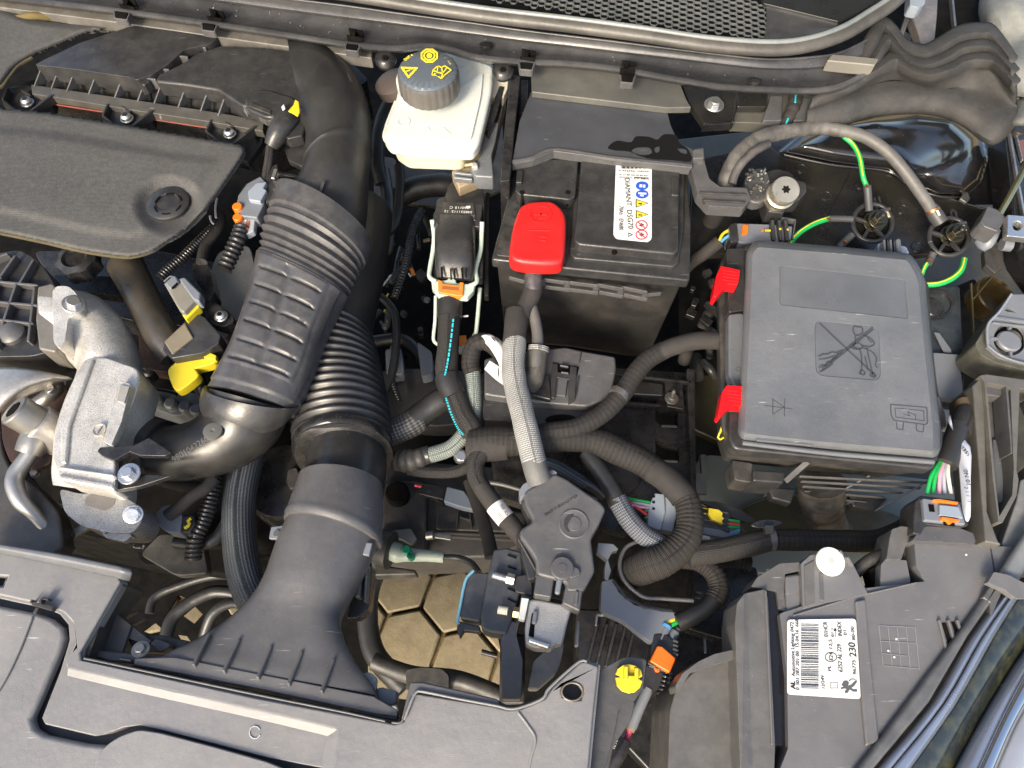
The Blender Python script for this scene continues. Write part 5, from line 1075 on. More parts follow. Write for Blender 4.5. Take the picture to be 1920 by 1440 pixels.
bars('copper_lug', [((1002, 486, .975), (1000, 520, .965), 30)], .008, mat('stained_copper_lug', (.10, .06, .035), .5, metal=.5, dust=.4, dcol=(.14, .1, .05)), t, bev=.002)
tube('crimp', [(1001, 508, .962, 17), (1000, 530, .955, 17), (1000, 545, .95, 16)], 17, mat('purple_brown_crimp', (.055, .046, .05), .45, metal=.3, dust=.3), t)
tube('tape_wrap', [(1001, 540, .95, 17), (994, 558, .945, 18), (984, 576, .942, 17), (976, 592, .94, 18)], 17, TAPE, t)
tube('jacket', [(970, 585, .940), (966, 620, .938), (964, 646, .935)], 22, TAPE, t, seg=28)
tube('silver_sleeve', [(965, 638, .936), (962, 680, .934), (966, 720, .932), (978, 770, .930), (990, 820, .926), (1000, 862, .922), (1004, 872, .920)], 22.5, BRS_, t, seg=36)
tube('end_sleeve', [(1000, 864, .922), (1006, 886, .918), (1012, 902, .912)], 23, mat('ribbed_end_sleeve', (.10, .10, .095), .55, bump=1), t, seg=32)
tag(tube('side_cable', [(994, 570, .94), (1002, 595, .936), (1008, 630, .93), (1006, 665, .925), (1003, 690, .92)], 11, HOSE), 'thin grey cable branching off beside the silver braided sleeve', 'cable')
tag(tube('frayed_sleeve', [(1009, 652, .92), (1006, 680, .915), (1000, 712, .91), (992, 722, .905)], 19, mat('brown_black_sleeve', (.05, .045, .038), .7, bump=1, dust=.3), cap=True), 'short frayed sleeve around the thin grey cable', 'cable sleeve')
tag(tube('frayed_end', [(1010, 650, .926), (1009, 658, .924)], 19.5, BRS_, None, seg=20), 'silver frayed edge of the short cable sleeve', 'cable sleeve')
# second looped braided hose with white tag
t = thing('looped_braided_hose', 895, 680, .88, 'silver grey braided cable looping beside the turquoise striped cable', 'cable')
tube('upper_loop', [(945, 668, .905), (925, 648, .91), (905, 640, .912), (888, 650, .905), (882, 680, .895), (886, 700, .89)], 17, BRC, t, seg=24)
tube('sleeve', [(885, 690, .89), (888, 740, .882), (886, 780, .874), (872, 812, .866), (845, 840, .858), (804, 854, .852)], 15, BRG, t, seg=28)
tube('cuff', [(806, 852, .853), (790, 856, .85)], 17, PL, t)
t = thing('cable_tag', 930, 670, .93, 'white printed paper tag wrapped around the looped cable', 'tag')
strip('paper', [[(898, 634, .915), (906, 628, .93), (918, 626, .932)], [(916, 650, .925), (930, 642, .937), (942, 640, .93)], [(934, 680, .93), (946, 670, .94), (956, 668, .93)], [(944, 716, .93), (948, 708, .94), (956, 700, .93)]], WHT, t, th=.0006)
poly('flap', [(908, 692), (918, 676), (940, 690), (944, 722), (930, 712)], .915, .0008, WHT, t, bev=0)
bars('print', [((934, 690+k*4, .9355), (935, 698+k*4, .9355), 1.5) for k in range(3)]+[((922, 632, .9365), (928, 640, .937), 1.4), ((928, 632, .936), (934, 640, .937), 1.4)], .0005, INK, t, bev=0)
# black relay box
t = thing('relay_box', 1070, 720, .88, 'grey black electronic box with a central latch in front of the battery', 'control box')
poly('case', [(908, 672), (960, 660), (1060, 650), (1092, 657), (1154, 668), (1156, 690), (1146, 746), (1100, 762), (1020, 756), (908, 740)], .895, .05, PLG, t, bev=.004, r=5)
poly('lower_case', [(905, 742), (1020, 752), (1100, 762), (1148, 746), (1132, 772), (1086, 792), (1010, 795), (905, 786)], .878, .04, PL, t, bev=.004, r=5)
poly('latch_frame', [(1035, 681), (1046, 682), (1046, 697), (1068, 700), (1070, 686), (1082, 688), (1078, 750), (1066, 756), (1066, 712), (1044, 708), (1040, 748), (1030, 744)], .900, .012, PL, t, bev=.001)
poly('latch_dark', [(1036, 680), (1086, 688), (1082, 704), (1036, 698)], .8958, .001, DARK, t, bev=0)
bars('latch_tab', [((1050, 684, .903), (1066, 687, .903), 3), ((1052, 697, .903), (1066, 699, .903), 3), ((1056, 710, .9005), (1052, 742, .9005), 16)], .005, PLG, t, bev=.001)
bars('case_line', [((1086, 704, .8965), (1080, 744, .8965), 3), ((1090, 660, .8965), (1086, 680, .8965), 2)], .002, PL, t, bev=.0004)
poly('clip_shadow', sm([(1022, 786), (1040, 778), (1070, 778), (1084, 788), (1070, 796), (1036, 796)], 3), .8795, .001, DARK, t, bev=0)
poly('plug_side', [(1008, 706), (1030, 700), (1034, 750), (996, 742), (990, 724)], .904, .015, PLK, t, bev=.003)
tag(lathe('flange_bolt', P(864, 855, .86), (0, -.1, 1), [(.0105, -.01), (.0105, -.002), (.0095, 0)], ZND, None, 24), 'washer of the steel bolt beside the grey braided cable', 'washer')
t = thing('steel_bolt', 864, 855, .87, 'hexagonal steel bolt between grey braided cable and relay box', 'bolt'); bolt(864, 854, .872, 12, ZN, t, washer=0, nm='bolt_head')
t = thing('vacuum_valve', 770, 865, .85, 'black ribbed hose coupling left of the grey braided cable', 'coupling')
tube('body', [(732, 862, .84, 14), (752, 864, .845, 22), (770, 864, .85, 23), (784, 860, .852, 20), (800, 856, .852, 16)], 20, PLD, t, corr=(.012, .002), seg=24)
tube('tail', [(765, 880, .845), (800, 885, .845), (850, 885, .85), (884, 872, .855), (905, 862, .86)], 11, BR, t)
t = thing('woven_hose', 760, 800, .84, 'coarsely woven black hose stub right of the bellows', 'hose')
tube('woven', [(722, 812, .83), (745, 806, .835), (770, 795, .84), (784, 786, .84)], 26, braid('coarse_weave', (.01, .01, .01), (.16, .16, .155), 620, 620, rough=.45), t, seg=28)
tube('wrap', [(776, 790, .842), (800, 770, .845), (830, 750, .85), (856, 742, .85)], 24, RUB, t)
# harness trunk and branches
t = thing('main_harness', 1080, 820, .87, 'fat corrugated black cloth wiring loom curling down in front of the fuse box', 'wiring harness')
tube('trunk', [(884, 832, .875, 30), (930, 828, .88, 30), (985, 826, .882, 28), (1050, 822, .882, 26), (1100, 824, .880, 24), (1130, 832, .878, 27), (1160, 846, .875, 27), (1200, 864, .872, 26), (1246, 895, .87, 25)], 30, BRC, t, seg=36)
tube('smooth_wrap', [(880, 834, .872, 28), (905, 834, .875, 33), (950, 830, .878, 32)], 30, TAPE, t, seg=30)
tube('smooth_wrap', [(1222, 879, .871), (1250, 898, .871), (1276, 924, .871), (1284, 936, .871)], 26, TAPE, t, seg=30)
tube('lower_loop', [(1278, 924, .87, 24), (1291, 950, .872, 25), (1293, 990, .872, 26), (1278, 1022, .87, 29), (1245, 1049, .866, 31), (1212, 1062, .858, 32), (1188, 1072, .835, 30), (1174, 1082, .80, 28)], 30, braid('corrugated_cloth', (.009, .008, .008), (.052, .047, .042), 1700, 1700), t, seg=36, corr=(.0062, .0009))
t = thing('upper_harness_branch', 1230, 680, .9, 'cloth wrapped loom running from the fuse box down to the silver cable', 'wiring harness')
tube('taped_end', [(1362, 640, .93), (1330, 638, .93), (1300, 640, .928), (1262, 650, .925), (1240, 660, .92)], 17, TAPE, t, seg=24)
tube('braid', [(1246, 656, .92), (1215, 674, .915), (1190, 702, .91), (1168, 736, .905), (1130, 775, .90), (1080, 802, .898), (1030, 810, .896), (985, 818, .893), (948, 822, .888)], 18, BRC, t, seg=28)
tube('cable_tie', [(1155, 735, .912), (1162, 742, .91), (1170, 748, .907)], 0.1, PL, t)
sweep('clamp_band', [P(1158, 744, .906)+Vector((0, 0, 0)), P(1164, 736, .906)], [.0145, .0145], ZND, t, seg=24)
t = thing('tagged_harness', 930, 930, .87, 'braided black cable with a white printed sleeve bending into the terminal box', 'cable')
tube('braid', [(1010, 812, .885), (960, 824, .885), (915, 838, .882), (893, 864, .88), (893, 892, .878), (905, 918, .876)], 17, BR, t, seg=28)
tube('plain', [(902, 912, .8765), (922, 940, .876), (948, 972, .875), (975, 1004, .872), (992, 1022, .868)], 18, TAPE, t, seg=28)
tube('white_sleeve', [(928, 948, .8757), (938, 961, .8755), (949, 974, .875)], 18.8, WHT, t, seg=30)
txt('*K2K  8E86', (956, 966), (942, 944), (.8995, .9005), 6, INK, t, up=(.1, .1, 1)); bars('barcode', [((928+k*1.9, 962+k*2.2, .8985), (934+k*1.9, 957+k*2.2, .900), 1.1) for k in range(8)], .0006, INK, t, bev=0)
t = thing('thin_braided_pair', 1060, 885, .85, 'two thin braided cables running behind the terminal box to the grey connector', 'cable')
tube('braid', [(1008, 862, .865), (1040, 872, .862), (1075, 892, .858), (1100, 908, .855)], 11, BRN, t); tube('plain', [(1094, 904, .856), (1115, 915, .853), (1135, 930, .85)], 11, RUB, t)
tube('cord', [(1000, 868, .855), (1040, 888, .852), (1090, 922, .848), (1120, 936, .845)], 3, PLG, t)
t = thing('taped_branch', 1150, 930, .86, 'crinkled tape wrapped loom crossing in front of the grey connector', 'wiring harness')
tube('tape', [(1098, 848, .868, 14), (1122, 880, .868, 17), (1145, 915, .868, 17), (1160, 945, .866, 19)], 17, RUB, t, seg=24)
tube('braid', [(1157, 936, .867), (1180, 975, .864), (1208, 1004, .860), (1238, 1022, .856)], 19, braid('blue_grey_braid', (.01, .01, .012), (.20, .22, .26), 1100, 900, rough=.6), t, seg=28)
# grey plug with coloured wires
t = thing('grey_wire_plug', 1240, 960, .83, 'blue grey multi wire plug under the fat corrugated loom', 'connector')
poly('plug', [(1228, 924), (1246, 926), (1248, 960), (1240, 992), (1236, 994), (1214, 986), (1216, 950)], .845, .02, COL, t, bev=.002)
poly('plug', [(1246, 930), (1266, 934), (1270, 960), (1262, 998), (1238, 992), (1246, 960)], .841, .02, COL, t, bev=.002)
for y in (930, 941, 953): bar('pin_hole', (1221+2, y, .846), (1228, y+1, .846), 4, .002, DARK, t, bev=0)
for i, (a, b, c_, m_) in enumerate([((1176, 934), (1196, 938), (1218, 942), GRN), ((1178, 938), (1200, 956), (1215, 966), RDW), ((1178, 944), (1198, 950), (1216, 952), PNK), ((1182, 942), (1200, 944), (1217, 947), GYW)]):
    tube('wire', [(*a, .842), (*b, .846), (*c_, .842)], 3, m_, t, seg=8)
for y in (957, 970): bar('wire_end', (1209, y, .843), (1215, y, .843), 4, .004, GRN, t)
t = thing('yellow_marked_plug', 1340, 975, .82, 'black ribbed plug with yellow locking block right of the corrugated loom', 'connector')
poly('body', [(1310, 946), (1340, 952), (1372, 964), (1368, 1002), (1310, 990)], .832, .03, PLK, t, bev=.002)
poly('shelf', [(1316, 986), (1350, 992), (1372, 1002), (1368, 1012), (1314, 1000)], .838, .012, CON, t, bev=.002)
poly('yellow_lock', [(1329, 952), (1348, 955), (1356, 962), (1354, 967), (1358, 972), (1354, 976), (1356, 983), (1334, 972), (1328, 962)], .840, .008, YEL, t, bev=.001)
bars('rib', [((1312, 950+k*11, .834), (1366, 962+k*11, .834), 2) for k in range(4)], .003, PLG, t, bev=.0005)
bars('yellow_mark', [((1312, 951, .836), (1326, 954, .836), 1.5), ((1316, 962, .836), (1324, 963, .836), 1.5)], .001, YEL, t, bev=0)
for i, (y0, y1, m_) in enumerate([(975, 978, GRN), (982, 984, RDW), (988, 989, GRN), (1003, 994, BLW)]): tube('wire', [(1364, y0, .83), (1376, (y0+y1)/2, .83), (1386, y1, .828)], 3.2, m_, t, seg=8)
tube('pin', [(1312, 1007, .84), (1330, 1011, .84)], 5, WHT, t)
tag(poly('black_tape_tail', [(1310, 938), (1345, 940), (1390, 955), (1418, 975), (1400, 980), (1360, 966)], .825, .006, RUB, bev=.001), 'black tape tail behind the yellow marked plug', 'tape')
t = thing('right_harness', 1480, 1010, .85, 'horizontal braided loom held by a black tie between fuse box and headlamp', 'wiring harness')
tube('cloth', [(1290, 1040, .86), (1340, 1034, .862), (1400, 1022, .862), (1440, 1012, .86)], 22, BR, t, seg=28)
tube('braid', [(1436, 1012, .86), (1500, 1012, .858), (1580, 1014, .856), (1650, 1012, .852), (1700, 990, .848), (1712, 975, .845)], 20, BRC, t, seg=28)
tube('tie', [(1438, 1011, .86), (1450, 1011, .86)], 22.5, PLG, t, seg=24); poly('tie_head', [(1434, 984), (1452, 984), (1450, 1000), (1436, 1000)], .885, .01, PL, t, bev=.001)
poly('tie_disc', sm([(1408, 984), (1424, 975), (1450, 974), (1467, 980), (1450, 987), (1424, 990)], 3), .878, .003, PLK, t, bev=.001)
t = thing('curled_harness', 1330, 1100, .83, 'corrugated black cloth loom hooking round above the orange plug', 'wiring harness')
tube('cloth', [(1275, 1052, .83, 14), (1310, 1055, .84, 17), (1338, 1075, .845, 19), (1348, 1105, .845, 20), (1338, 1128, .845, 20)], 19, bpy.data.materials['corrugated_cloth'], t, seg=28, corr=(.005, .0009))
tube('plain', [(1342, 1120, .846), (1325, 1140, .846), (1298, 1156, .845), (1270, 1168, .842)], 17, RUB, t, seg=24)
tube('core', [(1272, 1165, .84), (1258, 1172, .84), (1244, 1180, .838)], 5, GRN, t, seg=8); tube('core', [(1264, 1160, .842), (1254, 1165, .842), (1246, 1172, .84)], 4.5, YEL, t, seg=8)
tube('core', [(1272, 1178, .838), (1262, 1190, .836)], 6, PLG, t, seg=8)
tag(tube('corrugated_conduit', [(1345, 1052, .80), (1380, 1052, .80), (1408, 1058, .80)], 13, BRC, corr=(.005, .0016)), 'short corrugated conduit right of the hooked loom', 'conduit')
t = thing('orange_lock_plug', 1245, 1225, .84, 'black plug with a bright orange lock leading to a red striped cable', 'connector')
tube('seal', [(1252, 1170, .84), (1238, 1200, .84)], 9, CON, t, seg=16); tube('seal', [(1266, 1184, .838), (1254, 1208, .838)], 9, CON, t, seg=16)
tube('blue_ring', [(1250, 1172, .842), (1248, 1176, .842)], 10, BLW, t, seg=16)
poly('body', [(1226, 1188), (1246, 1186), (1272, 1206), (1270, 1232), (1250, 1262), (1216, 1250), (1220, 1220)], .846, .025, PLK, t, bev=.002)
poly('orange_lock', [(1233, 1210), (1242, 1212), (1268, 1234), (1256, 1262), (1218, 1240)], .854, .016, ORG, t, bev=.002)
poly('orange_hook', [(1226, 1251), (1236, 1254), (1238, 1260), (1230, 1260)], .846, .006, ORG, t)
bars('tooth', [((1262, 1200+k*8, .849), (1272, 1204+k*8, .849), 4) for k in range(4)]+[((1216, 1243, .852), (1230, 1250, .852), 3)], .006, PLG, t, bev=.0006)
poly('boot', [(1212, 1246), (1244, 1262), (1236, 1290), (1222, 1300), (1206, 1292)], .84, .02, PL, t, bev=.004, r=4)
tube('jacket', [(1216, 1290, .835), (1200, 1325, .832), (1184, 1364, .828)], 10, CON, t, seg=20)
tube('orange_ring', [(1184, 1364, .829), (1181, 1370, .829)], 8.5, TAN, t, seg=12); tube('red_core', [(1181, 1368, .829), (1174, 1390, .826)], 5.5, mat('raspberry_wire', (.5, .06, .12), .4), t, seg=12)
tube('lower_boot', [(1172, 1386, .83, 13), (1160, 1410, .828, 16), (1142, 1440, .826, 16), (1130, 1470, .826, 16)], 14, PLK, t, seg=20)
txt('10.16', (1152, 1406), (1158, 1390), .8525, 6, INKW, t)
bars('spring', [((1218+k*-1.5, 1164+k*7, .83), (1232-k*1.5, 1166+k*7, .83), 3.5) for k in range(5)], .005, ZND, t, bev=.001)
# terminal fuse box
t = thing('terminal_box', 1050, 1000, .88, 'grey black moulded battery terminal housing below the silver cable', 'terminal housing')
TB = [(982, 922), (1040, 886), (1062, 896), (1128, 942), (1136, 954), (1124, 982), (1108, 1008), (1112, 1040), (1116, 1070), (1094, 1110), (1062, 1110), (1060, 1092), (1006, 1078), (1004, 1050), (996, 1036), (974, 1006), (976, 992), (1000, 976), (984, 946)]
poly('housing', TB, .915, .045, PLG, t, bev=.008, seg=4, r=8)
tube('loop_end', [(1181, 1076, .82), (1170, 1086, .78)], 28, TAPE, t) if False else None
poly('skirt', [(x+(x-1050)*.03-4, y+(y-1000)*.02+4) for x, y in TB], .900, .04, PL, t, bev=.004, r=8)
poly('entry_lip', [(972, 922), (980, 908), (1010, 892), (1036, 880), (1046, 886), (1040, 896), (986, 928), (976, 934)], .912, .03, CON, t, bev=.003, r=4)
lathe('round_dimple', P(1076, 982, .9155), UP, [(.0195, -.004), (.0195, .0003), (.0180, .0010), (.0165, .0003), (.0095, -.0028+.003), (.009, .0012), (0, .0015)], PLG, t, 36)
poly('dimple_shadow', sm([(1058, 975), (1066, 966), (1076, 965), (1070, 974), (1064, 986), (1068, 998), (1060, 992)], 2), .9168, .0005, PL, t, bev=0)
txt('B07S0070', (1022, 968), (1082, 932), .9155, 5, PL, t)
poly('lower_left_flap', [(974, 1008), (996, 1038), (1006, 1052), (1004, 1085), (990, 1088), (978, 1040)], .900, .03, PL, t, bev=.002)
bars('flap_edge', [((972, 1010, .903), (1004, 1068, .903), 2.5), ((1010, 1060, .905), (1006, 1115, .905), 4)], .01, PLG, t)
poly('block', [(1006, 1076), (1040, 1082), (1034, 1122), (1000, 1116)], .912, .03, PLG, t, bev=.003)
poly('block', [(1062, 1090), (1094, 1096), (1090, 1128), (1088, 1148), (1054, 1132), (1058, 1110)], .914, .03, PLG, t, bev=.003)
bars('block_rib', [((1082, 1108, .917), (1080, 1134, .917), 6)], .004, PLG, t, bev=.001)
lathe('cap', P(1054, 1066, .917), UP, [(.0145, -.01), (.0145, .003), (.0130, .0045), (.006, .0045), (.0055, .0052), (0, .0052)], PLG, t, 36)
poly('cap_tab', [(1068, 1058), (1086, 1066), (1088, 1078), (1072, 1084), (1062, 1080)], .9195, .006, PLG, t, bev=.002, r=3)
bars('stem', [((1050, 1082, .915), (1045, 1114, .915), 11)], .008, CON, t, bev=.003)
poly('stem_slot', [(1038, 1078), (1060, 1084), (1054, 1124), (1034, 1120)], .909, .006, DARK, t, bev=0)
t = thing('cast_clamp', 1040, 1170, .88, 'rough grey cast metal clamp with a rectangular opening below the terminal housing', 'clamp')
poly('clamp_body', [(1002, 1122), (1060, 1132), (1072, 1142), (1064, 1170), (1056, 1206), (1040, 1210), (1034, 1218), (1004, 1216), (986, 1208), (984, 1180), (990, 1124)], .89, .04, mat('galvanised_casting', (.40, .40, .40), .55, metal=.5, bump=1, bscale=600, dust=.15), t, bev=.004, r=5)
poly('slot', [(997, 1150), (1004, 1150), (1001, 1196), (991, 1192)], .8905, .002, DARK, t, bev=0)
bars('edge', [((990, 1198, .896), (1032, 1212, .896), 12)], .01, ZN, t, bev=.003); bars('tab', [((1005, 1144, .896), (1001, 1170, .896), 9)], .006, ALB, t, bev=.002)
poly('white_spacer', [(978, 1120), (992, 1122), (984, 1162), (972, 1160)], .897, .02, mat('off_white_block', (.60, .62, .60), .5), t, bev=.001)
poly('foot', [(1030, 1214), (1058, 1206), (1052, 1240), (1044, 1260), (1010, 1290), (990, 1290), (1000, 1240)], .86, .06, mat('grey_lower_bracket', (.10, .10, .10), .5, dust=.3), t, bev=.003, r=4)
tube('stud', [(934, 1143, .885), (952, 1146, .886)], 8, CRW, t, corr=(.0024, .0005), seg=16); tube('nut', [(962, 1148, .887), (973, 1150, .887)], 11, BRS, t, seg=6)
tube('stud', [(924, 1078, .885), (952, 1086, .886)], 7, ZN, t, corr=(.0024, .0005), seg=16); tube('nut', [(950, 1084, .886), (964, 1088, .886)], 11, ZN, t, seg=6)
t = thing('fan_controller', 920, 1130, .85, 'black moulded module with a blue edged cover above the paving', 'control box')
poly('module', [(926, 1030), (950, 1026), (978, 1034), (982, 1090), (962, 1160), (950, 1190), (918, 1186), (903, 1180), (900, 1154), (916, 1070)], .875, .05, mat('blue_black_module', (.035, .040, .048), .42, bump=.3, dust=.15), t, bev=.004, r=5)
poly('cover', [(882, 1072), (918, 1074), (904, 1150), (900, 1166), (864, 1160), (860, 1146), (870, 1090)], .865, .04, mat('blue_black_cover', (.032, .036, .042), .38, dust=.15), t, bev=.004, r=5)
tube('blue_edge', [(888, 1070, .867), (876, 1082, .867), (870, 1100, .867), (864, 1130, .867), (858, 1162, .865), (860, 1170, .865)], 3, mat('pale_blue_trim', (.14, .32, .42), .4), t, seg=8)
poly('cover_foot', [(858, 1164), (900, 1174), (902, 1186), (870, 1182), (862, 1196), (856, 1182)], .862, .02, PL, t, bev=.002)
bars('slash', [((952, 1040+k*22-k*k*.4, .877), (968, 1046+k*21, .877), 3) for k in range(5)], .003, DARK, t, bev=0)
poly('black_frame', [(978, 1030), (1004, 1082), (1000, 1120), (990, 1124), (984, 1122), (968, 1190), (980, 1240), (976, 1310), (942, 1310), (940, 1200), (950, 1160), (962, 1110), (966, 1060)], .872, .05, PLG, t, bev=.002, r=3, holes=[[(968, 1110), (978, 1112), (968, 1168), (958, 1164)]])
poly('curved_sleeve', [(966, 1080), (996, 1076), (998, 1116), (966, 1110)], .884, .02, PL, t, bev=.006, r=5)
tube('pin', [(903, 1222, .80), (932, 1230, .80)], 5, PL, t)
poly('lower_post', [(938, 1180), (984, 1190), (984, 1320), (936, 1320)], .83, .3, PLD, t, bev=.003)
# translucent connector over gearbox
t = thing('pale_sensor', 770, 1035, .70, 'pale translucent sensor tube with a green plug and black lead', 'sensor')
lathe('flange', P(722, 1030, .70), (1, -.25, .1), [(.018, -.03), (.030, -.01), (.030, .01), (.024, .012)], PLD, t, 28)
tube('body', [(716, 1028, .70, 17), (732, 1032, .70, 18), (748, 1038, .70, 18), (760, 1040, .70, 13), (800, 1042, .70, 11), (832, 1045, .70, 10)], 14, mat('pale_green_tube', (.32, .37, .31), .4, sss=.2), t, seg=24)
disc('green_plug', 762, 1030, .722, 8, .012, GDOT, t); disc('green_plug', 770, 1042, .722, 7, .012, GDOT, t); bar('green_arm', (764, 1036, .722), (774, 1042, .722), 5, .006, GDOT, t)
tube('lead', [(832, 1045, .70), (860, 1046, .70), (884, 1056, .71), (898, 1074, .72)], 6, RUB, t, seg=14)
poly('collar_block', [(700, 1058), (702, 1018), (716, 1012), (722, 1060), (780, 1068), (782, 1078), (700, 1080)], .68, .03, PLD, t, bev=.004)
t = thing('grey_lower_plug', 860, 950, .70, 'light grey connector lying on the gearbox below the white tagged cable', 'connector')
poly('plug', [(838, 912), (870, 920), (878, 932), (892, 944), (890, 956), (868, 952), (832, 940)], .70, .02, COL, t, bev=.002)
poly('sleeve', [(786, 906), (810, 908), (836, 918), (832, 938), (800, 930), (784, 926)], .695, .02, PLK, t, bev=.003); tube('wire', [(778, 910, .7), (790, 912, .7)], 3, RDW, t, seg=8)
tag(tube('flat_strap', [(880, 900, .72), (900, 960, .72), (915, 1010, .73), (922, 1045, .74)], 13, TAPE, flat=.5), 'flat dark strap hanging down right of the light grey connector', 'strap')
tag(tube('clutch_pipe', [(912, 904, .80), (940, 908, .80), (984, 920, .80)], 4.5, PLG, seg=12), 'thin glossy black pipe behind the white tagged cable', 'pipe')
# cooling ring bracket behind loom
t = thing('harness_bracket', 1190, 1120, .84, 'blue grey plastic bracket with a big curved loop under the looms', 'bracket')
poly('plate', [(1128, 1090), (1150, 1085), (1160, 1110), (1190, 1134), (1240, 1146), (1268, 1148), (1266, 1162), (1250, 1164), (1240, 1190), (1222, 1206), (1200, 1190), (1170, 1166), (1134, 1150), (1126, 1140)], .845, .02, CON, t, bev=.002, r=4)
tube('loop', [(1206, 1012, .85), (1174, 1026, .85), (1162, 1058, .85), (1172, 1090, .85), (1205, 1118, .85), (1240, 1122, .85), (1300, 1126, .85)], 4, PLG, t, seg=10)
bars('loop_wall', [((1162, 1040, .85), (1163, 1070, .85), 3), ((1163, 1068, .85), (1178, 1096, .85), 3), ((1178, 1096, .85), (1206, 1120, .85), 3), ((1206, 1120, .85), (1262, 1124, .85), 3), ((1150, 1088, .85), (1176, 1122, .85), 5), ((1176, 1120, .85), (1210, 1138, .85), 5), ((1208, 1137, .85), (1262, 1145, .85), 5)], .03, PLK, t)
poly('hook', [(1121, 1018), (1150, 1020), (1160, 1030), (1148, 1034), (1140, 1050), (1146, 1070), (1140, 1088), (1134, 1086), (1134, 1064), (1138, 1048), (1128, 1040), (1120, 1034)], .848, .02, CON, t, bev=.0015, r=2)
bars('hook_end', [((1120, 1152, .80), (1118, 1172, .80), 3), ((1120, 1152, .80), (1136, 1152, .80), 3)], .012, GYW, t); bars('spar', [((1084, 1164, .80), (1082, 1210, .80), 6)], .02, CON, t)
t = thing('radiator_side', 1200, 1230, .7, 'black ribbed radiator end deep behind the front panel', 'radiator')
poly('tank', [(1080, 1140), (1300, 1150), (1420, 1100), (1400, 1330), (1230, 1460), (1080, 1300)], .70, .05, PLK, t, bev=.004)
bars('rib', [((1120+k*18, 1170, .712), (1100+k*18, 1250, .712), 5) for k in range(5)], .015, PL, t)
tube('pipe', [(1250, 1260, .72), (1240, 1320, .72), (1250, 1380, .72)], 12, PLK, t, corr=(.006, .0015)); bars('seam', [((1322, 1180, .72), (1324, 1224, .72), 2)], .01, CON, t)
poly('upper_box', [(1300, 1060), (1420, 1062), (1430, 1120), (1360, 1200), (1290, 1180)], .76, .04, PLK, t, bev=.004, r=8)
bars('label_frame', [((1306, 1110, .765), (1316, 1112, .765), 3), ((1304, 1120, .765), (1314, 1122, .765), 3)], .002, PLG, t)
disc('white_dot', 1441, 1070, .78, 4, .003, WHT, t)
# ---------------- big silver cap bolt, cables at upper right ----------------
t = thing('silver_cap_terminal', 1460, 365, .98, 'large silver star head terminal bolt held in a black clamp', 'terminal')
poly('clamp', [(1438, 320), (1460, 316), (1482, 322), (1494, 336), (1512, 342), (1514, 358), (1500, 374), (1480, 376), (1470, 400), (1440, 396), (1430, 360)], .955, .03, PL, t, bev=.003, r=4)
lathe('bolt', P(1458, 372, .962), (0, -.35, 1), [(.020, -.004), (.020, .006), (.022, .008), (.022, .014), (.0195, .016), (.0195, .022), (.021, .024), (.021, .032), (.020, .034)], mat('warm_zinc', (.66, .62, .50), .32, metal=.85, bump=.4, dust=.15), t, 40)
c = P(1458, 372, .962)+Vector((0, -.35, 1)).normalized()*.0343
lathe('star_socket', c, (0, -.35, 1), [(.0055, -.003), (.0055, 0)], DARK, t, 36, mod=lambda th, h, r: 1+.2*math.cos(6*th))
vsx = []
rg = random.Random(5)
w = []
for k in range(34):
    x, y = rg.uniform(1398, 1440), rg.uniform(318, 372); z = .966+rg.uniform(-.006, .01); w.append(vcyl(P(x, y, z), (rg.uniform(-1, 1), rg.uniform(-1, 1), .6), rg.uniform(.0012, .003), rg.uniform(.002, .006), 6))
o = join('crinkled_foil', w, ZND, t); 
poly('foil_bed', sm([(1396, 340), (1410, 318), (1436, 316), (1446, 345), (1436, 374), (1406, 376)], 3), .962, .02, PLG, t, bev=.004)
t = thing('upper_taped_cable', 1550, 250, .98, 'grey taped cable arching over the strut tower to the right earth stud', 'cable')
tube('taped', [(1358, 352, .97, 16), (1368, 320, .985, 16), (1390, 285, .995, 16), (1430, 258, 1.0, 16), (1480, 246, 1.0, 14), (1540, 240, 1.0, 13), (1580, 246, 1.0, 12)], 14, mat('taped_cable', (.062, .058, .054), .5, dust=.3, bump=.3), t, seg=24, corr=(.016, .0007))
tube('plain', [(1572, 244, 1.0, 12), (1620, 256, 1.0, 11.5), (1665, 286, .992, 11), (1700, 326, .98, 11), (1728, 365, .965, 11), (1748, 395, .95, 11)], 11, HOSE, t, seg=24)
tube('taped_lower', [(1352, 350, .965), (1345, 390, .92), (1332, 420, .88), (1310, 450, .86), (1290, 480, .84)], 17, TAPE, t, seg=20)
tube('second_strand', [(1372, 345, .985), (1384, 315, .997), (1412, 286, 1.008), (1440, 270, 1.008)], 8, mat('taped_cable_dark', (.045, .042, .04), .5, dust=.2), t)
tube('shrink_end', [(1744, 388, .952, 12), (1755, 405, .945, 14), (1764, 418, .94, 13)], 13, mat('heat_shrink', (.055, .055, .056), .45), t, seg=20)
tube('copper_ring', [(1748, 393, .9505), (1750, 397, .949)], 13, COP, t, seg=20)
bar('white_print', (1757, 394, .962), (1762, 404, .96), 5, .0006, INKW, t, bev=0)
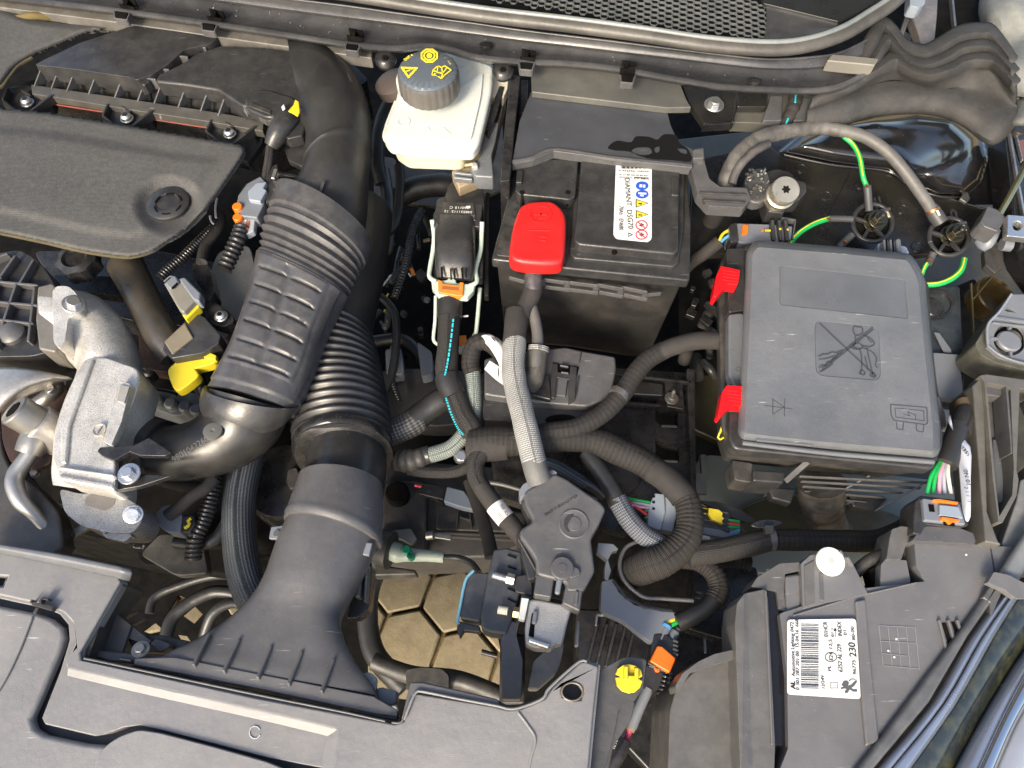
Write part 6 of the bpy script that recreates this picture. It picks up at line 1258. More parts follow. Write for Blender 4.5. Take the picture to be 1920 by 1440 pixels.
def earth(px, py, z, lab, nm='earth_stud'):
    t = thing(nm, px, py, z, lab, 'earth terminal', 'earth terminals on the inner wing')
    r = M1(px, py, z)*37; c = P(px, py, z); ps = []
    lathe('base_disc', c-UP*.004, (0, -.2, 1), [(r*.92, -.006), (r*.92, .001), (0, .001)], DARK, t, 36)
    tube('rim', [(px+37*math.cos(a*math.pi/12), py+35*math.sin(a*math.pi/12), z+.004*math.sin(-a*math.pi/12)+.006) for a in range(25)], 4.5, PL, t, seg=10)
    bars('spoke', [((px+10*math.cos(a), py+10*math.sin(a), z+.008), (px+34*math.cos(a), py+32*math.sin(a), z+.008), 6) for a in (.9, 2.1, 3.5, 5.6)], .006, PL, t)
    ax = (0, -.35, 1)
    join('nut_stack', [vcyl(c, Vector(ax).normalized(), r*.56, .006, 24), vcyl(c+Vector(ax).normalized()*.006, Vector(ax).normalized(), r*.48, .009, 6), vcyl(c+Vector(ax).normalized()*.015, Vector(ax).normalized(), r*.50, .003, 24), vcyl(c+Vector(ax).normalized()*.018, Vector(ax).normalized(), r*.36, .008, 6)], mat('oily_steel', (.09, .085, .06), .22, metal=.9, rvar=.1) if 'oily_steel' not in bpy.data.materials else bpy.data.materials['oily_steel'], t, bev=.0008)
    a_, u, v = axis_frame(ax); lathe('thread', c+a_*.024, ax, [(r*.15, 0), (r*.13, .003), (r*.15, .006), (r*.13, .009), (r*.14, .012), (r*.08, .014)], PLK, t, 16)
    bars('blade', [((px+4, py-22, z+.016), (px+34, py-28, z+.014), 5)], .004, PLG, t)
    bars('bright_tab', [((px+26, py-22, z+.012), (px+31, py-12, z+.012), 7)], .003, mat('beige_contact', (.5, .42, .28), .4) if 'beige_contact' not in bpy.data.materials else bpy.data.materials['beige_contact'], t)
    bars('guide', [((px+4, py-48, z+.006), (px+8, py-28, z+.008), 4), ((px+12, py-50, z+.006), (px+17, py-30, z+.008), 4)], .008, PL, t)
    return t
earth(1636, 418, .925, 'left earth stud with a black round plastic guard, fed from above'); earth(1779, 444, .925, 'right earth stud with a black round plastic guard at the thick grey cable end')
def wire2(nm, pts, r, lab):
    t = thing(nm, pts[0][0], pts[0][1], pts[0][2], lab, 'wire')
    tube('jacket', pts, r, GRN, t, seg=16)
    C3 = [P(p[0]-r*.35, p[1], p[2]) for p in pts]; m_ = M1(*pts[0][:3])
    sweep('yellow_stripe', [c+Vector((0, 0, r*m_*.78)) for c in C3], [r*m_*.30]*len(C3), YEL, t, seg=8)
    return t
wire2('earth_wire', [(1582, 256, .995), (1600, 272, .99), (1612, 296, .985), (1618, 330, .975), (1625, 350, .965)], 4.5, 'green and yellow earth wire dropping from the arching cable')
wire2('earth_wire', [(1554, 410, .94), (1530, 418, .94), (1505, 432, .94), (1488, 448, .935), (1482, 460, .93)], 5, 'green and yellow earth wire leaving the left stud to the left')
wire2('earth_wire', [(1738, 494, .94), (1732, 505, .935), (1728, 516, .93)], 4, 'short green and yellow earth wire beside the fuse box corner')
t = wire2('earth_wire', [(1808, 486, .93), (1802, 506, .93), (1785, 522, .925), (1760, 532, .92), (1733, 534, .915)], 5.5, 'green earth wire curving under the right stud')
for i, (pts, r, lb) in enumerate([([(1626, 348, .966), (1628, 372, .955), (1630, 396, .945)], 7, 'grey heat shrink sleeve above the left earth stud'), ([(1554, 410, .94), (1575, 410, .94), (1598, 411, .94)], 6, 'grey heat shrink sleeve left of the left earth stud'),
    ([(1598, 440, .93), (1585, 452, .925), (1572, 464, .92)], 7, 'dark sleeve below the left earth stud with copper showing'), ([(1750, 474, .935), (1744, 486, .93), (1740, 494, .93)], 7, 'dark sleeve below the right earth stud with copper showing')]):
    t = thing('cable_sleeve', *pts[0], lb, 'cable sleeve'); tube('sleeve', pts, r, bpy.data.materials['heat_shrink'], t, seg=16)
    q = pts[0] if i != 2 and i != 3 else pts[1]; bar('copper_spot', (q[0]-2, q[1]-2, q[2]+.007), (q[0]+3, q[1]+2, q[2]+.007), 4, .002, COP, t, bev=0)
# connector left of fuse box top
t = thing('orange_tab_plug', 1420, 430, .93, 'black plug with orange tabs and two coloured wires behind the fuse box', 'connector')
poly('body', [(1366, 424), (1380, 418), (1440, 420), (1486, 424), (1484, 448), (1440, 456), (1392, 456), (1368, 446)], .945, .03, CON, t, bev=.003, r=3)
poly('collar', [(1368, 420), (1382, 416), (1386, 452), (1370, 454)], .949, .03, PL, t, bev=.002)
poly('orange_tab', [(1393, 420), (1404, 422), (1402, 436), (1392, 438)], .950, .008, ORG, t, bev=.001); poly('orange_tab', [(1428, 428), (1434, 429), (1433, 433), (1427, 433)], .947, .004, ORG, t)
for k, x in enumerate((1449, 1462, 1474)): bar('ridge', (x, 410, .955), (x+3, 450, .95), 8, .012, PL, t, bev=.003)
for x, y, l in ((1440, 432, 10), (1463, 429, 4), (1477, 430, 3)): bar('yellow_mark', (x-l/2, y, .9565), (x+l/2, y, .9565), 4, .001, YEL, t, bev=0)
bars('orange_wing', [((1455, 406, .94), (1492, 412, .94), 4), ((1492, 412, .94), (1486, 448, .94), 3)], .01, PLG, t)
tube('sleeve', [(1350, 452, .93), (1320, 476, .91), (1296, 492, .89), (1280, 510, .87)], 12, TAPE, t)
tube('wire', [(1348, 452, .935), (1356, 438, .938), (1370, 430, .94)], 3, YEL, t, seg=8); tube('wire', [(1352, 454, .935), (1360, 446, .938), (1370, 440, .94)], 3, BLW, t, seg=8)
poly('lower', [(1395, 456), (1440, 458), (1438, 470), (1400, 470)], .93, .02, PLD, t, bev=.002)
t = thing('ridged_plug', 1670, 460, .94, 'black ridged plug standing behind the fuse box top edge', 'connector')
poly('base', [(1646, 456), (1660, 452), (1700, 462), (1706, 474), (1648, 478)], .94, .02, COL, t, bev=.002)
for k, x in enumerate((1660, 1672, 1684)): bar('ridge', (x+2, 446, .958), (x+4, 478, .955), 9, .015, CON, t, bev=.004)
t = thing('ridged_plug', 1300, 560, .94, 'tucked grey plug', 'connector'); bpy.data.objects.remove(t)
# ---------------- fuse box ----------------
t = thing('fuse_box', 1560, 660, .97, 'large grey black fuse box with an embossed no spraying pictogram and red clips', 'fuse box')
poly('base_box', [(1345, 500), (1360, 470), (1410, 465), (1700, 490), (1745, 530), (1764, 850), (1745, 884), (1370, 846), (1352, 800)], .945, .10, PLD, t, bev=.006, r=10, draft=.03)
poly('rim', [(1366, 490), (1392, 462), (1420, 452), (1708, 482), (1738, 520), (1762, 760), (1771, 830), (1752, 880), (1376, 842), (1366, 820), (1374, 600)], .962, .022, PL, t, bev=.004, r=12)
LID = [(1400, 470), (1416, 451), (1560, 462), (1704, 476), (1716, 488), (1733, 520), (1746, 660), (1761, 800), (1762, 846), (1752, 858), (1560, 842), (1392, 824), (1384, 812), (1392, 640)]
def zl_(x, y): 
    d = dist(x, y, LIDS) if inside(x, y, LIDS) else 0
    e = 1-min(1, d/26); return .996-.020*e*e-.006*max(0, e-.8)*5
LIDS = rnd(LID, 22, 6)
# lid: rings of the outline pushed inwards for a soft crowned edge
def shrink(pg, d):
    W2 = [Vector((p[0], p[1])) for p in pg]; n = len(W2); A = sum(a.x*b.y-b.x*a.y for a, b in zip(W2, W2[1:]+W2[:1])); sg = 1 if A > 0 else -1; out = []
    for i in range(n):
        tt = (W2[(i+1) % n]-W2[i-1]).normalized(); q = W2[i]+Vector((-tt.y, tt.x))*sg*d; out.append((q.x, q.y))
    return out
PLQ = rnd([(1462, 497), (1696, 524), (1703, 598), (1462, 572)], 5, 3); PIC = rnd([(1527, 600), (1648, 612), (1652, 714), (1530, 704)], 16, 4)
rings = [(-1, -.034), (0, -.016), (1, -.014), (3, -.0085), (7, -.0045), (12, 0)]
vs = []; Nn = len(LIDS)
for d, dz in rings: vs += [P(x, y, .995+dz) for x, y in shrink(LIDS, d)]
fs = [(k*Nn+i, (k+1)*Nn+i, (k+1)*Nn+(i+1) % Nn, k*Nn+(i+1) % Nn) for k in range(len(rings)-1) for i in range(Nn)]
inner = vs[-Nn:]; base_i = len(vs)-Nn
hl = [[P(x, y, .995) for x, y in PLQ], [P(x, y, .995) for x, y in PIC]]
loops3 = [inner]+hl; allv = [v for l in loops3 for v in l]; vs = vs[:base_i]+allv
for tr_ in tessellate_polygon(loops3): fs.append(tuple(base_i+i for i in tr_))
off = base_i+Nn
for l, dep in zip(hl, (.0012, .0014)):
    nn = len(l); b0 = len(vs); vs += [v-UP*dep for v in l]
    fs += [(off+i, off+(i+1) % nn, b0+(i+1) % nn, b0+i) for i in range(nn)]; off += nn
lid = mk('lid', vs, fs, PLT, t, ang=40)
import bmesh
bm = bmesh.new(); bm.from_mesh(lid.data); bmesh.ops.recalc_face_normals(bm, faces=bm.faces)
if max(bm.faces, key=lambda f: f.calc_area()).normal.z < 0: bmesh.ops.reverse_faces(bm, faces=bm.faces)
bm.to_mesh(lid.data); bm.free()
poly('smooth_panel', shrink(PLQ, .6), .9943, .001, PLS, t, bev=0)
poly('pictogram_panel', shrink(PIC, .6), .9941, .001, PLS, t, bev=0)
ze = .9953
def line(nm, pts, w, z=ze, h=.0009, m_=GEL, closed=False, sub=4):
    q = sm(pts, sub, closed) if sub > 1 else pts
    n = len(q); return bars(nm, [((q[i][0], q[i][1], z), (q[(i+1) % n][0], q[(i+1) % n][1], z), w) for i in range(n if closed else n-1)], h, m_, t, bev=0)
line('pictogram', [(1537, 606), (1643, 706)], 2.2, sub=1); line('pictogram', [(1542, 694), (1638, 617)], 2.2, sub=1); line('pictogram', [(1541, 690), (1637, 613)], 1.2, sub=1)
line('pictogram', [(1608, 613), (1602, 612), (1600, 619), (1604, 628), (1612, 628), (1618, 622), (1616, 614)], 1.5, closed=True)
line('pictogram', [(1604, 629), (1604, 642), (1600, 650), (1612, 655), (1616, 672), (1616, 690), (1614, 700)], 1.6)
line('pictogram', [(1618, 628), (1632, 634), (1640, 644), (1632, 650), (1616, 648)], 1.6); line('pictogram', [(1626, 632), (1634, 642)], 1.4, sub=1)
line('pictogram', [(1626, 652), (1630, 672), (1634, 690), (1637, 704)], 1.6); line('pictogram', [(1622, 668), (1626, 684), (1628, 694)], 1.4)
line('pictogram', [(1612, 700), (1620, 703), (1622, 698), (1616, 694)], 1.5, closed=True); line('pictogram', [(1632, 704), (1640, 708), (1641, 702), (1636, 698)], 1.5, closed=True)
line('pictogram', [(1618, 652), (1630, 657), (1640, 664), (1644, 674), (1642, 684), (1646, 690)], 1.4); line('pictogram', [(1596, 651), (1606, 655), (1618, 652), (1612, 644), (1598, 646)], 1.5, closed=True)
line('pictogram', [(1536, 690), (1542, 684), (1548, 686), (1552, 678), (1558, 680), (1562, 672), (1568, 672), (1570, 664), (1578, 662)], 1.8); line('pictogram', [(1535, 668), (1544, 664), (1552, 664), (1560, 660), (1568, 661), (1580, 656)], 1.6); line('pictogram', [(1536, 674), (1550, 672), (1566, 667)], 1.3)
line('pictogram', [(1537, 697), (1545, 694), (1554, 688), (1562, 682)], 1.4)
line('diode_symbol', [(1434, 760), (1486, 767)], 1.3, sub=1); line('diode_symbol', [(1449, 747), (1449, 777)], 1.5, sub=1); line('diode_symbol', [(1471, 747), (1471, 781)], 1.5, sub=1); line('diode_symbol', [(1449, 777), (1470, 763), (1449, 749)], 1.4, sub=1)
line('fuse_symbol', [(1670, 758), (1738, 764), (1739, 794), (1734, 796), (1676, 788), (1671, 778)], 2.0, closed=True, sub=1); line('fuse_symbol', [(1678, 765), (1732, 770), (1733, 789), (1680, 782)], 1.4, closed=True, sub=1)
line('fuse_symbol', [(1681, 791), (1682, 804), (1693, 806), (1694, 792)], 1.8, sub=1); line('fuse_symbol', [(1718, 795), (1719, 808), (1731, 810), (1732, 797)], 1.8, sub=1)
line('fuse_symbol', [(1694, 776), (1706, 780), (1702, 772), (1717, 778), (1717, 786)], 1.4, sub=1)
poly('hinge_recess', [(1420, 816), (1526, 825), (1526, 836), (1420, 826)], .9905, .004, PLS, t, bev=.0008)
tube('lid_lip', [(1392, 830, .974), (1560, 850, .974), (1750, 866, .974)], 5, PLS, t, seg=10)
poly('side_post', [(1366, 588), (1392, 585), (1408, 600), (1408, 690), (1398, 724), (1378, 726), (1366, 700)], .968, .02, PLS, t, bev=.004, r=5)
poly('side_post', [(1362, 466), (1396, 464), (1396, 582), (1366, 586)], .966, .02, PL, t, bev=.003, r=6)
for k, (x, y) in enumerate(((1372, 474), (1376, 546), (1384, 692))): ring('moulded_mark', x, y, .9686 if k == 2 else .9626, 5, 4, PLG, t, 14, h=.0005)
for k, (x, y, s) in enumerate(((1338, 498, 0), (1346, 723, 0))):
    ax_ = x; c = thing('red_clip_tmp', x, y, .97, 'x', 'x'); bpy.data.objects.remove(c)
    o = poly('red_clip', [(x+14, y), (x+50, y+8), (x+48, y+26), (x+45, y+36), (x+26, y+34), (x+18, y+44), (x+4, y+60), (x-1, y+56), (x+1, y+42), (x+6, y+16)] if k == 0 else [(x+17, y-1), (x+46, y+1), (x+53, y+8), (x+52, y+38), (x+26, y+36), (x+18, y+44), (x+4, y+59), (x, y+54), (x+3, y+40), (x+8, y+12)], .986, .02, REDC, t, bev=.002, r=2)
    bars('clip_ridge', [((x+18, y+8+j*6, .9865), (x+46, y+12+j*6, .9865), 2.2) for j in range(4)], .0012, REDC, t, bev=.0003)
# lower grille of the fuse box front face
lo = []
for k in range(5): lo.append(((1500+k*3, 892+k*9.5, .90-k*.012), (1762-k*34, 905+k*9, .90-k*.012), 3))
bars('slat', lo, .006, PLG, t, bev=.0008); bars('slat', [((1630, 892, .90), (1560, 930, .86), 3), ((1740, 902, .9), (1640, 958, .85), 3)], .006, PLG, t)
poly('front_step', [(1412, 880), (1472, 884), (1470, 906), (1412, 902)], .89, .05, PL, t, bev=.003); poly('front_step', [(1372, 862), (1412, 868), (1410, 905), (1378, 900)], .88, .04, PLD, t, bev=.004, r=6)
bars('brace', [((1472, 903, .88), (1514, 866, .92), 10), ((1424, 906, .86), (1454, 910, .86), 3), ((1436, 928, .84), (1440, 918, .84), 2.5), ((1446, 932, .84), (1478, 938, .84), 5), ((1590, 940, .85), (1620, 942, .85), 4)], .012, PLG, t)
poly('foot', [(1440, 912), (1492, 916), (1484, 944), (1470, 940), (1448, 934)], .855, .02, PL, t, bev=.003); poly('foot', [(1590, 926), (1640, 930), (1668, 934), (1640, 958), (1600, 950)], .85, .02, PL, t, bev=.003)
t = thing('cable_boot', 1540, 940, .84, 'black rubber boot leaving the underside of the fuse box', 'cable boot')
tube('boot', [(1540, 905, .86, 44), (1540, 930, .84, 44), (1542, 955, .82, 40), (1552, 980, .80, 34), (1572, 1000, .78, 28)], 40, mat('brown_sheen_rubber', (.040, .036, .03), .36, dust=.2), t, seg=40, corr=(.022, .002))
tag(poly('weld_pipe', [(1313, 852), (1324, 852), (1326, 925), (1302, 925), (1305, 888), (1316, 887)], .78, .01, ZND, bev=.001), 'thin dull metal strut behind the corrugated loom near the fuse box', 'strut')
tag(tube('yellow_lanyard', [(1355, 790, .94), (1352, 806, .935), (1346, 820, .93), (1350, 824, .93), (1360, 818, .93)], 2, YEL, seg=8), 'thin yellow loop hanging below the lower red clip', 'loop')
tag(tube('yellow_dab', [(1349, 578, .93), (1350, 582, .93)], 3, YEL, seg=8), 'yellow paint dab left of the fuse box below the upper red clip', 'paint mark')
# dark box right of fuse box and rails
t = thing('washer_filler', 1770, 620, .86, 'dark container with a round filler shape right of the fuse box', 'container')
poly('body', [(1732, 540), (1800, 536), (1808, 700), (1806, 760), (1756, 750), (1740, 600)], .88, .1, mat('blue_dark_tank', (.018, .024, .027), .3, rvar=.1, dust=.1), t, bev=.006, r=6)
ring('filler_ring', 1756, 570, .883, 34, 28, PLK, t, 30, h=.006); disc('filler', 1750, 575, .886, 20, .01, PLK, t)
poly('flat_side', [(1750, 660), (1800, 664), (1808, 752), (1760, 744)], .89, .02, CON, t, bev=.002)
poly('light_strip', [(1752, 622), (1762, 624), (1784, 655), (1784, 662), (1770, 660)], .884, .003, CON, t, bev=.001)
poly('support_strip', [(1757, 742), (1762, 744), (1772, 775), (1776, 800), (1768, 802), (1758, 775)], .90, .006, mat('mauve_metal', (.22, .2, .2), .4, metal=.4), t)
poly('ledge', [(1762, 745), (1820, 752), (1824, 800), (1776, 800)], .86, .02, GYW, t, bev=.002)
t = thing('tunnel_opening', 1862, 565, .9, 'oval brass coloured opening in the inner panel above the round vent', 'opening')
lathe('oval', P(1858, 560, .86), (.2, -.1, 1), [(.030, -.02), (.034, .01), (.032, .012), (.029, .006), (.026, -.01), (0, -.012)], mat('brassy_paint', (.13, .09, .035), .3, metal=.5), t, 36)
bars('seam', [((1826, 610, .88), (1826, 700, .88), 3), ((1826, 560, .88), (1860, 520, .88), 3), ((1860, 520, .88), (1880, 500, .88), 2.5), ((1822, 530, .88), (1826, 610, .88), 2.5)], .004, mat('dull_brass_edge', (.16, .13, .06), .4, metal=.4), t)
t = thing('round_vent', 1890, 640, .95, 'grey plastic bracket with a spoked round vent at the right border', 'vent')
bx = [(1826, 640), (1850, 606), (1858, 600), (1892, 562), (1900, 549), (1990, 549), (1990, 700), (1960, 696), (1900, 684), (1862, 668), (1848, 652), (1834, 650)]
ring_h = [(1894+31*math.cos(a*.2618), 636+31*math.sin(a*.2618)) for a in range(24)]
poly('face', [(1853, 610), (1896, 552), (1990, 552), (1990, 692), (1920, 680), (1876, 668), (1853, 648)], .95, .008, mat('grey_vent_plastic', (.14, .15, .165), .42, dust=.1), t, bev=.0015, holes=[ring_h, [(1884, 582), (1892, 574), (1905, 586), (1990, 620), (1990, 600), (1898, 562), (1886, 572)][0:3]+[(1888, 584)]])
poly('skirt', [(1828, 645), (1852, 606), (1896, 550), (1990, 550), (1990, 702), (1920, 694), (1866, 680), (1838, 664)], .943, .05, mat('olive_grey_skirt', (.07, .07, .055), .5, dust=.3), t, bev=.004, r=6)
disc('hub', 1894, 638, .952, 22, .006, bpy.data.materials['grey_vent_plastic'], t)
ring('dark_annulus', 1894, 636, .9435, 31, 22, DARK, t, 30, h=.001)
bars('spoke', [((1894, 604, .951), (1895, 616, .951), 5), ((1896, 658, .951), (1897, 672, .951), 5), ((1858, 634, .951), (1872, 634, .951), 5), ((1864, 594, .953), (1990, 612, .953), 6), ((1862, 604, .953), (1990, 620, .953), 3)], .006, bpy.data.materials['grey_vent_plastic'], t)
tube('rim', [(1852, 648, .953), (1852, 610, .953), (1874, 584, .953), (1896, 552, .953)], 2.5, SLVD, t, seg=8); tube('rim', [(1852, 648, .953), (1872, 664, .953), (1900, 676, .953), (1940, 686, .953)], 2.5, bpy.data.materials['grey_vent_plastic'], t, seg=8)
# pocket bracket at right
t = thing('pocket_bracket', 1870, 840, .94, 'deep olive grey plastic pocket with a tapered recess at the right border', 'bracket')
OG = mat('olive_black_plastic', (.085, .082, .072), .42, dust=.15, speck=.6)
poly('rail', [(1824, 722), (1836, 710), (1840, 708), (1846, 716), (1852, 960), (1872, 1014), (1880, 1022), (1848, 1016), (1838, 900)], .955, .06, OG, t, bev=.003)
poly('frame', [(1838, 704), (1850, 702), (1990, 722), (1990, 740), (1912, 728), (1906, 880), (1910, 900), (1906, 930), (1880, 980), (1872, 978), (1862, 900), (1846, 716)], .962, .03, OG, t, bev=.003, holes=[[(1850, 717), (1888, 724), (1895, 730), (1901, 880), (1898, 928), (1874, 968), (1866, 900)]])
poly('recess_floor', [(1846, 712), (1900, 720), (1906, 880), (1902, 930), (1874, 976), (1862, 900)], .928, .01, PLG, t, bev=0)
duct('cone', [(1860, 826, 1866, 826, .93, .006), (1858, 880, 1884, 880, .932, .012), (1864, 950, 1896, 930, .936, .016)], PLS, t, seg=24)
poly('step', [(1848, 718), (1886, 724), (1876, 744), (1850, 740)], .952, .02, PLG, t, bev=.002)
bars('wall', [((1888, 724, .962), (1898, 850, .96), 4)], .03, PLG, t)
# white foam paper tag & pipe
t = thing('paper_tag', 1815, 880, .93, 'curled white paper tag with printed digits between plug and pocket', 'tag')
strip('paper', [[(1782, 778, .955), (1776, 790, .95), (1790, 812, .945)], [(1794, 840, .95), (1806, 846, .958), (1819, 838, .96)], [(1800, 900, .95), (1811, 905, .957), (1820, 895, .96)], [(1804, 950, .95), (1812, 955, .955), (1820, 945, .957)], [(1810, 976, .95), (1815, 978, .95), (1820, 968, .955)]], mat('white_paper', (.40, .42, .47), .55, sss=.1), t, th=.0005)
txt('3359', (1800, 838), (1815, 856), .9605, 7, INK, t); txt('0N 01', (1806, 880), (1812, 908), .961, 8, INK, t); txt('2 1 1  1', (1808, 912), (1814, 940), .9605, 7, INK, t)
t = thing('headlamp_connector', 1770, 960, .93, 'black plug with orange clips and green pink and grey wires above the headlamp', 'connector')
tube('grommet', [(1808, 755, .93, 16), (1812, 775, .935, 19), (1806, 795, .94, 20)], 18, mat('tan_grommet', (.15, .10, .05), .5, dust=.3), t, seg=24)
tube('woven', [(1812, 772, .935, 19), (1806, 790, .94, 20), (1798, 808, .942, 21)], 20, BR, t, seg=28)
tube('sleeve', [(1799, 800, .942, 20), (1786, 835, .945, 20), (1772, 872, .945, 20)], 20, RUB, t, seg=28)
for i, (x0, x1, m_) in enumerate(((1762, 1738, GRN), (1766, 1749, GRN), (1770, 1761, PNK), (1774, 1771, GYW), (1778, 1783, CRW))):
    tube('wire', [(x0, 866, .946), ((x0+x1)/2-3, 890, .950), (x1, 926, .945)], 3.6, m_, t, seg=10)
poly('body', [(1716, 940), (1728, 928), (1790, 936), (1806, 942), (1818, 985), (1800, 990), (1738, 984), (1726, 1004), (1712, 1000)], .950, .04, PL, t, bev=.002)
poly('cover', [(1730, 933), (1800, 944), (1812, 984), (1734, 976)], .956, .02, CON, t, bev=.002); poly('panel', [(1762, 946), (1798, 950), (1806, 972), (1762, 966)], .9605, .004, COL, t, bev=.001)
poly('orange_clip', [(1750, 936), (1760, 935), (1798, 941), (1796, 945), (1754, 940)], .9615, .006, ORG, t, bev=.0008); poly('orange_clip', [(1766, 968), (1801, 974), (1798, 978), (1788, 978), (1782, 983), (1776, 976), (1767, 974)], .9615, .006, ORG, t, bev=.0008)
bars('notch', [((1742, 952, .957), (1752, 953, .957), 14), ((1770, 980, .957), (1790, 982, .957), 9)], .002, DARK, t, bev=0)
poly('base', [(1736, 986), (1800, 990), (1826, 1000), (1830, 1020), (1710, 1014), (1720, 1000)], .948, .03, PLG, t, bev=.005, r=5)
# ---------------- headlamp housing ----------------
t = thing('headlamp', 1600, 1250, .92, 'grey plastic headlamp housing with a white printed label at lower right', 'headlamp')
HL = mat('headlamp_plastic', (.112, .111, .114), .46, bump=.2, dust=.15, speck=.8, scratch=.8, dcol=(.22, .21, .2))
HB = mat('headlamp_brown_plastic', (.082, .080, .077), .42, bump=.2, dust=.15, speck=.6, scratch=.5)
poly('side_body', [(1256, 1330), (1268, 1290), (1310, 1250), (1376, 1230), (1440, 1150), (1480, 1140), (1480, 1500), (1250, 1500)], .900, .12, HB, t, bev=.006, r=10)
poly('side_flange', [(1266, 1286), (1280, 1262), (1310, 1240), (1340, 1226), (1376, 1218), (1378, 1236), (1340, 1246), (1294, 1262), (1282, 1280), (1270, 1300)], .922, .04, HB, t, bev=.003, r=4)
poly('left_plate', [(1378, 1168), (1382, 1130), (1396, 1112), (1434, 1104), (1440, 1120), (1454, 1400), (1450, 1500), (1390, 1500)], .935, .06, HB, t, bev=.004, r=3)
poly('plate_line', [(1396, 1114), (1400, 1113), (1412, 1500), (1392, 1500)], .9355, .002, PLG, t, bev=0)
poly('groove_rail', [(1436, 1106), (1460, 1108), (1474, 1270), (1476, 1400), (1446, 1398)], .925, .03, mat('glossy_dark_rail', (.010, .010, .012), .18), t, bev=.002)
bars('rail_edge', [((1436, 1107, .938), (1448, 1396, .938), 3)], .02, HL, t)
poly('main_body', [(1462, 1150), (1530, 1128), (1610, 1104), (1734, 1090), (1718, 1060), (1714, 1014), (1735, 1012), (1872, 1024), (1990, 1030), (1990, 1060), (1888, 1062), (1850, 1118), (1840, 1130), (1760, 1240), (1640, 1400), (1560, 1500), (1440, 1500), (1478, 1402), (1476, 1270)], .935, .07, HL, t, bev=.003, r=3)
poly('ridge', [(1604, 1126), (1624, 1122), (1634, 1240), (1650, 1390), (1624, 1400), (1614, 1290)], .939, .008, HL, t, bev=.0025)
bars('upper_edge', [((1488, 1154, .938), (1604, 1118, .938), 3), ((1604, 1118, .938), (1720, 1092, .938), 3)], .006, HL, t, bev=.001)
poly('top_block', [(1408, 1100), (1420, 1082), (1462, 1056), (1500, 1054), (1500, 1070), (1472, 1076), (1470, 1106), (1474, 1150), (1460, 1140), (1456, 1108)], .930, .04, HB, t, bev=.003, r=3)
poly('top_block', [(1472, 1078), (1502, 1074), (1504, 1140), (1474, 1152)], .932, .04, HL, t, bev=.004)
poly('screw_block', [(1502, 1056), (1520, 1040), (1574, 1036), (1590, 1040), (1604, 1066), (1628, 1114), (1552, 1130), (1506, 1142)], .938, .05, HL, t, bev=.003, r=3)
poly('block_shade', [(1508, 1060), (1526, 1050), (1528, 1132), (1510, 1138)], .9395, .003, HB, t, bev=.001); bars('block_line', [((1540, 1074, .9395), (1542, 1126, .9395), 7)], .002, PLG, t, bev=.001)
bars('fin', [((1576, 1033, .95), (1590, 1056, .94), 5), ((1590, 1045, .95), (1600, 1062, .94), 5)], .02, HL, t)
lathe('white_screw', P(1556, 1053, .944), (0, -.08, 1), [(.0155, -.003), (.0172, .001), (.0165, .003), (.006, .0045), (0, .0045)], mat('pale_zinc_disc', (.78, .80, .76), .35, metal=.25, bump=.2), t, 40)
lathe('screw_recess', P(1556, 1053, .944)+UP*.0040, (0, -.08, 1), [(.0042, -.002), (.0042, .0008)], mat('grey_recess', (.35, .37, .35), .5), t, 6)
poly('hump', [(1662, 1050), (1668, 1010), (1672, 992), (1690, 986), (1708, 988), (1722, 1012), (1700, 1020), (1690, 1050)], .935, .04, HB, t, bev=.005, r=4)
poly('hump', [(1652, 1058), (1660, 1048), (1700, 1050), (1708, 1092), (1650, 1108)], .930, .04, HL, t, bev=.004, r=3)
poly('dark_pocket', [(1628, 1068), (1652, 1056), (1652, 1106), (1640, 1112)], .915, .02, DARK, t)
tube('collar', [(1600, 1076, .90), (1640, 1046, .91), (1690, 1034, .91)], 12, PLD, t)
bars('seam', [((1857, 1022, .9358), (1866, 1076, .9358), 2)], .001, PL, t, bev=0)
bars('cooling_slot', [((1762, 1162, .940), (1776, 1220, .938), 5), ((1779, 1162, .940), (1791, 1204, .938), 5), ((1796, 1162, .94), (1804, 1188, .938), 5)], .006, HL, t, bev=.001)
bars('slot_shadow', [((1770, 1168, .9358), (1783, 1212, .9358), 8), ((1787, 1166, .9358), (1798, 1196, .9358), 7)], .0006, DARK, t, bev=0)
bars('moulded_grid', [((1648+k*17, 1173+k*.8, .9357), (1656+k*17, 1248+k*2, .9357), 1) for k in range(5)]+[((1648, 1173, .9357), (1716, 1176, .9357), 1), ((1650, 1202, .9357), (1718, 1206, .9357), 1), ((1656, 1248, .9357), (1724, 1254, .9357), 1), ((1653, 1225, .9357), (1700, 1230, .9357), 1)], (.0003), GRD, t, bev=0)
for x, y in ((1681, 1198), (1666, 1220), (1677, 1232), (1892-80, 1040)): disc('scuff', x, y, .936, 2, .0005, WHT, t)
zb = .9362+.003
poly('label', [(1476, 1162), (1605, 1160), (1614, 1311), (1476, 1302)], zb, .0006, WHT, t, bev=0, r=7); zb += .0004
txt('Automotive Lighting 0472', (1491, 1269), (1488, 1167), zb, 7, INK, t); txt('AL', (1491, 1292), (1490, 1277), zb, 8, INK, t, bold=.0003)
txt('0 301 287 201 00  15.04.16  668', (1499, 1295), (1497, 1162), zb, 6.5, INK, t)
rb = random.Random(4); y = 1170; L = []
while y < 1291:
    w_ = rb.choice((.8, 1.0, 1.7)); L.append(((1502, y, zb), (1535, y+.8, zb), w_)); y += w_+rb.choice((1.2, 1.8, 2.6))
bars('barcode', L, .0003, INK, t, bev=0)
txt('12/24V', (1547, 1293), (1545, 1268), zb, 6, INK, t); txt('PL', (1559, 1259), (1558, 1249), zb, 6.5, INK, t); ring('approval_ring', 1558, 1232, zb, 11.5, 10, INK, t, 28, h=.0003)
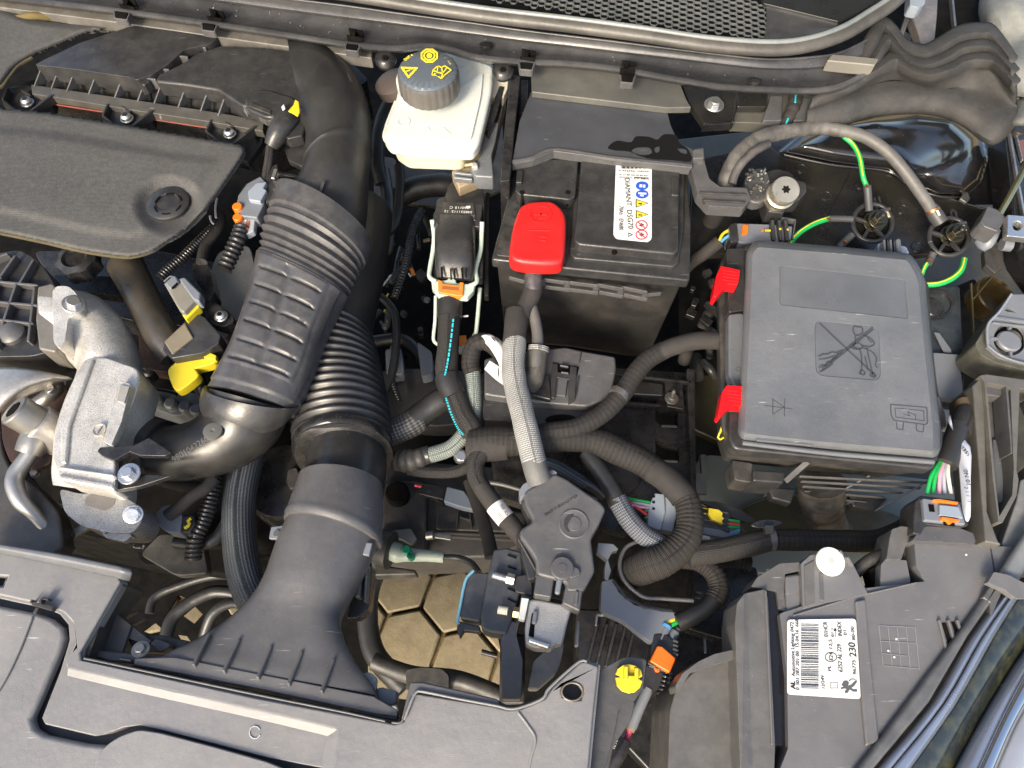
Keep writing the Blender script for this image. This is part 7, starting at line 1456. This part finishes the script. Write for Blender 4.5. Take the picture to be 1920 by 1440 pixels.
txt('E24', (1562, 1239), (1561, 1225), zb, 7, INK, t); txt('12,5', (1561, 1219), (1560, 1202), zb, 6.5, INK, t); txt('01HCR', (1553, 1195), (1551, 1167), zb, 8, INK, t); txt('01 1', (1564, 1195), (1563, 1180), zb, 5.5, INK, t)
bars('arrow', [((1566.5, 1194, zb), (1566, 1182, zb), 1)], .0003, INK, t, bev=0); poly('arrow', [(1563, 1183), (1566, 1176), (1569, 1183)], zb, .0003, INK, t, bev=0)
ring('box_symbol', 1564, 1285, zb, 10, 9, INK, t, 4, h=.0003, rot=.785)
txt('6252 AL 229', (1580, 1261), (1577, 1209), zb, 8, INK, t); txt('INDEX', (1579, 1194), (1577, 1167), zb, 7.5, INK, t); txt('01', (1588, 1192), (1587, 1183), zb, 6, INK, t)
txt('96775', (1606, 1266), (1604, 1239), zb, 6.5, INK, t); txt('230', (1606, 1233), (1603, 1206), zb, 13, INK, t, bold=.0001); txt('80-00', (1604, 1201), (1601, 1176), zb, 6.5, INK, t)
LION = [(1578, 1284), (1582, 1277), (1588, 1276), (1592, 1280), (1590, 1286), (1596, 1284), (1602, 1278), (1606, 1274), (1607, 1279), (1601, 1287), (1596, 1290), (1601, 1293), (1607, 1292), (1607, 1297), (1600, 1297), (1593, 1293), (1590, 1299), (1585, 1300), (1584, 1296), (1588, 1292), (1582, 1291), (1577, 1293), (1577, 1289), (1582, 1288)]
poly('lion_emblem', LION, zb, .0003, mat('grey_ink', (.08, .08, .085), .5), t, bev=0); bars('lion_emblem', [((1592, 1277, zb), (1597, 1273, zb), 1.2), ((1597, 1273, zb), (1604, 1274, zb), 1.2)], .0003, INK, t, bev=0)
# lens edge
poly('seal_strip', [(1866, 1084), (1884, 1062), (1906, 1078), (1882, 1100), (1818, 1192), (1745, 1317), (1641, 1442), (1594, 1500), (1562, 1500), (1640, 1400), (1760, 1240), (1840, 1128)], .944, .03, mat('grey_seal_strip', (.075, .078, .082), .38, dust=.2), t, bev=.005)
LR = lambda a, dx, z: [(x+dx, y, z) for x, y in a]
e0_ = [(1888, 1102), (1818, 1194), (1745, 1319), (1641, 1444), (1592, 1505)]; e1_ = [(1902, 1106), (1840, 1196), (1768, 1320), (1668, 1445), (1620, 1506)]; e2_ = [(1915, 1112), (1863, 1196), (1792, 1321), (1704, 1446), (1660, 1508)]
e3_ = [(1945, 1130), (1890, 1212), (1820, 1330), (1745, 1448), (1704, 1510)]; e4_ = [(1975, 1146), (1917, 1224), (1847, 1336), (1785, 1450), (1748, 1514)]
BT = mat('sky_reflection_blue', (.30, .34, .42), .22, metal=.7)  # sky reflection on black plastic, put into the colour
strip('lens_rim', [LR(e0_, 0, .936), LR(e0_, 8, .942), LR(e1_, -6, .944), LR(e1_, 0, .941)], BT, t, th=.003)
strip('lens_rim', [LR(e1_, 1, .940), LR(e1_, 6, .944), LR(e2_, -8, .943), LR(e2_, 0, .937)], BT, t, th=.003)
strip('lens_glass', [LR(e2_, 1, .937), LR(e2_, 16, .935), LR(e3_, 0, .930), LR(e4_, 0, .916)], GLS, t, th=.002)
t = thing('lens_bracket', 1890, 1075, .95, 'grey plastic retaining bracket hooked over the headlamp edge', 'bracket')
poly('bracket', [(1852, 1092), (1864, 1072), (1892, 1078), (1926, 1096), (1940, 1120), (1906, 1122), (1880, 1104)], .955, .01, HL, t, bev=.003, r=3)
poly('side', [(1842, 1120), (1858, 1096), (1882, 1106), (1858, 1160), (1856, 1130)], .944, .01, PLG, t, bev=.002)
t = thing('wing_edge', 1900, 1350, .93, 'bright chrome strip and glossy wing edge in the lower right corner', 'wing')
w0 = [(1990, 1150), (1919, 1226), (1849, 1338), (1787, 1452), (1750, 1514)]; w1 = [(2010, 1166), (1936, 1240), (1880, 1338), (1827, 1452), (1796, 1514)]; w2 = [(2030, 1190), (1960, 1262), (1905, 1350), (1860, 1452), (1832, 1514)]
strip('paint_edge', [LR(w0, 0, .914), LR(w0, 6, .922), LR(w1, -8, .928), LR(w1, 0, .924)], BT, t, th=.002)  # blue reflection on the glossy wing edge, painted as colour
strip('chrome_strip', [LR(w1, 2, .924), LR(w1, 10, .932), LR(w2, -8, .932), LR(w2, 0, .926)], CHR, t, th=.002)
strip('silver_housing', [LR(w2, 2, .924), LR(w2, 40, .928), LR(w2, 80, .915)], SLVD, t, th=.002)
t = thing('wing_seal', 1915, 1000, .95, 'grey sealing strip along the wing above the headlamp lens', 'seal')
strip('strip', [[(1990, 900, .945), (1930, 980, .945), (1885, 1052, .944), (1872, 1074, .942)], [(1996, 908, .952), (1940, 988, .952), (1896, 1060, .950), (1884, 1080, .948)], [(2010, 916, .944), (1960, 996, .944), (1920, 1070, .944), (1908, 1096, .944)]], mat('pale_seal_strip', (.13, .14, .145), .35, dust=.2), t, th=.003)
tag(poly('wing_lining', [(1878, 1020), (1906, 940), (1914, 900), (1990, 860), (1990, 980), (1900, 1060)], .93, .02, mat('dusty_grey_panel', (.13, .135, .135), .5, dust=.3), bev=.002), 'pale grey inner panel between pocket and wing seal', 'body panel')
tag(poly('edge_button', [(1918, 750), (1990, 752), (1990, 778), (1930, 778)], .965, .01, PLK, bev=.003, r=6), 'dark rounded fixing in the pocket frame at the right border', 'fixing')
# ---------------- front panel ----------------
t = thing('front_panel', 500, 1340, .96, 'large grey black front panel over the radiator with a winding groove', 'front panel')
BASE = [(-80, 1020), (0, 1022), (222, 1070), (232, 1092), (156, 1226), (166, 1238), (480, 1302), (744, 1354), (760, 1344), (770, 1280), (790, 1278), (930, 1310), (950, 1322), (976, 1320), (1018, 1306), (1030, 1284), (1086, 1238), (1126, 1245), (1122, 1300), (1104, 1500), (-80, 1500)]
poly('base_sheet', BASE, .945, .02, mat('panel_groove_dark', (.035, .035, .040), .5, dust=.1), t, bev=.002)
OUTR = [(-80, 1020), (0, 1022), (20, 1026), (222, 1072), (230, 1090), (224, 1104), (158, 1218), (156, 1232), (166, 1240), (480, 1305), (738, 1356), (754, 1350), (762, 1334), (774, 1298), (784, 1296), (930, 1322), (954, 1328), (976, 1325), (1020, 1308), (1032, 1288), (1084, 1240), (1100, 1238), (1126, 1246), (1120, 1310), (1102, 1500), (640, 1500), (604, 1440), (560, 1432), (500, 1420), (400, 1394), (300, 1368), (262, 1360), (232, 1364), (200, 1376), (176, 1380), (84, 1358), (78, 1346), (112, 1260), (130, 1200), (128, 1172), (112, 1152), (90, 1142), (0, 1122), (-80, 1106)]
poly('outer_plate', OUTR, .960, .014, PLF, t, bev=.0045, seg=4, holes=[[(1058, 1284), (1070, 1280), (1084, 1284), (1092, 1298), (1088, 1310), (1072, 1312), (1058, 1306), (1054, 1294)], [(-30, 1080), (12, 1082), (4, 1098), (-30, 1096)]])
IN = [(-80, 1120), (0, 1136), (70, 1150), (96, 1160), (116, 1176), (120, 1196), (112, 1222), (70, 1320), (58, 1346), (64, 1366), (84, 1378), (160, 1394), (208, 1398), (226, 1388), (262, 1376), (300, 1382), (400, 1408), (500, 1436), (560, 1452), (640, 1510), (-80, 1510)]
poly('inner_plate', IN, .962, .014, PLF, t, bev=.005, seg=4)
# raised border forming the recessed field
poly('raised_border', [(-80, 1024), (0, 1026), (218, 1074), (226, 1090), (150, 1222), (152, 1238), (480, 1308), (740, 1358), (758, 1352), (778, 1300), (930, 1325), (954, 1331), (978, 1328), (1022, 1310), (1036, 1290), (1086, 1243), (1100, 1241), (1122, 1249), (1112, 1340), (1098, 1500), (640, 1500), (622, 1440), (636, 1372), (620, 1362), (300, 1296), (128, 1256), (122, 1244), (142, 1200), (138, 1170), (118, 1148), (92, 1136), (0, 1116), (-80, 1100)], .9655, .007, PLF, t, bev=.0048, seg=5,
     holes=[[(1056, 1282), (1070, 1278), (1086, 1282), (1094, 1298), (1090, 1312), (1072, 1314), (1056, 1308), (1052, 1294)], [(-30, 1078), (14, 1080), (6, 1100), (-30, 1098)]])
poly('raised_pad', [(225, 1380), (260, 1368), (300, 1374), (400, 1400), (500, 1428), (600, 1470), (640, 1510), (170, 1510), (180, 1420), (200, 1396)], .9655, .006, PLF, t, bev=.004, seg=4, r=12)
strip('sloped_edge', [[(128, 1248, .9656), (300, 1286, .9656), (480, 1326, .9656), (640, 1363, .9656)], [(127, 1254, .9652), (300, 1293, .9652), (480, 1333, .9652), (632, 1368, .9652)], [(127, 1260, .9630), (300, 1300, .9630), (480, 1340, .9630), (624, 1374, .9630)], [(126, 1267, .9604), (300, 1308, .9604), (480, 1348, .9604), (614, 1380, .9604)]], PLF, t)
strip('sloped_edge', [[(640, 1363, .9656), (634, 1410, .9656), (626, 1500, .9656)], [(632, 1368, .9652), (626, 1412, .9652), (618, 1500, .9652)], [(624, 1374, .9630), (616, 1414, .9630), (609, 1500, .9630)], [(614, 1380, .9604), (606, 1416, .9604), (600, 1500, .9604)]], PLF, t)
strip('back_lip', [[(-80, 1004, .985), (0, 1020, .985), (120, 1040, .984), (244, 1066, .984)], [(-80, 1014, .984), (0, 1030, .984), (120, 1052, .983), (246, 1077, .983)], [(-80, 1022, .972), (0, 1038, .972), (120, 1062, .971), (242, 1090, .971)]], mat('blue_grey_lip', (.088, .094, .105), .4, bump=.3, dust=.1), t, th=.003)
poly('corner_lip', [(770, 1279), (792, 1279), (860, 1294), (934, 1311), (936, 1324), (860, 1312), (784, 1298), (772, 1304), (760, 1342), (752, 1350), (764, 1300)], .970, .02, PLG, t, bev=.002)
tube('corner_lip_edge', [(758, 1350, .970), (770, 1318, .972), (779, 1299, .972), (790, 1296, .972), (860, 1310, .972), (930, 1323, .972), (955, 1329, .971), (980, 1325, .97), (1018, 1309, .97), (1030, 1290, .97), (1084, 1242, .97), (1100, 1240, .97)], 2.6, PLF, t, seg=8)
tube('edge_line', [(158, 1234, .964), (300, 1264, .964), (480, 1302, .964), (640, 1334, .964), (740, 1355, .964), (756, 1348, .965)], 2.4, PLG, t, seg=8)
bars('slit', [((248, 1250, .958), (278, 1257, .958), 5), ((292, 1260, .958), (374, 1278, .958), 5), ((388, 1282, .958), (460, 1296, .958), 5), ((474, 1299, .958), (544, 1313, .958), 5), ((556, 1316, .958), (640, 1332, .958), 5), ((655, 1336, .958), (672, 1340, .958), 7)], .004, DARK, t, bev=0)
bars('clip', [((56, 1130, .974), (60, 1124, .974), 4), ((60, 1131, .974), (98, 1142, .974), 7), ((74, 1130, .976), (78, 1121, .976), 4), ((78, 1121, .976), (90, 1124, .976), 4), ((64, 1150, .968), (70, 1139, .968), 7)], .008, PLD, t)
tube('fold_line', [(60, 1158, .9630), (40, 1210, .9632), (18, 1258, .9632), (0, 1290, .963), (-30, 1340, .962)], 3, PLF, t, seg=8)
tube('fold_line', [(972, 1336, .9655), (990, 1360, .9655), (1004, 1385, .9656), (996, 1420, .9652), (986, 1470, .965)], 3.0, PLF, t, seg=8)
tube('chalk_ring', [(478+10.5*math.cos(a*.42), 1373+12*math.sin(a*.42), .9606) for a in range(1, 15)], 1.1, mat('chalky_mark', (.45, .46, .47), .9), t, seg=6)
tube('hole_rim', [(1073+20*math.cos(a*.3927), 1297+17*math.sin(a*.3927), .966) for a in range(17)], 1.8, mat('brassy_rim', (.14, .11, .07), .4), t, seg=6)
poly('side_wall', [(158, 1222), (166, 1232), (200, 1140), (232, 1096), (226, 1088)], .956, .05, PLD, t, bev=0)
# parts under the scoop edge at left
t = thing('scoop_mount', 250, 1210, .93, 'dark grey mounting brackets with a zinc bolt left of the scoop foot', 'bracket')
poly('flap', [(182, 1216), (214, 1146), (246, 1172), (228, 1226), (200, 1228)], .93, .006, mat('grey_transparent_flap', (.055, .055, .055), .35), t, bev=.001)
poly('flap', [(232, 1194), (246, 1172), (284, 1202), (278, 1210)], .925, .006, PLG, t, bev=.001)
poly('base', [(166, 1228), (178, 1218), (260, 1226), (330, 1230), (330, 1244), (260, 1246), (205, 1240)], .94, .02, PLG, t, bev=.002)
poly('rail', [(232, 1186), (300, 1190), (355, 1202), (330, 1226), (250, 1222)], .915, .02, PLD, t, bev=.002)
poly('block', [(280, 1206), (292, 1196), (318, 1206), (318, 1214), (300, 1224)], .93, .015, PLG, t, bev=.002)
bars('fin', [((232, 1156, .90), (256, 1144, .90), 4), ((246, 1170, .90), (270, 1158, .90), 4)], .01, PLG, t)
bolt(261, 1214, .955, 10, ZND, t, washer=1.7, kind='hex', ax=(.1, .25, 1))
poly('lower_washer', [(222, 1232), (246, 1236), (246, 1242), (222, 1238)], .946, .004, ZND, t)
t = thing('scoop_screw_mount', 730, 1320, .94, 'small grey clip with a pale screw at the right foot of the scoop', 'clip')
poly('bracket', [(706, 1292), (714, 1288), (744, 1296), (744, 1320), (720, 1328), (708, 1310)], .935, .02, CON, t, bev=.002)
poly('plate', [(672, 1324), (724, 1336), (748, 1342), (744, 1352), (700, 1344), (672, 1340)], .949, .01, PLG, t, bev=.002)
bolt(738, 1331, .958, 8, mat('greenish_screw', (.35, .38, .33), .4, metal=.4), t, washer=1.1)
bars('hole', [((722, 1351, .9665), (734, 1354, .9665), 5)], .002, DARK, t, bev=0)
# headlamp side bracket with yellow cap
t = thing('yellow_cap_bracket', 1180, 1300, .93, 'mottled black bracket plate beside the front panel', 'bracket')
MB_ = mat('mottled_black_plastic', (.055, .055, .056), .45, bump=.4, dust=.4, dcol=(.14, .13, .12), dscale=30)
poly('plate', [(1126, 1256), (1168, 1234), (1182, 1232), (1208, 1236), (1212, 1240), (1206, 1290), (1190, 1314), (1160, 1330), (1150, 1380), (1130, 1460), (1100, 1500), (1098, 1480), (1118, 1310)], .938, .03, MB_, t, bev=.003, r=5)
poly('lower', [(1126, 1310), (1192, 1312), (1184, 1350), (1150, 1400), (1130, 1500), (1098, 1500), (1112, 1400)], .932, .03, MB_, t, bev=.004, r=10)
t = thing('yellow_fastener', 1180, 1272, .94, 'bright yellow round clip with two raised lugs on the mottled bracket', 'clip')
poly('disc', [(1154, 1264), (1158, 1254), (1168, 1247), (1180, 1245), (1192, 1248), (1202, 1256), (1205, 1268), (1197, 1272), (1205, 1277), (1200, 1290), (1190, 1298), (1180, 1300), (1166, 1296), (1157, 1286), (1154, 1270), (1164, 1269)], .946, .004, YEL, t, bev=.0008)
bars('lug', [((1174, 1249, .954), (1174, 1276, .954), 7), ((1194, 1252, .954), (1194, 1278, .954), 7)], .009, YEL, t, bev=.001)
bars('bridge', [((1176, 1270, .950), (1192, 1271, .950), 8)], .005, YEL, t, bev=.001)
poly('hollow', [(1178, 1256), (1190, 1257), (1190, 1268), (1178, 1267)], .9465, .0008, mat('shaded_yellow', (.45, .33, .01), .5), t, bev=0)
# ---------------- raised bonnet, hinged behind the scuttle, leaning over the rear of the bay ----------------
t = bpy.data.objects.new('open_bonnet', None); S.collection.objects.link(t); t.location = (0, 1.2, 1.14); WL[t] = Vector(t.location)
tag(t, 'black car bonnet standing open above the rear of the engine bay', 'bonnet')
def bon(nm, x0, x1, s0, s1, off, th, m_, bow=.05):
    vs, fs = [], []; nx, ns = 12, 6
    for k in (0, 1):
        for j in range(ns+1):
            for i in range(nx+1):
                x = x0+(x1-x0)*i/nx; s = s0+(s1-s0)*j/ns; d = off+th*k-bow*(x/.8)**2
                vs.append((x, 1.2-s*.50+d*.866, 1.14+s*.866+d*.5))
    n = (nx+1)*(ns+1)
    for j in range(ns):
        for i in range(nx):
            a = j*(nx+1)+i; q = (a, a+1, a+nx+2, a+nx+1); fs += [q[::-1], tuple(v+n for v in q)]
    rim = [i for i in range(nx+1)]+[j*(nx+1)+nx for j in range(1, ns+1)]+[ns*(nx+1)+i for i in range(nx-1, -1, -1)]+[j*(nx+1) for j in range(ns-1, 0, -1)]
    fs += [(rim[i], rim[(i+1) % len(rim)], rim[(i+1) % len(rim)]+n, rim[i]+n) for i in range(len(rim))]
    return mk(nm, vs, fs, m_, t)
bon('outer_skin', -.78, .78, 0, .95, .02, .004, PAINT)
bon('insulation_mat', -.66, .66, .08, .86, -.004, .012, FOAM)
bon('stiffener', -.76, -.69, .02, .93, -.012, .02, PAINTD); bon('stiffener', .69, .76, .02, .93, -.012, .02, PAINTD); bon('stiffener', -.68, .68, .88, .94, -.012, .02, PAINTD)
# lettering: fit to its width, then turn each into a mesh of its own
bpy.context.view_layer.update()
for o, w in TX:
    if w:
        d = max(v[0] for v in o.bound_box)-min(v[0] for v in o.bound_box)
        if d > 1e-6: o.scale = (w/d, 1, 1)
dg = bpy.context.evaluated_depsgraph_get()
for o, w in TX:
    me = bpy.data.meshes.new_from_object(o.evaluated_get(dg)); q = bpy.data.objects.new('tmp', me); S.collection.objects.link(q)
    q.parent = o.parent; q.location = o.location; q.rotation_euler = o.rotation_euler; q.scale = o.scale
    bpy.data.objects.remove(o); q.name = 'lettering'
